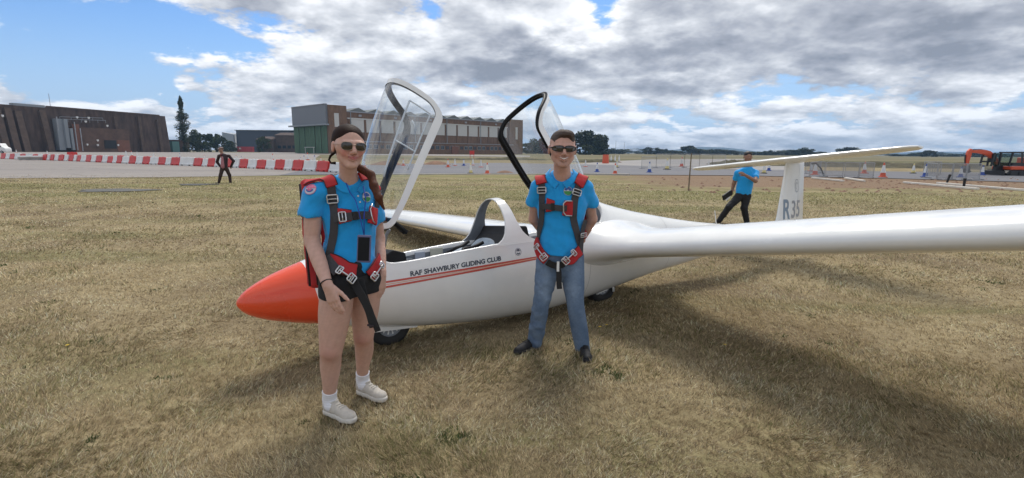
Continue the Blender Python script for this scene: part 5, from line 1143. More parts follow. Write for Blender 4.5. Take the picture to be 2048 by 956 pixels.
class Field:
    def __init__(s): s.L = []; s.noise = None
    def add(s, pr, k=.02): s.L.append((pr, k, 'u')); return s
    def cut(s, pr, k=.006): s.L.append((pr, k, 'c')); return s
    def keep(s, pr, k=.004): s.L.append((pr, k, 'k')); return s
    @staticmethod
    def _op(d, e_, k, op):
        if op == 'u':
            h = np.clip(.5 + .5 * (e_ - d) / k, 0, 1); return e_ + (d - e_) * h - k * h * (1 - h)
        if op == 'c': e_ = -e_
        h = np.clip(.5 - .5 * (e_ - d) / k, 0, 1); return e_ + (d - e_) * h + k * h * (1 - h)
    def ev(s, P):
        d = np.full(P.shape[:-1], 1.0)
        nd = s.noise is None
        for pr, k, op in s.L:
            if op == 'c' and not nd: d = d + s.noise(P); nd = True      # folds first, clean hems cut afterwards
            d = s._op(d, pr.d(P), k, op)
        if not nd: d = d + s.noise(P)
        return d
    def grid(s, h, lo, hi):
        n = np.ceil((hi - lo) / h).astype(int) + 1; ax = [lo[i] + h * np.arange(n[i]) for i in range(3)]; G = np.full(n, .2, np.float32)
        def wr():
            idx = np.argwhere(np.abs(G) < .03); P = lo + idx * h; G[tuple(idx.T)] += s.noise(P)
        nd = s.noise is None
        for pr, k, op in s.L:
            if op == 'c' and not nd: wr(); nd = True
            m_ = k + 2.5 * h + .004; i0 = np.maximum(np.floor((pr.lo - m_ - lo) / h).astype(int), 0); i1 = np.minimum(np.ceil((pr.hi + m_ - lo) / h).astype(int) + 1, n)
            if (i1 <= i0).any(): continue
            sl = tuple(slice(i0[i], i1[i]) for i in range(3)); X = np.stack(np.meshgrid(ax[0][sl[0]], ax[1][sl[1]], ax[2][sl[2]], indexing='ij'), -1)
            G[sl] = s._op(G[sl], pr.d(X), k, op)
        if not nd: wr()
        return G
    def bounds(s):
        lo = np.min([p.lo for p, k, o in s.L if o == 'u'], 0) - .03; hi = np.max([p.hi for p, k, o in s.L if o == 'u'], 0) + .03; return lo, hi
    def mesh(s, h):
        lo, hi = s.bounds(); G = s.grid(h, lo, hi); V, F = surface_nets(G, lo, h); return V, F
    def grad(s, P, e_=.002):
        g = np.stack([s.ev(P + np.eye(3)[i] * e_) - s.ev(P - np.eye(3)[i] * e_) for i in range(3)], -1); return g / (np.linalg.norm(g, axis=-1)[..., None] + 1e-9)
    def snap(s, P, off=0.0, it=4):
        P = np.array(P, float)
        for _ in range(it): g = s.grad(P); P = P - g * (s.ev(P) - off)[..., None] * .9
        return P, s.grad(P)
    def hit(s, px, py, off=0.0, tmin=1.2, tmax=7):
        """first point of the surface seen in a given direction from the photographer's spot"""
        px, py = np.atleast_1d(px).astype(float), np.atleast_1d(py).astype(float); D_ = np.array([ray(a, b) for a, b in zip(px, py)]); D_ /= np.linalg.norm(D_, axis=1)[:, None]
        t = np.full(len(px), tmin); best = np.full(len(px), 9.); bt = t.copy()
        c_ = sum((p.lo + p.hi) / 2 for p, k, o in s.L[:3]) / 3; t[:] = max(tmin, np.linalg.norm(c_ - CP) - 1.0)
        for _ in range(90):
            d = s.ev(CP + D_ * t[:, None]) - off; b = np.abs(d) < best; best = np.where(b, np.abs(d), best); bt = np.where(b, t, bt); t = np.where(np.abs(d) < 5e-4, t, t + np.maximum(d * .75, .0008)); t = np.minimum(t, tmax)
        P = CP + D_ * bt[:, None]; return s.snap(P, off, 3)
def surface_nets(G, lo, h):
    S = G < 0; c = np.zeros(tuple(np.array(G.shape) - 1), np.int8)
    for i in (0, 1):
        for j in (0, 1):
            for k in (0, 1): c += S[i:i + c.shape[0], j:j + c.shape[1], k:k + c.shape[2]]
    act = (c > 0) & (c < 8); idx = np.argwhere(act); vid = np.full(act.shape, -1, np.int32); vid[act] = np.arange(len(idx)); acc = np.zeros((len(idx), 3)); cnt = np.zeros(len(idx))
    cr = [(0, 0, 0), (1, 0, 0), (0, 1, 0), (1, 1, 0), (0, 0, 1), (1, 0, 1), (0, 1, 1), (1, 1, 1)]
    vals = [G[idx[:, 0] + a, idx[:, 1] + b, idx[:, 2] + c_] for a, b, c_ in cr]
    for a in range(8):
        for ax in range(3):
            if cr[a][ax] == 0:
                tgt = list(cr[a]); tgt[ax] = 1; b = cr.index(tuple(tgt)); va, vb = vals[a], vals[b]; x = (va < 0) != (vb < 0); t = np.where(x, va / np.where(x, va - vb, 1), 0)
                p = np.array(cr[a], float)[None, :].repeat(len(idx), 0); p[:, ax] += t; acc += p * x[:, None]; cnt += x
    V = lo + (idx + acc / cnt[:, None]) * h; F = []
    for ax in range(3):
        sl0 = [slice(None)] * 3; sl1 = [slice(None)] * 3; sl0[ax] = slice(0, -1); sl1[ax] = slice(1, None); A, B = S[tuple(sl0)], S[tuple(sl1)]; e_ = np.argwhere(A != B); o1, o2 = [(1, 2), (2, 0), (0, 1)][ax]
        ok = (e_[:, o1] > 0) & (e_[:, o2] > 0) & (e_[:, o1] < act.shape[o1]) & (e_[:, o2] < act.shape[o2]) & (e_[:, ax] < act.shape[ax]); e_ = e_[ok]; q = []
        for d1, d2 in ((0, 0), (1, 0), (1, 1), (0, 1)): p = e_.copy(); p[:, o1] -= d1; p[:, o2] -= d2; q.append(vid[p[:, 0], p[:, 1], p[:, 2]])
        q = np.stack(q, 1); fl = A[e_[:, 0], e_[:, 1], e_[:, 2]]; q[~fl] = q[~fl][:, ::-1]; F.append(q)
    return V, np.concatenate(F)
def np_mesh(name, V, F, col=None):
    me = bpy.data.meshes.new(name); n, k = F.shape; me.vertices.add(len(V)); me.vertices.foreach_set('co', V.astype(np.float32).ravel()); me.loops.add(n * k); me.loops.foreach_set('vertex_index', F.astype(np.int32).ravel())
    me.polygons.add(n); me.polygons.foreach_set('loop_start', np.arange(0, n * k, k, dtype=np.int32)); me.update(calc_edges=True)
    if col is not None:
        ca = me.color_attributes.new('Col', 'FLOAT_COLOR', 'POINT'); c4 = np.ones((len(V), 4), np.float32); c4[:, :3] = col; ca.data.foreach_set('color', c4.ravel())
    return me
def solid(name, field, h, m, parent, colf=None, smooth_it=0):
    V, F = field.mesh(h); 
    me = np_mesh(name, V, F, colf(V) if colf is not None else None); o = link(name, me, m, parent, smooth=True); return o
def sm(x, a, b): t = np.clip((x - a) / (b - a), 0, 1); return t * t * (3 - 2 * t)
def folds(seed, amp, f=22.0, stretch=(1, 1, .6)):
    r = np.random.default_rng(seed); K = [(r.normal(size=3) * np.array(stretch) * f * s_, r.uniform(0, 6.28), r.normal(size=3) * f * .5) for s_ in (.6, .9, 1.4, 2.0)]
    def fn(P):
        d = 0
        for i, (k, ph, k2) in enumerate(K): d = d + np.sin(P @ k + ph + 1.6 * np.sin(P @ k2 + i)) * (1, .8, .45, .25)[i]
        rg = 0
        for i, (k, ph, k2) in enumerate(K[:3]): rg = rg + (np.abs(np.sin(P @ k * .8 + ph * 2 + 1.9 * np.sin(P @ k2 * .7 + 2 * i))) ** .7 - .6) * (1, .8, .5)[i]
        return d * amp / 2.6 + rg * amp * .38
    return fn
def noise_col(V, f, seed):
    r = np.random.default_rng(seed); s_ = 0
    for i in range(4): s_ = s_ + np.sin(V @ (r.normal(size=3) * f * (1 + i * .7)) + r.uniform(0, 6) + np.sin(V @ (r.normal(size=3) * f)))
    return s_ / 4
def frame(fwd, up=(0, 0, 1)):
    """rows: subject's left, back, up"""
    f = np.array(fwd, float); f /= np.linalg.norm(f); u_ = np.array(up, float); x = np.cross(u_, f); x /= np.linalg.norm(x); u2 = np.cross(f, x); return np.array([x, -f, u2])
def ribbon(field, path, wd, m, name, parent, off=.006, th=.004, seg=26, step=None, world_pts=None, taper=None):
    """strap that lies on a body; path given as view directions (pixel columns, rows) or world points"""
    if world_pts is None:
        P, _ = field.hit([p[0] for p in path], [p[1] for p in path], off)
    else: P = np.array(world_pts, float)
    # resample
    L = np.r_[0, np.cumsum(np.linalg.norm(np.diff(P, axis=0), axis=1))]; t = np.linspace(0, L[-1], seg); Q = np.stack([hinterp(t, L + np.arange(len(L)) * 1e-6, P[:, i]) for i in range(3)], -1)
    if field is not None: Q, N = field.snap(Q, off, 3)
    else: N = np.repeat(np.array([[0, -1., 0]]), seg, 0)
    for _ in range(2):
        Q[1:-1] = (Q[:-2] + 2 * Q[1:-1] + Q[2:]) / 4
        N[1:-1] = (N[:-2] + 2 * N[1:-1] + N[2:]) / 4
    T = np.gradient(Q, axis=0); T /= np.linalg.norm(T, axis=1)[:, None]; N = N - (N * T).sum(1)[:, None] * T; N /= np.linalg.norm(N, axis=1)[:, None]; Sd = np.cross(T, N)
    rows = []; K = 5
    for i in range(seg):
        w_ = wd * (taper(i / (seg - 1)) if taper else 1); r = []
        for k in range(K):
            u_ = (k / (K - 1) - .5) * w_; p = Q[i] + Sd[i] * u_; r.append(p)
        r = np.array(r)
        if field is not None:
            r2, _ = field.snap(r, off, 2); r = r * .5 + r2 * .5
        rows.append(np.concatenate([r, (r - N[i] * th)[::-1]]))
    q = MB(); q.quadgrid([[tuple(p) for p in r] for r in rows], close=True); n_ = 2 * K; b = len(q.v); q.f += [tuple(range(n_)), tuple(range(b - n_, b))]; q.mi += [0, 0]
    o = q.build(name, m, parent, smooth=True); autosmooth(o, 50); return o, Q, N, T
def frame_buckle(P, N, T, w_, h_, m, parent, r=.0035, bars=1, name='buckle', off=.008):
    """rectangular wire buckle on the strap at P"""
    N = N / np.linalg.norm(N); T = T - (T @ N) * N; T /= np.linalg.norm(T); S_ = np.cross(T, N); c = P + N * off; q = MB(); cs = [c + S_ * w_ / 2 * a + T * h_ / 2 * b for a, b in ((-1, -.8), (-.85, -1), (.85, -1), (1, -.8), (1, .8), (.85, 1), (-.85, 1), (-1, .8), (-1, -.8))]
    q.tube(cs, r, 7); o = q.build(name, m, parent, smooth=True)
    for k in range(bars):
        q = MB(); y = (k + 1) / (bars + 1) * 2 - 1; q.tube([c + S_ * w_ / 2 + T * h_ / 2 * y * .7, c - S_ * w_ / 2 + T * h_ / 2 * y * .7], r * .9, 6); q.build('bar', m, o, smooth=True)
    return o
def disc_on(field, px, py, r, m, name, parent, off=.004, ring=None, mr=None, sx=1.0):
    P, N = field.hit([px], [py], off); P, N = P[0], N[0]; up = np.array([0, 0, 1.]); S_ = np.cross(up, N); S_ /= np.linalg.norm(S_); U_ = np.cross(N, S_)
    def disc(rad, r0, o2, a0=0, a1=6.2832):
        rows = []
        for q_ in np.linspace(r0, rad, 4):
            pts_ = np.array([P + S_ * math.cos(a) * q_ * sx + U_ * math.sin(a) * q_ for a in np.linspace(a0, a1, 25)]); rows.append([tuple(p) for p in field.snap(pts_, off + o2, 2)[0]])
        return MB().quadgrid(rows)
    o = disc(r, .0002, 0).build(name, m, parent, smooth=True); return o, disc, P, S_, U_
# ------------------------------------------------------------------ body building blocks
def head(F_, c, Fr, s=1.0, neck_to=None, neck_r=.05, jaw=1.0, male=False):
    """Fr rows: left, back, up of the head; c centre between the ears"""
    sv = np.array([1.17 if male else 1.13, 1.06, 1.0]) * s
    H = lambda x, y, z: c + (np.array([x, y, z]) * sv) @ Fr
    E = lambda x, y, z, r, k=.02: F_.add(Ell(H(x, y, z), np.array(r) * sv, Fr), k)
    C = lambda a, b, ra, rb, k=.015: F_.add(Cone(H(*a), H(*b), ra * s * 1.05, rb * s * 1.05), k)
    E(0, .018, .042, (.073, .092, .080)); E(0, -.020, -.016, (.060 if male else .058, .066, .089), .03)
    C((.042 * jaw, -.012, -.054), (.014 * jaw, -.058, -.098), .0200, .0165, .03); C((-.042 * jaw, -.012, -.054), (-.014 * jaw, -.058, -.098), .0200, .0165, .03)
    E(0, -.066, -.100, (.018, .013, .013), .02)
    for k in (1, -1):
        E(k * .033, -.060, -.026, (.021, .018, .021), .02)                # cheek
        E(k * .055, -.034, .0, (.018, .03, .03), .02)
        C((k * .010, -.082, .026), (k * .042, -.072, .028), .010, .008, .012)   # brow
        F_.cut(Ell(H(k * .032, -.092, .008), np.array([.016, .012, .011]) * s, Fr), .012)     # eye socket
        E(k * .032, -.074, .008, (.013, .010, .010), .006)               # eyelid over the eye
        E(k * .075, .012, -.004, (.009, .019, .031), .006); F_.cut(Ell(H(k * .084, .008, .0), np.array([.005, .010, .018]) * s, Fr), .004)   # ear
        C((k * .009, -.094, -.030), (k * .010, -.088, -.032), .0085, .008, .006)
    C((0, -.083, .018), (0, -.106, -.022), .0075, .0115, .010); E(0, -.104, -.027, (.011, .010, .009), .008)
    # mouth: lips as two soft rolls
    up = -.056; w_ = .022 if not male else .025; cz = .008
    C((-w_, -.078, up + cz), (0, -.0885, up), .0050, .0072, .006); C((w_, -.078, up + cz), (0, -.0885, up), .0050, .0072, .006)
    C((-w_ * .8, -.078, up - .008), (0, -.087, up - .012), .0050, .0082, .006); C((w_ * .8, -.078, up - .008), (0, -.087, up - .012), .0050, .0082, .006)
    F_.cut(Cone(H(-w_ * .9, -.090, up - .002 + cz), H(0, -.101, up - .0045), .0026 * s, .0030 * s), .003); F_.cut(Cone(H(w_ * .9, -.090, up - .002 + cz), H(0, -.101, up - .0045), .0026 * s, .0030 * s), .003)
    F_.Hm = (c, Fr, sv)
    if neck_to is not None: F_.add(Cone(H(0, .022, -.055), neck_to, neck_r * .96, neck_r * 1.1), .03)
    return H
def mouth(F_, H, parent, male, m_lip, m_dark, m_teeth):
    """lips laid on the face surface, with a dark parting line or a row of teeth"""
    c, Fr, sv = F_.Hm; w_ = .0300 if male else .0265; z0 = -.0575
    if male: top, up, lo, bot = (lambda t: -.0475 + .0065 * t * t), (lambda t: -.0515 + .0085 * t * t), (lambda t: -.0605 + .0175 * t * t), (lambda t: -.0680 + .0225 * t * t)
    else: top, up, lo, bot = (lambda t: -.0515 - .0015 * math.exp(-(t / .16) ** 2) + .0035 * t * t), (lambda t: -.0572 + .0078 * t * t), (lambda t: -.0582 + .0088 * t * t), (lambda t: -.0660 + .0160 * t * t)
    def band(f0, f1, name, m, off, ww=1.0):
        rows = []
        for k in range(5):
            pts_ = []
            for i in range(21):
                t = (i / 20 * 2 - 1) * ww; a_, b_ = f0(t), f1(t); z = a_ + (b_ - a_) * k / 4; pts_.append(H(t * w_, -.098 + .010 * t * t, z))
            o2 = off + (.0012 * math.sin(math.pi * k / 4) if name == 'lips' else 0)
            rows.append([tuple(p) for p in F_.snap(np.array(pts_), o2, 4)[0]])
        return MB().quadgrid(rows).build(name, m, parent, smooth=True)
    band(up, lo, 'teeth' if male else 'mouth_line', m_teeth if male else m_dark, .0014)
    band(top, up, 'lips', m_lip, .0016); band(lo, bot, 'lips', m_lip, .0016)
    if male:
        q = MB()
        for k in range(-4, 5):
            if k == 0 or True:
                t = (k + .5) / 6.0; P_, N_ = F_.snap(np.array([H(t * w_, -.098, up(t)), H(t * w_, -.098, (up(t) + lo(t)) / 2 - .002)]), .0018, 4); q.tube([tuple(p) for p in P_], .00025, 4)
        q.build('teeth_gaps', m_dark, parent)['kind'] = 'stuff'
def hand(F_, wrist, d, n, side, curl=(.25, .3, .35, .4), s=1.0, spread=.06, thumb=(.6, .5), k=.005, rw=.024):
    """wrist point, d pointing to the fingertips, n = back-of-hand normal, side: +1 when the thumb lies on the +x (cross(d,n)) side"""
    d = np.array(d, float) / np.linalg.norm(d); n = np.array(n, float); n -= (n @ d) * d; n /= np.linalg.norm(n); x = np.cross(d, n) * side; tips = []
    P = lambda a, b, c_: wrist + (x * a + d * b + n * c_) * s
    for a in (-.026, -.009, .009, .026): F_.add(Cone(P(a * .55, .012, 0), P(a * .98, .078, .001), .0145 * s, .0120 * s), .012)
    F_.add(Cone(P(0, -.02, 0), P(0, .025, 0), rw, .020 * s, (n, .78)), .014)
    F_.add(Cone(P(.012, .015, -.006), P(.028, .045, -.010), .015 * s, .012 * s), .012)
    Ls = [(.026, .072, .078, .0092, 0), (.009, .082, .080, .0096, 1), (-.009, .078, .079, .0090, 2), (-.026, .064, .074, .0080, 3)]
    for a, L, b, r, i in Ls:
        ang = curl[i]; p = P(a, b, .001); dr = d * 1.0 + x * a * spread * 40 * .1; cur = dr / np.linalg.norm(dr)
        for j, f in enumerate((.44, .30, .26)):
            an = ang * (.7 if j == 0 else 1.0); cur = cur * math.cos(an) - n * math.sin(an); cur /= np.linalg.norm(cur); q_ = p + cur * L * f * s; F_.add(Cone(p, q_, r * s * (1 - .06 * j), r * s * (1 - .06 * (j + 1))), k); p = q_
        tips.append((p, cur, r * s))
    t0 = P(.024, .022, -.008); td = d * math.cos(thumb[0]) + x * math.sin(thumb[0]) - n * .25; td /= np.linalg.norm(td); t1 = t0 + td * .042 * s; td2 = td * math.cos(thumb[1] * .6) + (d - x * .5) * math.sin(thumb[1] * .6); td2 /= np.linalg.norm(td2); t2 = t1 + td2 * .030 * s; t3 = t2 + td2 * .022 * s
    F_.add(Cone(t0, t1, .014 * s, .0108 * s), .008); F_.add(Cone(t1, t2, .0108 * s, .0098 * s), k); F_.add(Cone(t2, t3, .0098 * s, .0082 * s), k)
    return tips
def limb(F_, pts, rs, k=.02, fl=None, n=5):
    """tapered limb: the joints are joined by short cones along a smooth curve so that no rings show"""
    pts = np.array(pts, float); L = np.r_[0, np.cumsum(np.linalg.norm(np.diff(pts, axis=0), axis=1))]; m_ = n * (len(pts) - 1); t = np.linspace(0, L[-1], m_ + 1)
    Q = np.stack([np.interp(t, L, pts[:, i]) for i in range(3)], -1); R = hinterp(t, L, rs)
    for _ in range(2): Q[1:-1] = (Q[:-2] + 2 * Q[1:-1] + Q[2:]) / 4
    for i in range(m_): F_.add(Cone(Q[i], Q[i + 1], R[i], R[i + 1], fl), k if i == 0 else .003)
def skin_mat(name, sss=.15): return mat(name, (.5, .3, .2), .5, var=.07, vscale=30, bump=.0006, bscale=260, attr=True, spec=.35, sss=sss, coords='w')
M_skin = skin_mat('skin')
M_shirt = mat('bright_blue_polo_fabric', (.018, .335, .74), .85, var=.06, vscale=25, bump=.0012, bscale=700, sheen=.3, spec=.2, coords='w')
M_shirt_d = mat('navy_collar_lining', (.01, .03, .12), .85); M_hair_w = mat('dark_brown_hair', (.022, .011, .008), .62, var=.4, vscale=160, bump=.002, bscale=300, spec=.12, coords='w', stretch=(1, 1, .12))
M_hair_m = mat('short_brown_hair', (.055, .036, .026), .7, var=.5, vscale=220, bump=.003, bscale=420, coords='w')
M_tail_h = mat('auburn_hair_ends', (.085, .030, .016), .6, var=.5, vscale=160, bump=.002, bscale=300, spec=.2, coords='w', stretch=(1, 1, .12))
M_shorts = mat('black_shorts_fabric', (.010, .011, .014), .8, bump=.001, bscale=500, coords='w'); M_red = mat('red_harness_fabric', (.44, .018, .022), .75, var=.12, vscale=30, bump=.0015, bscale=500, coords='w')
M_web = mat('grey_webbing', (.050, .048, .052), .8, var=.2, vscale=60, bump=.0015, bscale=900, coords='w'); M_webb = mat('black_webbing', (.014, .014, .015), .75, var=.2, vscale=60, bump=.0012, bscale=900, coords='w')
M_edge = mat('dark_piping', (.03, .02, .022), .8); M_chrome = mat('steel_buckle', (.62, .62, .62), .28, metal=.9); M_sock = mat('white_ribbed_sock', (.74, .74, .77), .9, bump=.002, bscale=260, coords='w', stretch=(1, 1, 1)); M_shoe = mat('pale_beige_trainer', (.52, .48, .42), .8, var=.12, vscale=50, bump=.002, bscale=300, coords='w')
M_sole = mat('off_white_sole', (.60, .57, .51), .7, var=.12, vscale=30, coords='w'); M_jeans = mat('blue_denim', (.085, .150, .250), .95, attr=True, var=.14, vscale=60, bump=.0016, bscale=900, coords='w')
M_bshoe = mat('black_trainer', (.012, .012, .014), .7, var=.3, vscale=60, bump=.002, bscale=300, coords='w'); M_lens = mat('dark_lens', (.018, .014, .010), .06, spec=.8); M_wire = mat('thin_pale_frame', (.40, .30, .24), .3, metal=.6); M_bframe = mat('black_sunglass_frame', (.012, .012, .013), .25)
M_badge = mat('badge_white', (.62, .60, .66), .8); M_bblue = mat('badge_blue', (.05, .12, .38), .8); M_bgreen = mat('badge_green', (.06, .28, .08), .8); M_bpink = mat('badge_pink', (.62, .16, .26), .8); M_lany = mat('blue_lanyard', (.02, .06, .42), .7)
def col_skin(base, blush=[]):
    base = np.array(base)
    def f(V):
        c = np.repeat(base[None, :], len(V), 0) * (1 + .05 * noise_col(V, 60, 3))[:, None]
        for (p, r, cc, w_) in blush:
            k = np.exp(-(((V - p) / r) ** 2).sum(1)) * w_; c = c * (1 - k[:, None]) + np.array(cc) * k[:, None]
        return c
    return f
# ------------------------------------------------------------------ the woman
g = (gnd(680, 850) + gnd(742, 806)) / 2
wo = empty('person', (g[0], g[1], 0), 'young woman in bright blue polo shirt, black shorts and sunglasses wearing a red parachute harness', 'person', 'people in blue shirts')
B = Field(); A_ = at
headc = at(698, 294, 2.80); fw = np.array([.64, -1, -.04]); Fr = frame(fw, (0.05, 0.02, 1))
neck = at(697, 362, 2.90)
H = head(B, headc, Fr, .965, neck, .046, .92)
bk0 = np.array([-.36, .93, 0.])
sh_r, el_r, wr_r = at(627, 392, 2.82), at(624, 482, 2.80), at(656, 572, 2.62)
sh_l, el_l, wr_l = at(745, 396, 3.04), at(757, 478, 3.10), at(764, 550, 2.96)
hip_r, hip_l = at(676, 570, 2.80), at(732, 565, 2.95)
kn_r, an_r = at(662, 700, 2.76), at(659, 797, 2.84)
kn_l, an_l = at(727, 672, 2.96), at(725, 757, 3.10)
pel = (hip_r + hip_l) / 2; chest = at(698, 440, 2.93); waist = at(698, 505, 2.90)
# hidden trunk keeps the body one surface
limb(B, [neck, chest + bk0 * .02, waist + bk0 * .02, pel + [0, 0, .02]], [.05, .070, .065, .09], .03)
limb(B, [chest + [0, 0, .09] + bk0 * .02, sh_r], [.04, .040], .01); limb(B, [chest + [0, 0, .09] + bk0 * .02, sh_l], [.04, .040], .01)
limb(B, [sh_r, sh_r * .45 + el_r * .55, el_r], [.042, .047, .041], .01); limb(B, [el_r, el_r * .7 + wr_r * .3, wr_r], [.040, .0415, .0265], .02)
limb(B, [sh_l, sh_l * .45 + el_l * .55, el_l], [.046, .042, .036], .02); limb(B, [el_l, el_l * .7 + wr_l * .3, wr_l], [.036, .036, .024], .02)
hd = hand(B, wr_r, at(680, 634, 2.60) - wr_r, (-.35, -1, .25), -1, (.10, .16, .20, .28), 1.04, .10, (.50, .3), rw=.026)
hl = hand(B, wr_l, at(762, 606, 2.93) - wr_l, (.95, -.45, .1), +1, (.18, .22, .25, .3), .95, .06, (.35, .3), rw=.024)
tr_ = kn_r - hip_r
limb(B, [hip_r, hip_r + tr_ * .35, hip_r + tr_ * .75, kn_r], [.094, .092, .076, .063], .02)
c1 = kn_r + (an_r - kn_r) * .30 + [-.006, .018, 0]; limb(B, [kn_r, c1, kn_r + (an_r - kn_r) * .68, an_r], [.060, .059, .043, .034], .01)
B.add(Ell(kn_r + [.004, -.034, .004], (.034, .026, .040)), .02)
tl_ = kn_l - hip_l
limb(B, [hip_l, hip_l + tl_ * .35, hip_l + tl_ * .75, kn_l], [.090, .087, .071, .059], .02)
c1l = kn_l + (an_l - kn_l) * .32 + [.004, .015, 0]; limb(B, [kn_l, c1l, kn_l + (an_l - kn_l) * .68, an_l], [.057, .056, .041, .033], .01)
B.add(Ell(kn_l + [.004, -.032, .004], (.032, .025, .038)), .02)
for an in (an_r, an_l): B.add(Cone(an, [an[0] + .015, an[1] - .012, .06], .032, .026), .01)
SK = (.56, .345, .27)
blush = [(H(-.040, -.07, -.032), .026, (.56, .17, .14), .7), (H(.040, -.07, -.032), .026, (.56, .17, .14), .65), (H(0, -.108, -.024), .014, (.52, .22, .17), .4), (H(.0, -.09, -.057), np.array([.024, .035, .0105]), (.36, .085, .085), 1.15),
         (kn_r + [0, -.04, -.01], .05, (.44, .19, .15), .6), (kn_l + [0, -.04, -.01], .05, (.44, .18, .14), .7), (H(-.075, .01, -.01), .03, (.50, .20, .15), .4)]
for t in hd[:] + hl: blush.append((t[0], .012, (.58, .34, .27), .5))
solid('body', B, .0040, M_skin, wo, col_skin(SK, blush))
M_lip = mat('rose_lips', (.44, .13, .12), .4); M_mdark = mat('mouth_line', (.12, .03, .03), .6); M_teeth = mat('teeth', (.78, .75, .68), .3)
mouth(B, H, wo, False, M_lip, M_mdark, M_teeth)
# nails
for (p, d_, r_) in hd + hl:
    q = MB(); n_ = np.array([-.2, -1, .3]) if p is not None else 0
# hair: scalp shell, parted, drawn back
Hh = Field(); s_ = .965
Hh.add(Ell(H(0, .022, .046), np.array([.0765, .096, .0815]) * s_ * np.array([1.13, 1.06, 1]), Fr), .01); Hh.add(Ell(H(0, .05, .01), np.array([.068, .066, .080]) * s_ * np.array([1.13, 1.06, 1]), Fr), .02); Hh.add(Ell(H(.0, .085, -.045), np.array([.040, .030, .040]) * s_ * np.array([1.13, 1.06, 1]), Fr), .02)
Hh.cut(Ell(H(0, -.098, -.010), np.array([.060, .078, .094]) * s_ * np.array([1.13, 1.06, 1]), Fr), .014); Hh.cut(Ell(H(-.079, .006, -.02), np.array([.02, .026, .045]) * s_ * np.array([1.13, 1.06, 1]), Fr), .006); Hh.cut(Ell(H(.079, .006, -.02), np.array([.02, .026, .045]) * s_ * np.array([1.13, 1.06, 1]), Fr), .006)
Hh.cut(Cone(H(0, -.06, .113), H(.004, .0, .136), .0045, .003), .008); Hh.cut(Slab(H(0, 0, -.085), -Fr[2]), .01) if False else None
def hair_n(P):
    q = (P - H(0, .02, .04)) @ Fr.T; a = np.arctan2(q[:, 0], q[:, 2] + .02); return .0005 * np.sin(a * 70 + q[:, 1] * 30 + 2 * np.sin(q[:, 1] * 40))
Hh.noise = hair_n
solid('hair', Hh, .0035, M_hair_w, wo)
Pt = Field(); path = [H(.0, .10, -.055), H(.045, .075, -.10), at(742, 350, 2.90), at(748, 372, 2.86), at(757, 395, 2.83), at(768, 418, 2.84)]
for i in range(5): Pt.add(Cone(path[i], path[i + 1], (.028, .023, .022, .023, .020)[i], (.023, .022, .023, .020, .006)[i]), .015)
Pt.noise = lambda P: .0011 * np.sin((P[:, 0] + P[:, 2] * .32) * 900 + 1.5 * np.sin(P[:, 2] * 35)); solid('ponytail', Pt, .0032, M_tail_h, wo)
q = MB(); lp = [at(670, 304, 2.88), at(661, 312, 2.87), at(658, 320, 2.87), at(662, 326, 2.87), at(671, 326, 2.87)]; q.tube(lp, [.008, .007, .006, .006, .009], 8); q.build('hair_loop', M_hair_w, wo, smooth=True)
# sunglasses
def glasses(Hf, s, parent, mf, ml, kind):
    q = MB(); out = []
    for k in (1, -1):
        if kind == 'round': ctr = (k * .0335, -.097, .006); rx, rz, n_ = .0265, .0225, 2.7
        else: ctr = (k * .034, -.098, .008); rx, rz, n_ = .033, .0185, 3.0
        ring = []; 
        for j in range(33):
            t = 2 * math.pi * j / 32; f = lambda v: math.copysign(abs(v) ** (2 / n_), v); x = ctr[0] + rx * f(math.cos(t)); z = ctr[2] + rz * f(math.sin(t)) * (1 if kind == 'round' else 1 - .25 * max(0, k * (x - ctr[0]) / rx)); y = ctr[1] + (abs(x) - .02) ** 2 * (5 if kind == 'round' else 9) * (1 if abs(x) > .02 else 0); ring.append((x, y, z))
        W_ = [Hf(*p) for p in ring]; ql = MB(); cc = Hf(ctr[0], ctr[1] - .003, ctr[2]); ql.add([cc] + W_[:-1], [(0, 1 + i, 1 + (i + 1) % 32) for i in range(32)]); out.append(('lens', ql)); q.tube(W_, (.0013 if kind == 'round' else .0024) * s, 6)
        hx = ctr[0] + k * rx; q.tube([Hf(hx, ctr[1] + (abs(hx) - .02) ** 2 * (5 if kind == 'round' else 9), ctr[2] + rz * .35), Hf(k * .074, -.055, .012), Hf(k * .079, .0, .012), Hf(k * .077, .018, .0)], (.0016 if kind == 'round' else .0034) * s, 6)
    q.tube([Hf(-.012, -.100, .013), Hf(0, -.104, .015), Hf(.012, -.100, .013)], (.0018 if kind == 'round' else .0034) * s, 6)
    fr = q.build('sunglasses', mf, parent, smooth=True)
    for nm, ql in out: ql.build(nm, ml, fr, smooth=True)
glasses(H, s_, wo, M_wire, M_lens, 'round')
# shirt
def polo(chestp, pts, name, seed, parent, hemcut, neckc, neckr, neckdir, sleeves, amp=.0035):
    S = Field()
    return S
S = Field(); yaw = frame((.66, -1, 0)); bk = yaw[1]      # back direction of the torso
lft = yaw[0]
for (px, py, Y, r_, fl_) in []: pass
T_ = [(at(700, 388, 2.93), .118, .60), (at(700, 425, 2.93), .150, .62), (at(700, 460, 2.92), .143, .66), (at(698, 500, 2.91), .138, .66), (at(699, 532, 2.89), .150, .66), (at(700, 556, 2.88), .158, .66)]
for i in range(len(T_) - 1): S.add(Cone(T_[i][0], T_[i + 1][0], T_[i][1], T_[i + 1][1], (bk, T_[i][2])), .03)
for k in (1, -1): S.add(Ell(at(700, 436, 2.93) + lft * k * .062 - bk * .062, (.052, .046, .056), yaw), .045)
S.add(Cone(neck + [0, 0, -.01], T_[0][0], .060, .095, (bk, .72)), .04)
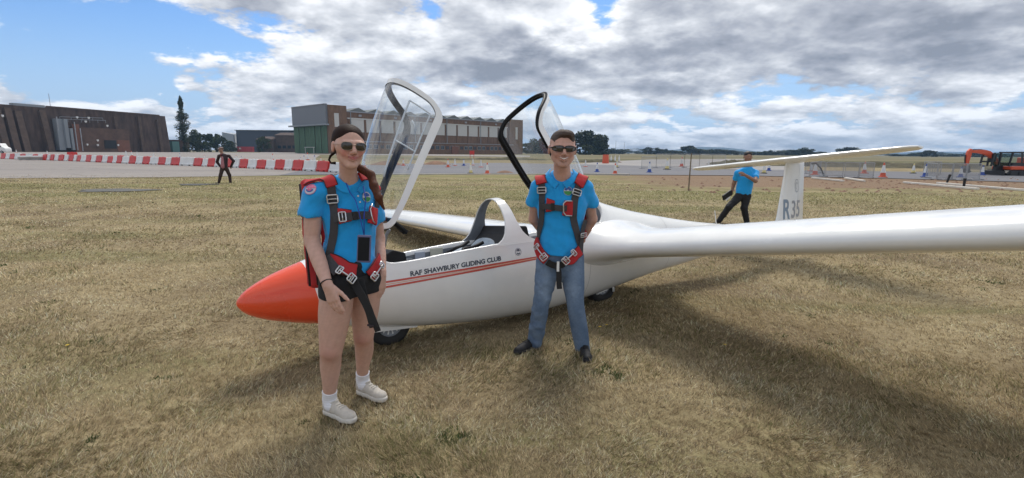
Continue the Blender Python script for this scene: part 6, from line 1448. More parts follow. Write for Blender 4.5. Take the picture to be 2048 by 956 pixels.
S.add(Cone(T_[0][0] + [0, 0, .045], sh_r + [.01, 0, .012], .062, .058), .04); S.add(Cone(T_[0][0] + [0, 0, .045], sh_l + [-.01, 0, .012], .060, .054), .04)
cf_r = sh_r + (el_r - sh_r) * .42 + [-.012, 0, .01]; cf_l = sh_l + (el_l - sh_l) * .48
S.add(Cone(sh_r, cf_r, .060, .070), .03); S.add(Cone(sh_l, cf_l, .057, .062), .03)
dr = (el_r - sh_r) / np.linalg.norm(el_r - sh_r); dl_ = (el_l - sh_l) / np.linalg.norm(el_l - sh_l)
# cuffs, hem, neck opening
S.cut(Cone(cf_r + dr * .024, cf_r + dr * .13, .062, .10), .006); S.cut(Cone(cf_l + dl_ * .024, cf_l + dl_ * .13, .055, .09), .006)
S.cut(Ell(neck + [0.004, -.02, .055], (.066, .066, .062)), .008); S.cut(Cone(neck + [.012, -.085, .02], at(716, 386, 2.80), .030, .004), .01)
S.cut(Slab(at(700, 553, 2.86), (.06, 0, -1)), .01)
S.noise = folds(5, .0046, 46, (1, 1, .55)); solid('polo_shirt', S, .005, M_shirt, wo)
# collar: two soft flaps round the neck
def collar(parent, S_, nk, r0, up, pts_px, m, pre=.006):
    for path_ in pts_px:
        ribbon(S_, path_['c'], path_['w'], m, 'collar', parent, off=.012, th=.006, seg=22, taper=path_.get('t'))
collar(wo, S, neck, 0, 0, [{'c': [(658, 352), (668, 358), (682, 371), (700, 381)], 'w': .045, 't': lambda t: .75 + .5 * t - .55 * max(0, t - .8) * 4}, {'c': [(738, 352), (734, 362), (728, 372), (719, 384)], 'w': .036, 't': lambda t: .8 + .4 * t - .5 * max(0, t - .8) * 4}], M_shirt)
ribbon(S, [(712, 386), (718, 402), (722, 416)], .030, M_shirt, 'placket', wo, off=.004, th=.004, seg=12)
for (px, py) in ((716, 392), (720, 404)):
    P, N = S.hit([px], [py], .006); q = MB(); q.cyl(P[0], .0052, .003, 10, N[0]); q.build('button', M_wp, wo)
o, disc, *_ = disc_on(S, 619, 377, .036, M_badge, 'sleeve_badge', wo, .004); 
disc(.037, .0335, .0012).build('badge_rim', M_bpink, o); disc(.030, .004, .0015, .2, 2.9).build('badge_mark', M_bpink, o); disc(.022, .012, .0022, 3.3, 6.1).build('badge_mark', M_bblue, o); disc(.014, .003, .003, 3.4, 6.0).build('badge_mark', M_bpink, o)
o, disc, *_ = disc_on(S, 733, 394, .030, M_badge, 'chest_badge', wo, .005); disc(.027, .002, .0012, 3.3, 6.1).build('badge_mark', M_bgreen, o); disc(.024, .002, .0014, .3, 2.6).build('badge_mark', M_bblue, o)
# shorts
Sh = Field(); 
Sh.add(Cone(at(699, 538, 2.88), at(702, 566, 2.875), .140, .148, (bk, .70)), .03)
hm_r = hip_r + tr_ * .17; hm_l = hip_l + tl_ * .10
Sh.add(Cone(hip_r + [0, 0, .02], hm_r, .104, .101), .03); Sh.add(Cone(hip_l + [0, 0, .02], hm_l, .100, .096), .03)
ur, ul = tr_ / np.linalg.norm(tr_), tl_ / np.linalg.norm(tl_)
Sh.cut(Slab(at(676, 598, 2.75), -np.array([.10, -.10, 1.0])), .006); Sh.cut(Cone(hm_l + ul * .060, hm_l + ul * .3, .2, .2), .01) if False else None
Sh.cut(Ell(hm_l + [.03, 0, -.13], (.105, .13, .115)), .006)
Sh.noise = folds(9, .0024, 60); solid('shorts', Sh, .0055, M_shorts, wo)
# socks and shoes
def shoe(ank, toe_px, Ytoe, m, ms, parent, L=.255, wdt=.046, soleh=.032, yaw_=None):
    heel = np.array([ank[0], ank[1], 0.0]); toe = np.array(toe_px, float); d_ = toe - heel; d_[2] = 0; d_ /= np.linalg.norm(d_); x = np.array([d_[1], -d_[0], 0]); F2 = Field(); b0 = heel - d_ * .045; P = lambda u, v, z: b0 + d_ * u + x * v + np.array([0, 0, z])
    F2.add(Cone(P(.033, 0, .042), P(.085, 0, .046), .032, .034), .02); F2.add(Cone(P(.03, 0, .07), P(.06, 0, .095), .034, .038), .02); F2.add(Cone(P(.085, 0, .056), P(.15, .0, .040), .033, .032), .02); F2.add(Cone(P(.15, 0, .040), P(L - .042, .004, .030), .034, .028), .02); F2.add(Cone(P(.19, .012, .030), P(.205, -.012, .030), .030, .026), .02)
    F2.cut(Slab(P(0, 0, .012), (0, 0, -1)), .006); F2.cut(Cone(P(.062, 0, .10), P(.058, 0, .17), .031, .036), .008); F2.noise = folds(3, .0010, 110); o = solid('shoe', F2, .0045, m, parent)
    Sf = Field()
    for (u0, v0, u1, v1, r0, r1) in ((.03, 0, .10, 0, .034, .032), (.10, 0, .18, 0, .032, .041), (.18, 0, L - .040, .003, .041, .034)): Sf.add(Cone(P(u0, v0, .018), P(u1, v1, .018), r0, r1), .03)
    Sf.cut(Slab(P(0, 0, soleh), (0, 0, 1)), .005); Sf.cut(Slab(P(0, 0, .001), (0, 0, -1)), .003); Sf.noise = lambda Q: .0016 * np.sin((Q @ d_) * 260) * (Q[:, 2] < .015); solid('sole', Sf, .0045, ms, o)
    for k in range(4):
        c_ = P(.105 + .018 * k, 0, .102 - .008 * k); c_, n_ = F2.snap(np.array([c_ + x * t for t in (-.024, -.008, .008, .024)]), .003, 4); q = MB(); q.tube([tuple(p) for p in c_], .0028, 6); q.build('lace', ms, o, smooth=True)
    return F2, P
shoe(an_r, gnd(712, 846), 0, M_shoe, M_sole, wo, .262); shoe(an_l, gnd(779, 806), 0, M_shoe, M_sole, wo, .258)
for an, dd in ((an_r, kn_r - an_r), (an_l, kn_l - an_l)):
    u_ = dd / np.linalg.norm(dd); K = Field(); K.add(Cone(an + [.012, -.012, -.035], an + u_ * .0, .041, .040), .01); K.add(Cone(an, an + u_ * .075, .040, .044), .01); K.cut(Slab(an + u_ * .062, u_), .004); K.noise = lambda P: .0012 * np.sin(P[:, 2] * 420); solid('sock', K, .0045, M_sock, wo)
q = MB(); c_ = wr_r + (el_r - wr_r) * .06; ax = (el_r - wr_r) / np.linalg.norm(el_r - wr_r); e1 = np.cross(ax, [0, 0, 1.]); e1 /= np.linalg.norm(e1); e2 = np.cross(ax, e1); q.tube([c_ + (e1 * math.cos(t) + e2 * math.sin(t)) * .0345 for t in np.linspace(0, 6.2832, 25)], .0036, 6); q.build('wristband', M_shorts, wo, smooth=True)
# ---- her parachute: worn, but a thing of its own
pr = empty('parachute_harness', (g[0], g[1] + .06, 0), 'red and grey parachute harness worn by the woman, long black leg strap hanging loose', 'parachute', 'red parachute harnesses')
PK = Field(); b1 = at(604, 372, 3.0); b2 = at(608, 470, 3.0); b3 = at(628, 566, 2.97)
PK.add(Cone(b1 + bk * .02 + lft * .04, b2 + bk * .02 + lft * .04, .032, .034, (lft, .9)), .02); PK.add(Cone(b2 + bk * .02 + lft * .04, b3 + bk * .02 + lft * .03, .034, .037), .02)
for k in (0, .10, .20, .30): PK.add(Cone(b1 + bk * .04 + lft * (.03 + k), b3 + bk * .04 + lft * (.01 + k), .034, .040, (bk, .75)), .03)
PK.noise = folds(12, .0026, 55); solid('pack', PK, .006, M_red, pr)
q = MB(); 
eg = [at(600, 368, 2.955), at(603, 400, 2.95), at(609, 450, 2.94), at(614, 510, 2.93), at(620, 572, 2.92)]; q.tube(eg, .007, 7); q.tube([p + lft * .045 for p in eg], .006, 7); q.build('piping', M_edge, pr, smooth=True)
# shoulder pads and straps
def pad(path, wd, off=.012, th=.014, name='shoulder_pad', fld=None, m=M_red, taper=None):
    o, Q, N, T = ribbon(fld or S, path, wd, m, name, pr_cur, off=off + th * .6, th=th, seg=18, taper=taper); 
    md = o.modifiers.new('bevel', 'BEVEL'); md.width = .003; md.segments = 2; md.limit_method = 'ANGLE'; md.angle_limit = R_(50)
    for sg in (-1, 1):
        Sd = np.cross(T, N); w_ = np.array([wd / 2 * (taper(i / 17) if taper else 1) for i in range(18)]); pts_ = Q + Sd * (sg * w_)[:, None]; pts_, _ = (fld or S).snap(pts_, off + th * .35, 2); q = MB(); q.tube([tuple(p) for p in pts_], .0032, 6); q.build('piping', M_edge, o, smooth=True)
    return Q, N, T
pr_cur = pr
pad([(606, 364), (618, 350), (638, 345), (655, 354), (664, 372)], .062)
pad([(722, 352), (738, 350), (750, 362), (757, 378)], .050)
strap_r, Q, N, T = ribbon(S, [(660, 362), (663, 380), (666, 405), (668, 435), (667, 465), (660, 500), (655, 530), (656, 560)], .046, M_web, 'strap', pr, off=.010, th=.004, seg=34)
frame_buckle(Q[6], N[6], T[6], .056, .046, M_chrome, pr, .0042, 1)
ribbon(S, [(757, 372), (757, 392), (755, 415)], .036, M_web, 'strap', pr, off=.010, th=.004, seg=12)
# chest strap with red tabs
pad([(676, 432), (692, 431), (704, 431)], .092, .012, .012, 'chest_pad', taper=lambda t: 1 - .35 * t)
pad([(738, 428), (747, 430), (756, 434)], .100, .014, .016, 'ripcord_pouch')
_, Q, N, T = ribbon(S, [(666, 436), (685, 434), (705, 432), (725, 430), (742, 431)], .044, M_web, 'chest_strap', pr, off=.030, th=.004, seg=18)
frame_buckle(Q[4], N[4], T[4], .052, .036, M_chrome, pr, .004, 1); ribbon(S, [(706, 432), (715, 431)], .048, M_webb, 'strap_keeper', pr, off=.034, th=.006, seg=4)
q = MB(); P, N_ = S.hit([745, 741, 743, 746, 750, 748], [408, 418, 430, 442, 446, 420], .034); q.tube([tuple(p) for p in P[:5]], .0035, 7); q.build('ripcord_handle', M_chrome, pr, smooth=True)
# hip pads and leg buckles
HP = Field(); HP.L = S.L + Sh.L[:]; HP.L = [l for l in HP.L if l[2] == 'u']
pad([(655, 523), (672, 527), (692, 536), (714, 541)], .098, .014, .014, 'hip_pad', HP, taper=lambda t: 1.05 - .3 * t)
pad([(741, 552), (750, 540), (758, 527), (765, 515)], .070, .014, .014, 'hip_pad', HP)
_, Q, N, T = ribbon(HP, [(650, 515), (662, 530), (676, 544)], .060, M_web, 'strap', pr, off=.034, th=.005, seg=8)
def hook_pair(fld, a, b, w_=.044):
    P, N = fld.hit([a[0], b[0]], [a[1], b[1]], .040); d_ = P[1] - P[0]; d_ /= np.linalg.norm(d_); frame_buckle(P[0], N[0], d_, w_, .026, M_chrome, pr_cur, .0045, 1, 'hook'); frame_buckle(P[1], N[1], d_, w_ * 1.05, .044, M_chrome, pr_cur, .0045, 2, 'adjuster'); q = MB(); q.tube([P[0] + N[0] * .010, P[1] + N[1] * .010], .0048, 7); q.build('hook_shank', M_chrome, pr_cur, smooth=True)
hook_pair(HP, (679, 541), (702, 557)); hook_pair(HP, (762, 530), (748, 553), .036)
# hanging black strap, from crotch to knee and its folded tail
hs = [at(708, 560, 2.74), at(716, 580, 2.72), at(727, 604, 2.71), at(738, 630, 2.70), at(744, 652, 2.70), at(757, 655, 2.70)]
ribbon(None, None, .046, M_webb, 'leg_strap', pr, seg=26, world_pts=[at(706, 562, 2.74), at(722, 590, 2.71), at(738, 622, 2.70), at(747, 655, 2.70)])
ribbon(None, None, .034, M_webb, 'leg_strap', pr, seg=20, world_pts=[at(722, 560, 2.76), at(728, 588, 2.74), at(741, 625, 2.73), at(756, 663, 2.73)])
q = MB(); q.tube([at(735, 650, 2.70), at(747, 653, 2.69)], .006, 8); q.build('strap_end', M_edge, pr)
ribbon(HP, [(705, 560), (716, 562), (736, 558)], .040, M_webb, 'leg_strap', pr, off=.02, th=.004, seg=10)
# lanyard and phone
ph = empty('lanyard_phone', (*at(729, 498, 2.76)[:2], 0), 'dark phone in a case hanging from a thin blue lanyard at the woman\'s waist', 'phone')
q = MB(); P, N_ = S.hit([692, 700, 708, 716, 722, 724], [366, 385, 402, 425, 450, 470], .014); P[2:] += N_[2:] * .03; q.tube([tuple(p) for p in P], .0028, 6); q.build('lanyard', M_lany, ph, smooth=True)
q = MB(); P2, N_ = S.hit([727, 725, 724, 724], [372, 400, 430, 470], .014); P2[1:] += N_[1:] * .03; q.tube([tuple(p) for p in P2], .0028, 6); q.build('lanyard', M_lany, ph, smooth=True)
tp, bt = at(729, 470, 2.735), at(727, 525, 2.70); 
up_ = (tp - bt); Lp = np.linalg.norm(up_); up_ /= Lp; xr = np.cross([0.2, -1, 0], up_); xr /= np.linalg.norm(xr); nr = np.cross(up_, xr) * -1; M = Matrix((tuple(xr), tuple(nr), tuple(up_))).transposed()
q = MB(); q.box((tp + bt) / 2, (.074, .012, Lp), M=M); pho = q.build('phone_case', mat('purple_grey_case', (.10, .10, .20), .4), ph, bevel=.009)
q = MB(); q.box((tp + bt) / 2 + np.array([0, -.0075, 0]), (.060, .003, Lp - .022), M=M); q.build('screen', mat('black_screen', (.004, .004, .005), .5, spec=.2), ph, bevel=.006)

# ------------------------------------------------------------------ the man in front of the rear cockpit
g = (gnd(1060, 700) + gnd(1170, 718)) / 2
mn = empty('person', (g[0], g[1], 0), 'smiling man in blue polo, jeans and black wraparound sunglasses, hands behind his back', 'person', 'people in blue shirts')
B = Field(); Yb = 3.80
headc = at(1125, 299, 3.70); Fr = frame((.03, -1, -.03), (.02, 0, 1)); neck = at(1124, 354, 3.80)
H = head(B, headc, Fr, 1.07, neck, .058, 1.10, True)
sh_r, el_r, wr_r = at(1076, 374, 3.84), at(1068, 438, 3.95), at(1100, 478, 4.06)
sh_l, el_l, wr_l = at(1172, 376, 3.84), at(1184, 438, 3.95), at(1160, 482, 4.06)
hip_r, hip_l = at(1098, 520, 3.84), at(1143, 522, 3.84)
kn_r, an_r = at(1083, 605, 3.80), at(1068, 690, 3.93); kn_l, an_l = at(1151, 612, 3.78), at(1166, 700, 3.84)
chest = at(1124, 415, 3.84); waist = at(1122, 475, 3.84); pel = (hip_r + hip_l) / 2
limb(B, [neck, chest + [0, .03, 0], waist + [0, .03, 0], pel], [.06, .08, .08, .09], .03); limb(B, [chest + [0, 0, .10], sh_r], [.06, .048], .02); limb(B, [chest + [0, 0, .10], sh_l], [.06, .048], .02)
for a, b_, c_ in ((sh_r, el_r, wr_r), (sh_l, el_l, wr_l)): limb(B, [a, a * .45 + b_ * .55, b_], [.047, .046, .039], .02); limb(B, [b_, b_ * .7 + c_ * .3, c_], [.040, .041, .028], .02)
hand(B, wr_r, (1, .1, -.3), (0, 1, .1), 1, (.4, .4, .4, .4), 1.05, .06, (.5, .4)); hand(B, wr_l, (-1, .1, -.25), (0, 1, .1), -1, (.4, .4, .4, .4), 1.05, .06, (.5, .4))
for h_, k_, a_ in ((hip_r, kn_r, an_r), (hip_l, kn_l, an_l)): limb(B, [h_, k_, a_], [.08, .05, .035], .03)
SKm = (.54, .315, .24)
blush = [(H(-.040, -.07, -.032), .026, (.40, .15, .11), .45), (H(.040, -.07, -.032), .026, (.40, .15, .11), .45), (H(0, -.108, -.024), .014, (.42, .18, .14), .4), 
         (H(0, -.07, -.095), np.array([.05, .05, .03]), (.27, .16, .12), .35), (H(-.078, .01, -.01), .03, (.42, .17, .13), .5), (H(.078, .01, -.01), .03, (.42, .17, .13), .5)]
def colm(V, f=col_skin(SKm, blush)): c = f(V); return np.clip(c, 0, .8)
solid('body', B, .0045, M_skin, mn, colm)
mouth(B, H, mn, True, mat('lips', (.34, .13, .10), .45), M_mdark, M_teeth)
Hh = Field(); Hh.add(Ell(H(0, .016, .050), np.array([.0735, .091, .083]) * 1.07 * np.array([1.13, 1.06, 1]), Fr), .01); Hh.add(Ell(H(.012, -.045, .096), np.array([.045, .040, .034]) * 1.07 * np.array([1.17, 1.06, 1]), Fr), .03); Hh.cut(Ell(H(.020, -.105, .022), np.array([.052, .060, .078]) * 1.07 * np.array([1.17, 1.06, 1]), Fr), .006); Hh.cut(Ell(H(-.020, -.105, .022), np.array([.052, .060, .078]) * 1.07 * np.array([1.13, 1.06, 1]), Fr), .008); Hh.cut(Slab(H(0, 0, .018), -Fr[2] * .9 + -Fr[1] * .0), .01)
Hh.L = [l for l in Hh.L]; Hh.add(Ell(H(0, .045, .02), np.array([.070, .060, .055]) * 1.02 * np.array([1.13, 1.06, 1]), Fr), .01); Hh.noise = folds(31, .0022, 130); solid('hair', Hh, .0038, M_hair_m, mn)
glasses(H, 1.07, mn, M_bframe, M_lens, 'wrap')
S = Field(); yaw = frame((.0, -1, 0)); bk = yaw[1]; lft = yaw[0]
T_ = [(at(1124, 380, 3.84), .160, .60), (at(1124, 410, 3.84), .182, .64), (at(1122, 450, 3.84), .166, .66), (at(1119, 490, 3.83), .156, .68), (at(1117, 515, 3.82), .160, .70)]
for i in range(len(T_) - 1): S.add(Cone(T_[i][0], T_[i + 1][0], T_[i][1], T_[i + 1][1], (bk, T_[i][2])), .03)
S.add(Cone(neck + [0, 0, -.02], T_[0][0] + [0, 0, .02], .075, .12, (bk, .72)), .04)
S.add(Cone(neck + [0, 0, -.06], sh_r + [0.01, 0, .006], .056, .056), .03); S.add(Cone(neck + [0, 0, -.06], sh_l + [-.01, 0, .006], .056, .056), .03)
cf_r = sh_r + (el_r - sh_r) * .46 + [-.014, 0, .0]; cf_l = sh_l + (el_l - sh_l) * .46 + [.012, 0, .0]
S.add(Cone(sh_r, cf_r, .056, .066), .02); S.add(Cone(sh_l, cf_l, .056, .066), .02); dr = (el_r - sh_r) / np.linalg.norm(el_r - sh_r); dl_ = (el_l - sh_l) / np.linalg.norm(el_l - sh_l)
S.cut(Cone(cf_r + dr * .035, cf_r + dr * .15, .060, .10), .006); S.cut(Cone(cf_l + dl_ * .035, cf_l + dl_ * .15, .060, .10), .006)
S.cut(Ell(neck + [0, -.02, .074], (.074, .074, .068)), .008); S.cut(Cone(neck + [-.01, -.10, .03], at(1112, 378, 3.68), .038, .004), .01); S.cut(Slab(at(1118, 514, 3.7), (-.05, 0, -1)), .01); S.noise = folds(15, .0052, 40, (1, 1, .6)); solid('polo_shirt', S, .0055, M_shirt, mn)
pn = S
for c_ in ({'c': [(1094, 338), (1094, 350), (1102, 362), (1113, 372)], 'w': .044}, {'c': [(1152, 338), (1152, 350), (1142, 362), (1130, 372)], 'w': .044}): ribbon(S, c_['c'], c_['w'], M_shirt, 'collar', mn, off=.016, th=.007, seg=18)
ribbon(S, [(1113, 374), (1115, 388), (1116, 400)], .034, M_shirt, 'placket', mn, off=.004, th=.004, seg=8)
o, disc, *_ = disc_on(S, 1136, 382, .034, M_badge, 'chest_badge', mn, .005); disc(.030, .002, .0012, 3.2, 6.2).build('badge_mark', M_bgreen, o); disc(.029, .010, .0014, .1, 2.9).build('badge_mark', M_bblue, o); disc(.034, .031, .0018).build('badge_rim', M_lett2, o)
# jeans
J = Field(); J.add(Cone(at(1120, 498, 3.83), at(1120, 525, 3.84), .142, .154, (bk, .70)), .03)
for h_, k_, a_ in ((hip_r, kn_r, an_r), (hip_l, kn_l, an_l)):
    limb(J, [h_ + [0, 0, .03], h_ + (k_ - h_) * .5, k_, k_ + (a_ - k_) * .45, a_ + [0, 0, -.01]], [.096, .084, .066, .066, .057], .02)
    J.cut(Cone(a_ + [0, 0, -.030], a_ + [0, 0, -.14], .050, .070), .006)
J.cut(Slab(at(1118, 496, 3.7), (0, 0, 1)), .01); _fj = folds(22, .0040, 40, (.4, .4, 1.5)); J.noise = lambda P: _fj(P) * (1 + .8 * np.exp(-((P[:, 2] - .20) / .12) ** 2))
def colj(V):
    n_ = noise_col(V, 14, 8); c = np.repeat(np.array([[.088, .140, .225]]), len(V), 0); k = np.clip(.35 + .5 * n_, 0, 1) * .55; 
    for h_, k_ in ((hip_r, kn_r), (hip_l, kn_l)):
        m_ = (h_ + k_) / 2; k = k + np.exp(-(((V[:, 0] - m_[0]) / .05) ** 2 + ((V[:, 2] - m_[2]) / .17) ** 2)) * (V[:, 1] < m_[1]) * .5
    k = k + np.clip(-_fj(V) / .0040 - .2, 0, 1) * .30; k = np.clip(k, 0, 1)[:, None]; return c * (1 - k) + np.array([.24, .32, .43]) * k  # raised folds painted lighter, standing for highlights on the creases
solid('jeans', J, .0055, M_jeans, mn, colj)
shoe(an_r, gnd(1040, 706), 0, M_bshoe, M_bshoe, mn, .280, soleh=.03); shoe(an_l, gnd(1176, 726), 0, M_bshoe, M_bshoe, mn, .285, soleh=.03)
# his harness
pr = empty('parachute_harness', (g[0], g[1] + .05, 0), 'red and grey parachute harness worn by the man in jeans', 'parachute', 'red parachute harnesses'); pr_cur = pr
PK = Field(); 
for k in (-.10, 0, .10): PK.add(Cone(at(1124, 372, 3.84) + bk * .15 + lft * k, at(1122, 500, 3.84) + bk * .16 + lft * k, .055, .060, (bk, .8)), .03)
PK.add(Cone(at(1168, 400, 3.97), at(1166, 470, 3.99), .035, .035), .02); PK.noise = folds(12, .0026, 55); solid('pack', PK, .0075, M_red, pr)
pad([(1079, 342), (1080, 352), (1083, 366)], .078, .014, .018); pad([(1169, 346), (1164, 356), (1158, 370)], .080, .014, .018)
_, Q, N, T = ribbon(S, [(1083, 358), (1084, 385), (1083, 410), (1082, 440), (1076, 470), (1070, 495), (1068, 515)], .052, M_web, 'strap', pr, off=.012, th=.004, seg=30); frame_buckle(Q[4], N[4], T[4], .064, .044, M_chrome, pr, .0045, 1)
_, Q, N, T = ribbon(S, [(1158, 358), (1153, 385), (1149, 405), (1147, 432), (1153, 460), (1160, 485), (1163, 508)], .054, M_web, 'strap', pr, off=.012, th=.004, seg=30); frame_buckle(Q[5], N[5], T[5], .066, .044, M_chrome, pr, .0045, 1)
pad([(1092, 410), (1100, 411), (1108, 412)], .105, .014, .014, 'chest_pad', taper=lambda t: 1 - .3 * t); pad([(1127, 416), (1136, 417), (1146, 417)], .110, .014, .018, 'ripcord_pouch')
_, Q, N, T = ribbon(S, [(1078, 413), (1092, 413), (1108, 415), (1124, 417), (1134, 417)], .044, M_web, 'chest_strap', pr, off=.034, th=.004, seg=14); ribbon(S, [(1102, 414), (1109, 414)], .056, M_webb, 'strap_keeper', pr, off=.038, th=.008, seg=4)
q = MB(); P, N_ = S.hit([1144, 1132, 1127, 1127, 1132, 1144], [402, 402, 407, 425, 431, 432], .040); q.tube([tuple(p) for p in P], .0048, 7); q.build('ripcord_handle', M_chrome, pr, smooth=True)
HP = Field(); HP.L = [l for l in S.L + J.L if l[2] == 'u']
pad([(1069, 480), (1074, 497), (1084, 512), (1093, 520)], .080, .016, .016, 'hip_pad', HP); pad([(1162, 500), (1152, 510), (1143, 522), (1128, 524)], .082, .016, .016, 'hip_pad', HP, taper=lambda t: 1 - .45 * t)
hook_pair(HP, (1074, 493), (1088, 514), .050); hook_pair(HP, (1147, 505), (1131, 521), .050)
ribbon(HP, [(1094, 524), (1104, 530), (1116, 532), (1128, 528)], .05, M_webb, 'leg_strap', pr, off=.018, th=.005, seg=12)
ribbon(HP, [(1172, 440), (1166, 462), (1164, 485), (1162, 505)], .05, M_web, 'strap', pr, off=.02, th=.004, seg=12); P, N_ = HP.hit([1166], [470], .03); frame_buckle(P[0], N_[0], np.array([0, 0, 1.]), .06, .03, M_chrome, pr, .004, 1)
ribbon(None, None, .040, M_webb, 'leg_strap', pr, seg=22, world_pts=[at(1113, 530, 3.70), at(1118, 545, 3.68), at(1118, 562, 3.68), at(1119, 578, 3.68)])
q = MB(); q.box(at(1116, 533, 3.66), (.018, .006, .075), rz=0); q.build('strap_label', M_white, pr)

# ------------------------------------------------------------------ the man at the tailplane
def simple_person(J_, parent, Y, skin, top, legs, hairm, faceto, topcol_field=None, hr=.07, shoes=M_bshoe, sleeve='short', sn=.03, longs=None):
    P = {k: (at(v[0], v[1], Y + v[2])) for k, v in J_.items()}; B = Field(); Fr = frame(faceto); c_ = P['head']; s_ = P.get('hs', 1)
    Hf = head(B, c_, Fr, .98, P['neck'], .055, 1.05, True)
    limb(B, [P['neck'], P['chest'], P['pel']], [.06, .08, .08], .03)
    for sd_ in 'rl':
        limb(B, [P['chest'] + [0, 0, .10], P['sh' + sd_]], [.05, .045], .02); limb(B, [P['sh' + sd_], P['el' + sd_]], [.052, .044], .02); limb(B, [P['el' + sd_], P['wr' + sd_]], [.044, .030], .02)
        limb(B, [P['hip' + sd_], P['kn' + sd_], P['an' + sd_]], [.08, .055, .04], .03)
        hd_ = P['wr' + sd_] - P['el' + sd_]; hand(B, P['wr' + sd_], hd_, (0, -1, .2), 1 if sd_ == 'r' else -1, (.45, .5, .5, .55), 1.0, .05, (.5, .5), k=.006)
    solid('body', B, .0085, M_skin, parent, col_skin(skin, []))
    S = Field(); S.add(Cone(P['chest'] + [0, 0, .07], P['chest'], .165, .175, (Fr[1], .62)), .03); S.add(Cone(P['chest'], P['pel'] + [0, 0, .03], .175, .172, (Fr[1], .68)), .03); S.add(Cone(P['neck'] + [0, 0, -.03], P['chest'] + [0, 0, .08], .07, .12, (Fr[1], .7)), .04)
    for sd_ in 'rl':
        S.add(Cone(P['neck'] + [0, 0, -.07], P['sh' + sd_], .055, .064), .04)
        if sleeve == 'short': S.add(Cone(P['sh' + sd_], P['sh' + sd_] * .5 + P['el' + sd_] * .5, .064, .070), .03)
        else: S.add(Cone(P['sh' + sd_], P['el' + sd_], .068, .062), .03); S.add(Cone(P['el' + sd_], P['wr' + sd_], .062, .052), .03)
    S.noise = folds(40, .005, 40); S.cut(Slab(P['pel'] + [0, 0, -.05], (0, 0, -1)), .01)

    L_ = Field(); L_.add(Cone(P['pel'] + [0, 0, .02], P['pel'] + [0, 0, -.04], .145, .150, (Fr[1], .72)), .03)
    for sd_ in 'rl': L_.add(Cone(P['hip' + sd_], P['kn' + sd_], .100, .074), .03); L_.add(Cone(P['kn' + sd_], P['an' + sd_], .074, .060), .03)
    L_.noise = folds(41, .006, 36)
    solid('trousers', L_, .0095, legs, parent)
    Hh = Field(); Hh.add(Ell(Hf(0, .016, .055), np.array([.088, .10, .078]), Fr), .01); Hh.cut(Ell(Hf(0, -.105, .012), np.array([.075, .06, .078]), Fr), .008); Hh.cut(Slab(Hf(0, 0, .012), -Fr[2]), .01); Hh.noise = folds(7, .004, 90); solid('hair', Hh, .007, hairm, parent)
    for sd_ in 'rl':
        an = P['an' + sd_]; tpx = J_['toe' + sd_]; z0 = an[2] - .09; tt = at(tpx[0], tpx[1], Y + tpx[2]); d_ = tt - an; d_[2] = 0; d_ /= np.linalg.norm(d_); K = Field(); K.add(Cone(an + [0, 0, -.03], an + [0, 0, -.05] - d_ * .02, .045, .042), .02); K.add(Cone(an + [0, 0, -.05], an + d_ * .15 + [0, 0, -.06], .042, .036), .02); K.cut(Slab([0, 0, max(.003, z0)], (0, 0, -1)), .01); solid('shoe', K, .0085, shoes, parent)
    return P, S, Fr, Hf
Yt = 11.6
g = gnd(1465, 443); tm = empty('person', (at(1465, 440, Yt)[0], Yt, 0), 'dark-haired man in a plain blue shirt and black trousers lunging beside the tailplane', 'person', 'people in blue shirts')
JJ = dict(head=(1496, 314, 0), neck=(1497, 330, .02), chest=(1492, 355, 0), pel=(1487, 386, 0), shr=(1475, 346, 0), elr=(1468, 366, .1), wrr=(1464, 382, .15), shl=(1512, 346, 0), ell=(1511, 362, -.25), wrl=(1490, 350, -.35), hipr=(1479, 392, 0), hipl=(1493, 392, 0), knr=(1458, 414, -.1), knl=(1488, 416, -.05), anr=(1437, 443, 0), anl=(1494, 444, 0), toer=(1420, 446, -.1), toel=(1490, 450, -.3))
P, S, Fr, Hf = simple_person(JJ, tm, Yt, (.30, .17, .12), M_shirt, M_shorts, mat('black_hair', (.012, .010, .010), .6, var=.4, vscale=90, coords='w'), (-.15, -1, -.05))
solid('blue_shirt', S, .0085, M_shirt, tm)
q = MB(); a_, b_ = at(1463, 384, Yt - .2), at(1446, 396, Yt - .35); q.beam(a_, b_, .03, .12); o = q.build('tail_dolly_bar', M_blk); tag(o, 'dark bar held low in the hand of the man at the tailplane', 'bar')
q = MB(); c_ = at(1455, 398, Yt - .2); q.add([at(1449, 397, Yt - .25), at(1463, 386, Yt - .2), at(1461, 394, Yt - .2), at(1453, 402, Yt - .25)], [(0, 1, 2, 3)]); q.add([v + np.array([.01, .03, 0]) for v in map(np.array, q.v[:4])], [(3, 2, 1, 0)]); q.add(q.v[:8], [(0, 1, 5, 4), (1, 2, 6, 5), (2, 3, 7, 6), (3, 0, 4, 7)]); o = q.build('white_cloth', M_white); tag(o, 'white cloth hanging from the right hand of the man at the tailplane', 'cloth')

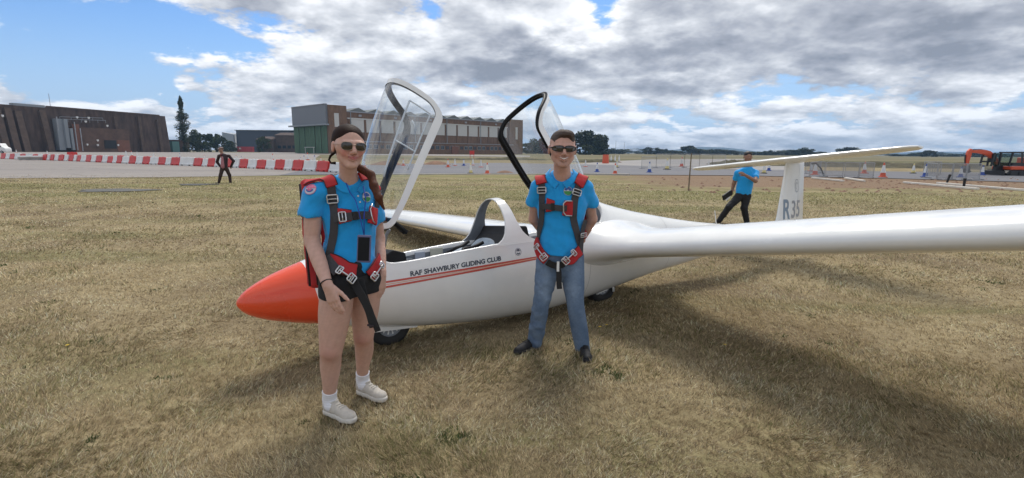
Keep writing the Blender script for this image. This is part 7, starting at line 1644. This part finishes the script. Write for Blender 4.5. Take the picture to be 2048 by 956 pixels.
# ------------------------------------------------------------------ the walker on the left
Yw = 24.3
wk = empty('person', (at(449, 366, Yw)[0], Yw, 0), 'person in dark jacket, pink top and dark trousers walking across the grass on the left', 'person')
JJ = dict(head=(442, 300, 0), neck=(444, 307, .02), chest=(449, 317, 0), pel=(449, 333, 0), shr=(438, 312, 0), elr=(434, 324, .1), wrr=(440, 332, .2), shl=(458, 312, 0), ell=(467, 322, .1), wrl=(462, 333, .2), hipr=(445, 336, 0), hipl=(452, 336, 0), knr=(441, 351, -.1), knl=(459, 350, .1), anr=(438, 364, 0), anl=(461, 364, .1), toer=(428, 367, -.1), toel=(456, 368, -.2))
M_jkt = mat('dark_jacket', (.030, .016, .020), .8); M_brn = mat('dark_brown_trousers', (.040, .022, .018), .85); M_pnk = mat('faded_pink_top', (.38, .16, .18), .85, var=.2, vscale=12)
P, S, Fr, Hf = simple_person(JJ, wk, Yw, (.34, .20, .15), M_jkt, M_brn, mat('cap_black', (.02, .018, .02), .8), (-.5, -1, -.1), sleeve='long')
solid('jacket', S, .012, M_jkt, wk)
K = Field(); K.add(Cone(P['chest'] + Fr[1] * -.085 + [0, 0, .02], P['pel'] + Fr[1] * -.085 + [0, 0, .03], .095, .125, (Fr[1], .55)), .03); solid('pink_top', K, .012, M_pnk, wk)
K = Field(); K.add(Ell(Hf(0, .01, .085), (.095, .105, .05), Fr), .01); K.add(Cone(Hf(0, -.05, .065), Hf(0, -.14, .06), .06, .045, (Fr[2], .3)), .02); solid('cap', K, .009, mat('pale_cap', (.22, .15, .13), .8), wk)
K = Field(); K.add(Cone(P['neck'] + [0, 0, -.02], P['neck'] + [0, -.05, -.06], .085, .07, ([0, 0, 1], .6)), .02); solid('scarf', K, .010, mat('dark_red_scarf', (.12, .02, .03), .85), wk)
# ================================================================== dry grass blades on the near ground
def grass():
    r = np.random.default_rng(3); N = 1250000
    def nz(x, y, f, sd):
        q = np.random.default_rng(sd); v = 0
        for i in range(7):
            a = q.uniform(0, 6.28); k = f * (.6 + .42 * i); v = v + np.sin(k * (x * math.cos(a) + y * math.sin(a)) + q.uniform(0, 6.28) + 1.7 * np.sin(k * .6 * (y * math.cos(a) - x * math.sin(a)) + i)) / (1 + .25 * i)
        return v / 2.4
    # distance falls off so that density per unit of view stays even
    u = r.uniform(0, 1, N); y0, y1, p = 1.35, 30.0, -.62; Y = (y0 ** p + u * (y1 ** p - y0 ** p)) ** (1 / p); X = r.uniform(-1.3, 1.3, N) * (Y + .5)
    # tufts: pull points towards tuft centres
    wxx = X + .10 * nz(X, Y, 6.0, 21) + .03 * nz(X, Y, 23.0, 22); wyy = Y + .10 * nz(X, Y, 6.5, 23) + .03 * nz(X, Y, 25.0, 24)
    def tufts(cell, rot, k):
        c_, s_ = math.cos(rot), math.sin(rot); a_ = (wxx * c_ + wyy * s_) / cell; b_ = (wyy * c_ - wxx * s_) / cell; ia, ib = np.floor(a_ + .5), np.floor(b_ + .5); h1 = np.sin(ia * 127.1 + ib * 311.7 + k) * 43758.5; h1 -= np.floor(h1); h2 = np.sin(ia * 269.5 + ib * 183.3 + k) * 43758.5; h2 -= np.floor(h2)
        da, db = (ia + (h1 - .5) * .95 - a_) * cell, (ib + (h2 - .5) * .95 - b_) * cell; return da * c_ - db * s_, da * s_ + db * c_, h1, np.hypot(da, db)
    a1, b1, hsh, _d = tufts(.085, .5, 0); a2, b2, h2, _d2 = tufts(.15, 1.3, 5); pick = r.random(N) < .5; w_ = r.uniform(0, .62, N)
    X = X + np.where(pick, a1, a2) * w_; Y = Y + np.where(pick, b1, b2) * w_; hsh = np.where(pick, hsh, h2)
    _a, _b, hw_, dw_ = tufts(.42, .9, 9)
    bad = np.zeros(N, bool)
    for (cx_, cy_, rx_, ry_) in WORN: bad |= ((X - cx_) / rx_) ** 2 + ((Y - cy_) / ry_) ** 2 < 1
    bad |= (X > 5.5 + 1.2 * nz(X, Y, .5, 31)) & (Y > 21.5 + 1.6 * nz(X, Y, .45, 32))
    Y = np.where(bad, 2.2 + 2 * r.random(N), Y); X = np.where(bad, r.uniform(-1.2, 1.2, N) * Y, X)
    # grass standing up round shoes and tyres
    k = 0; near = np.zeros(N, bool)
    for (a_, b_, rr_, cnt_) in CONTACT:
        sl = slice(k, k + cnt_); k += cnt_; t_ = r.random(cnt_); an_ = r.uniform(0, 6.28, cnt_); rad_ = rr_ * (.85 + .5 * r.random(cnt_)); X[sl] = a_[0] + (b_[0] - a_[0]) * t_ + np.cos(an_) * rad_; Y[sl] = a_[1] + (b_[1] - a_[1]) * t_ + np.sin(an_) * rad_; near[sl] = True
    n1 = nz(X, Y, 1.1, 1); n2 = nz(X, Y, 3.1, 2); n3 = nz(X, Y, 7.5, 3); n4 = nz(X, Y, 2.2, 4); n5 = nz(X, Y, 5.0, 5)
    weed = (hw_ > .87) * sm(.05 + .09 * (hw_ - .87) * 7 + .03 * n3 - dw_, 0, .05)
    L = (.022 + .032 * r.random(N)) * (1 + .3 * n2) * (1 + .35 * (hsh - .5)); L = np.where(weed > r.random(N), L * .75, L) * np.clip(1 + .03 * (Y - 3), 1, 1.4)
    ang = 2.2 * n1 + 1.5 * nz(X, Y, 1.9, 9) + r.normal(size=N) * .95 + hsh * 2.4; lean = np.clip(r.normal(1.05, .28, N), .15, 1.5)
    lean = np.where(near, lean * .5, lean); L = np.where(near, L * 1.05, L)
    dx, dy, dz = np.cos(ang) * np.sin(lean), np.sin(ang) * np.sin(lean), np.cos(lean)
    wd = np.maximum(.0019, .00078 * Y) * r.uniform(.7, 1.4, N) * np.where(weed > .5, 1.7, 1); pa = r.uniform(0, 6.28, N); z0 = -.012 + .012 * r.random(N) + 0 * X
    f = np.clip((19 - Y) / 6, 0, 1) * np.clip((20 - np.abs(X)) / 4, 0, 1); z0 = z0 + f * .010 * (np.sin(X * 1.7 + 2 * np.sin(Y * .9)) + np.sin(Y * 2.3 + X)) - .008 * f
    b = np.stack([X, Y, z0], 1); sdv = np.stack([np.cos(pa), np.sin(pa), np.zeros(N)], 1) * wd[:, None]; tip = b + np.stack([dx, dy, dz], 1) * L[:, None]
    V = np.stack([b - sdv, b + sdv, tip], 1).reshape(-1, 3)
    straw = np.array([.61, .50, .31]); tan = np.array([.46, .365, .222]); brown = np.array([.225, .168, .108]); grn = np.array([.215, .21, .095]); dgrn = np.array([.055, .085, .030]); pale = np.array([.58, .51, .37])
    c = np.repeat(tan[None], N, 0); q = r.random(N)
    ps = np.clip(.42 + .20 * n1 + .22 * n3, .05, .9); c[q < ps] = straw; q = r.random(N); c[q < np.clip(.24 - .17 * n1 + .18 * n3, .03, .7)] = brown
    band = sm(Y, 11, 15) * (1 - sm(Y, 20.5, 25)) * np.clip(.5 + 1.0 * nz(X * .25, Y, .9, 44), 0, 1); q = r.random(N); c[q < np.clip(.13 + .22 * n2 - .1 * n1 + .62 * band, .02, .9)] = grn; q = r.random(N); c[q < np.clip(.13 + .18 * n3, 0, .4)] = pale; q = r.random(N); c[q < weed * .85] = dgrn
    c = c * r.uniform(.45, 1.5, N)[:, None] * (1 + .12 * n3)[:, None]; c = np.clip(c, .01, .8)
    me = bpy.data.meshes.new('grass'); me.vertices.add(3 * N); me.vertices.foreach_set('co', V.astype(np.float32).ravel()); me.loops.add(3 * N); me.loops.foreach_set('vertex_index', np.arange(3 * N, dtype=np.int32)); me.polygons.add(N); me.polygons.foreach_set('loop_start', np.arange(0, 3 * N, 3, dtype=np.int32)); me.update(calc_edges=True)
    ca = me.color_attributes.new('Col', 'FLOAT_COLOR', 'POINT'); c4 = np.ones((3 * N, 4), np.float32); c4[:, :3] = np.repeat(c, 3, 0); ca.data.foreach_set('color', c4.ravel())
    m = bpy.data.materials.new('grass_blades'); m.use_nodes = True; t = NT(m.node_tree); t.n.clear(); col = t.node('ShaderNodeVertexColor', layer_name='Col').outputs[0]
    d = t.node('ShaderNodeBsdfDiffuse', inp={0: col}); tr = t.node('ShaderNodeBsdfTranslucent', inp={0: col}); mx = t.node('ShaderNodeMixShader', inp={0: .35, 1: d.outputs[0], 2: tr.outputs[0]}); t.l.new(mx.outputs[0], t.node('ShaderNodeOutputMaterial').inputs[0])
    o = link('grass', me, m); o['kind'] = 'stuff'
    # a few yellow hawkbit flowers
    M_fl = mat('yellow_flower', (.75, .52, .03), .6); M_st = mat('flower_stem', (.10, .14, .04), .7)
    for (px, py, lb) in ((1449, 691, 'yellow flower in the dark grass right of the main wheel'), (1212, 651, 'yellow flower beside the shoe side of the man, right one'), (1199, 655, 'yellow flower near the main wheel, left one'), (134, 692, 'yellow flower at the far left in the grass'), (537, 514, 'yellow flower in the grass above the orange nose')):
        g = gnd(px, py, .05); e_ = empty('hawkbit_flower', (g[0], g[1], 0), lb, 'flower', 'yellow flowers in the grass'); q = MB(); q.tube([(g[0], g[1], 0), (g[0] + .004, g[1], .055)], .0015, 5); q.build('stem', M_st, e_)
        q = MB(); 
        for k in range(9):
            a = k * 2 * math.pi / 9; q.add([(g[0] + .004, g[1], .055), (g[0] + .004 + .013 * math.cos(a - .25), g[1] + .013 * math.sin(a - .25), .060), (g[0] + .004 + .013 * math.cos(a + .25), g[1] + .013 * math.sin(a + .25), .060)], [(0, 1, 2)])
        q.build('petals', M_fl, e_)
def seg_(p, q_): return (np.array(p[:2]), np.array(q_[:2]))
CONTACT = [(*seg_(gnd(655, 820), gnd(706, 848)), .055, 900), (*seg_(gnd(718, 770), gnd(772, 806)), .055, 900), (*seg_(gnd(1085, 692), gnd(1044, 704)), .06, 900), (*seg_(gnd(1165, 702), gnd(1175, 722)), .06, 900),
    (*seg_(GW(1.02, .03, -.49), GW(1.15, -.03, -.49)), .07, 1200), (*seg_(GW(3.40, .03, -.46), GW(3.52, -.03, -.46)), .08, 1200)]
grass()
# ------------------------------------------------------------------ thin air haze over the whole field
m = bpy.data.materials.new('air_haze'); m.use_nodes = True; t = NT(m.node_tree); t.n.clear()
v = t.node('ShaderNodeVolumePrincipled', inp={'Color': (.40, .66, 1.0, 1), 'Density': 1.6e-4, 'Anisotropy': .2}); t.l.new(v.outputs[0], t.node('ShaderNodeOutputMaterial').inputs['Volume'])
q = MB(); q.box((0, 2000, 68), (14000, 4300, 142)); hz_o = q.build('haze', m); hz_o['kind'] = 'stuff'
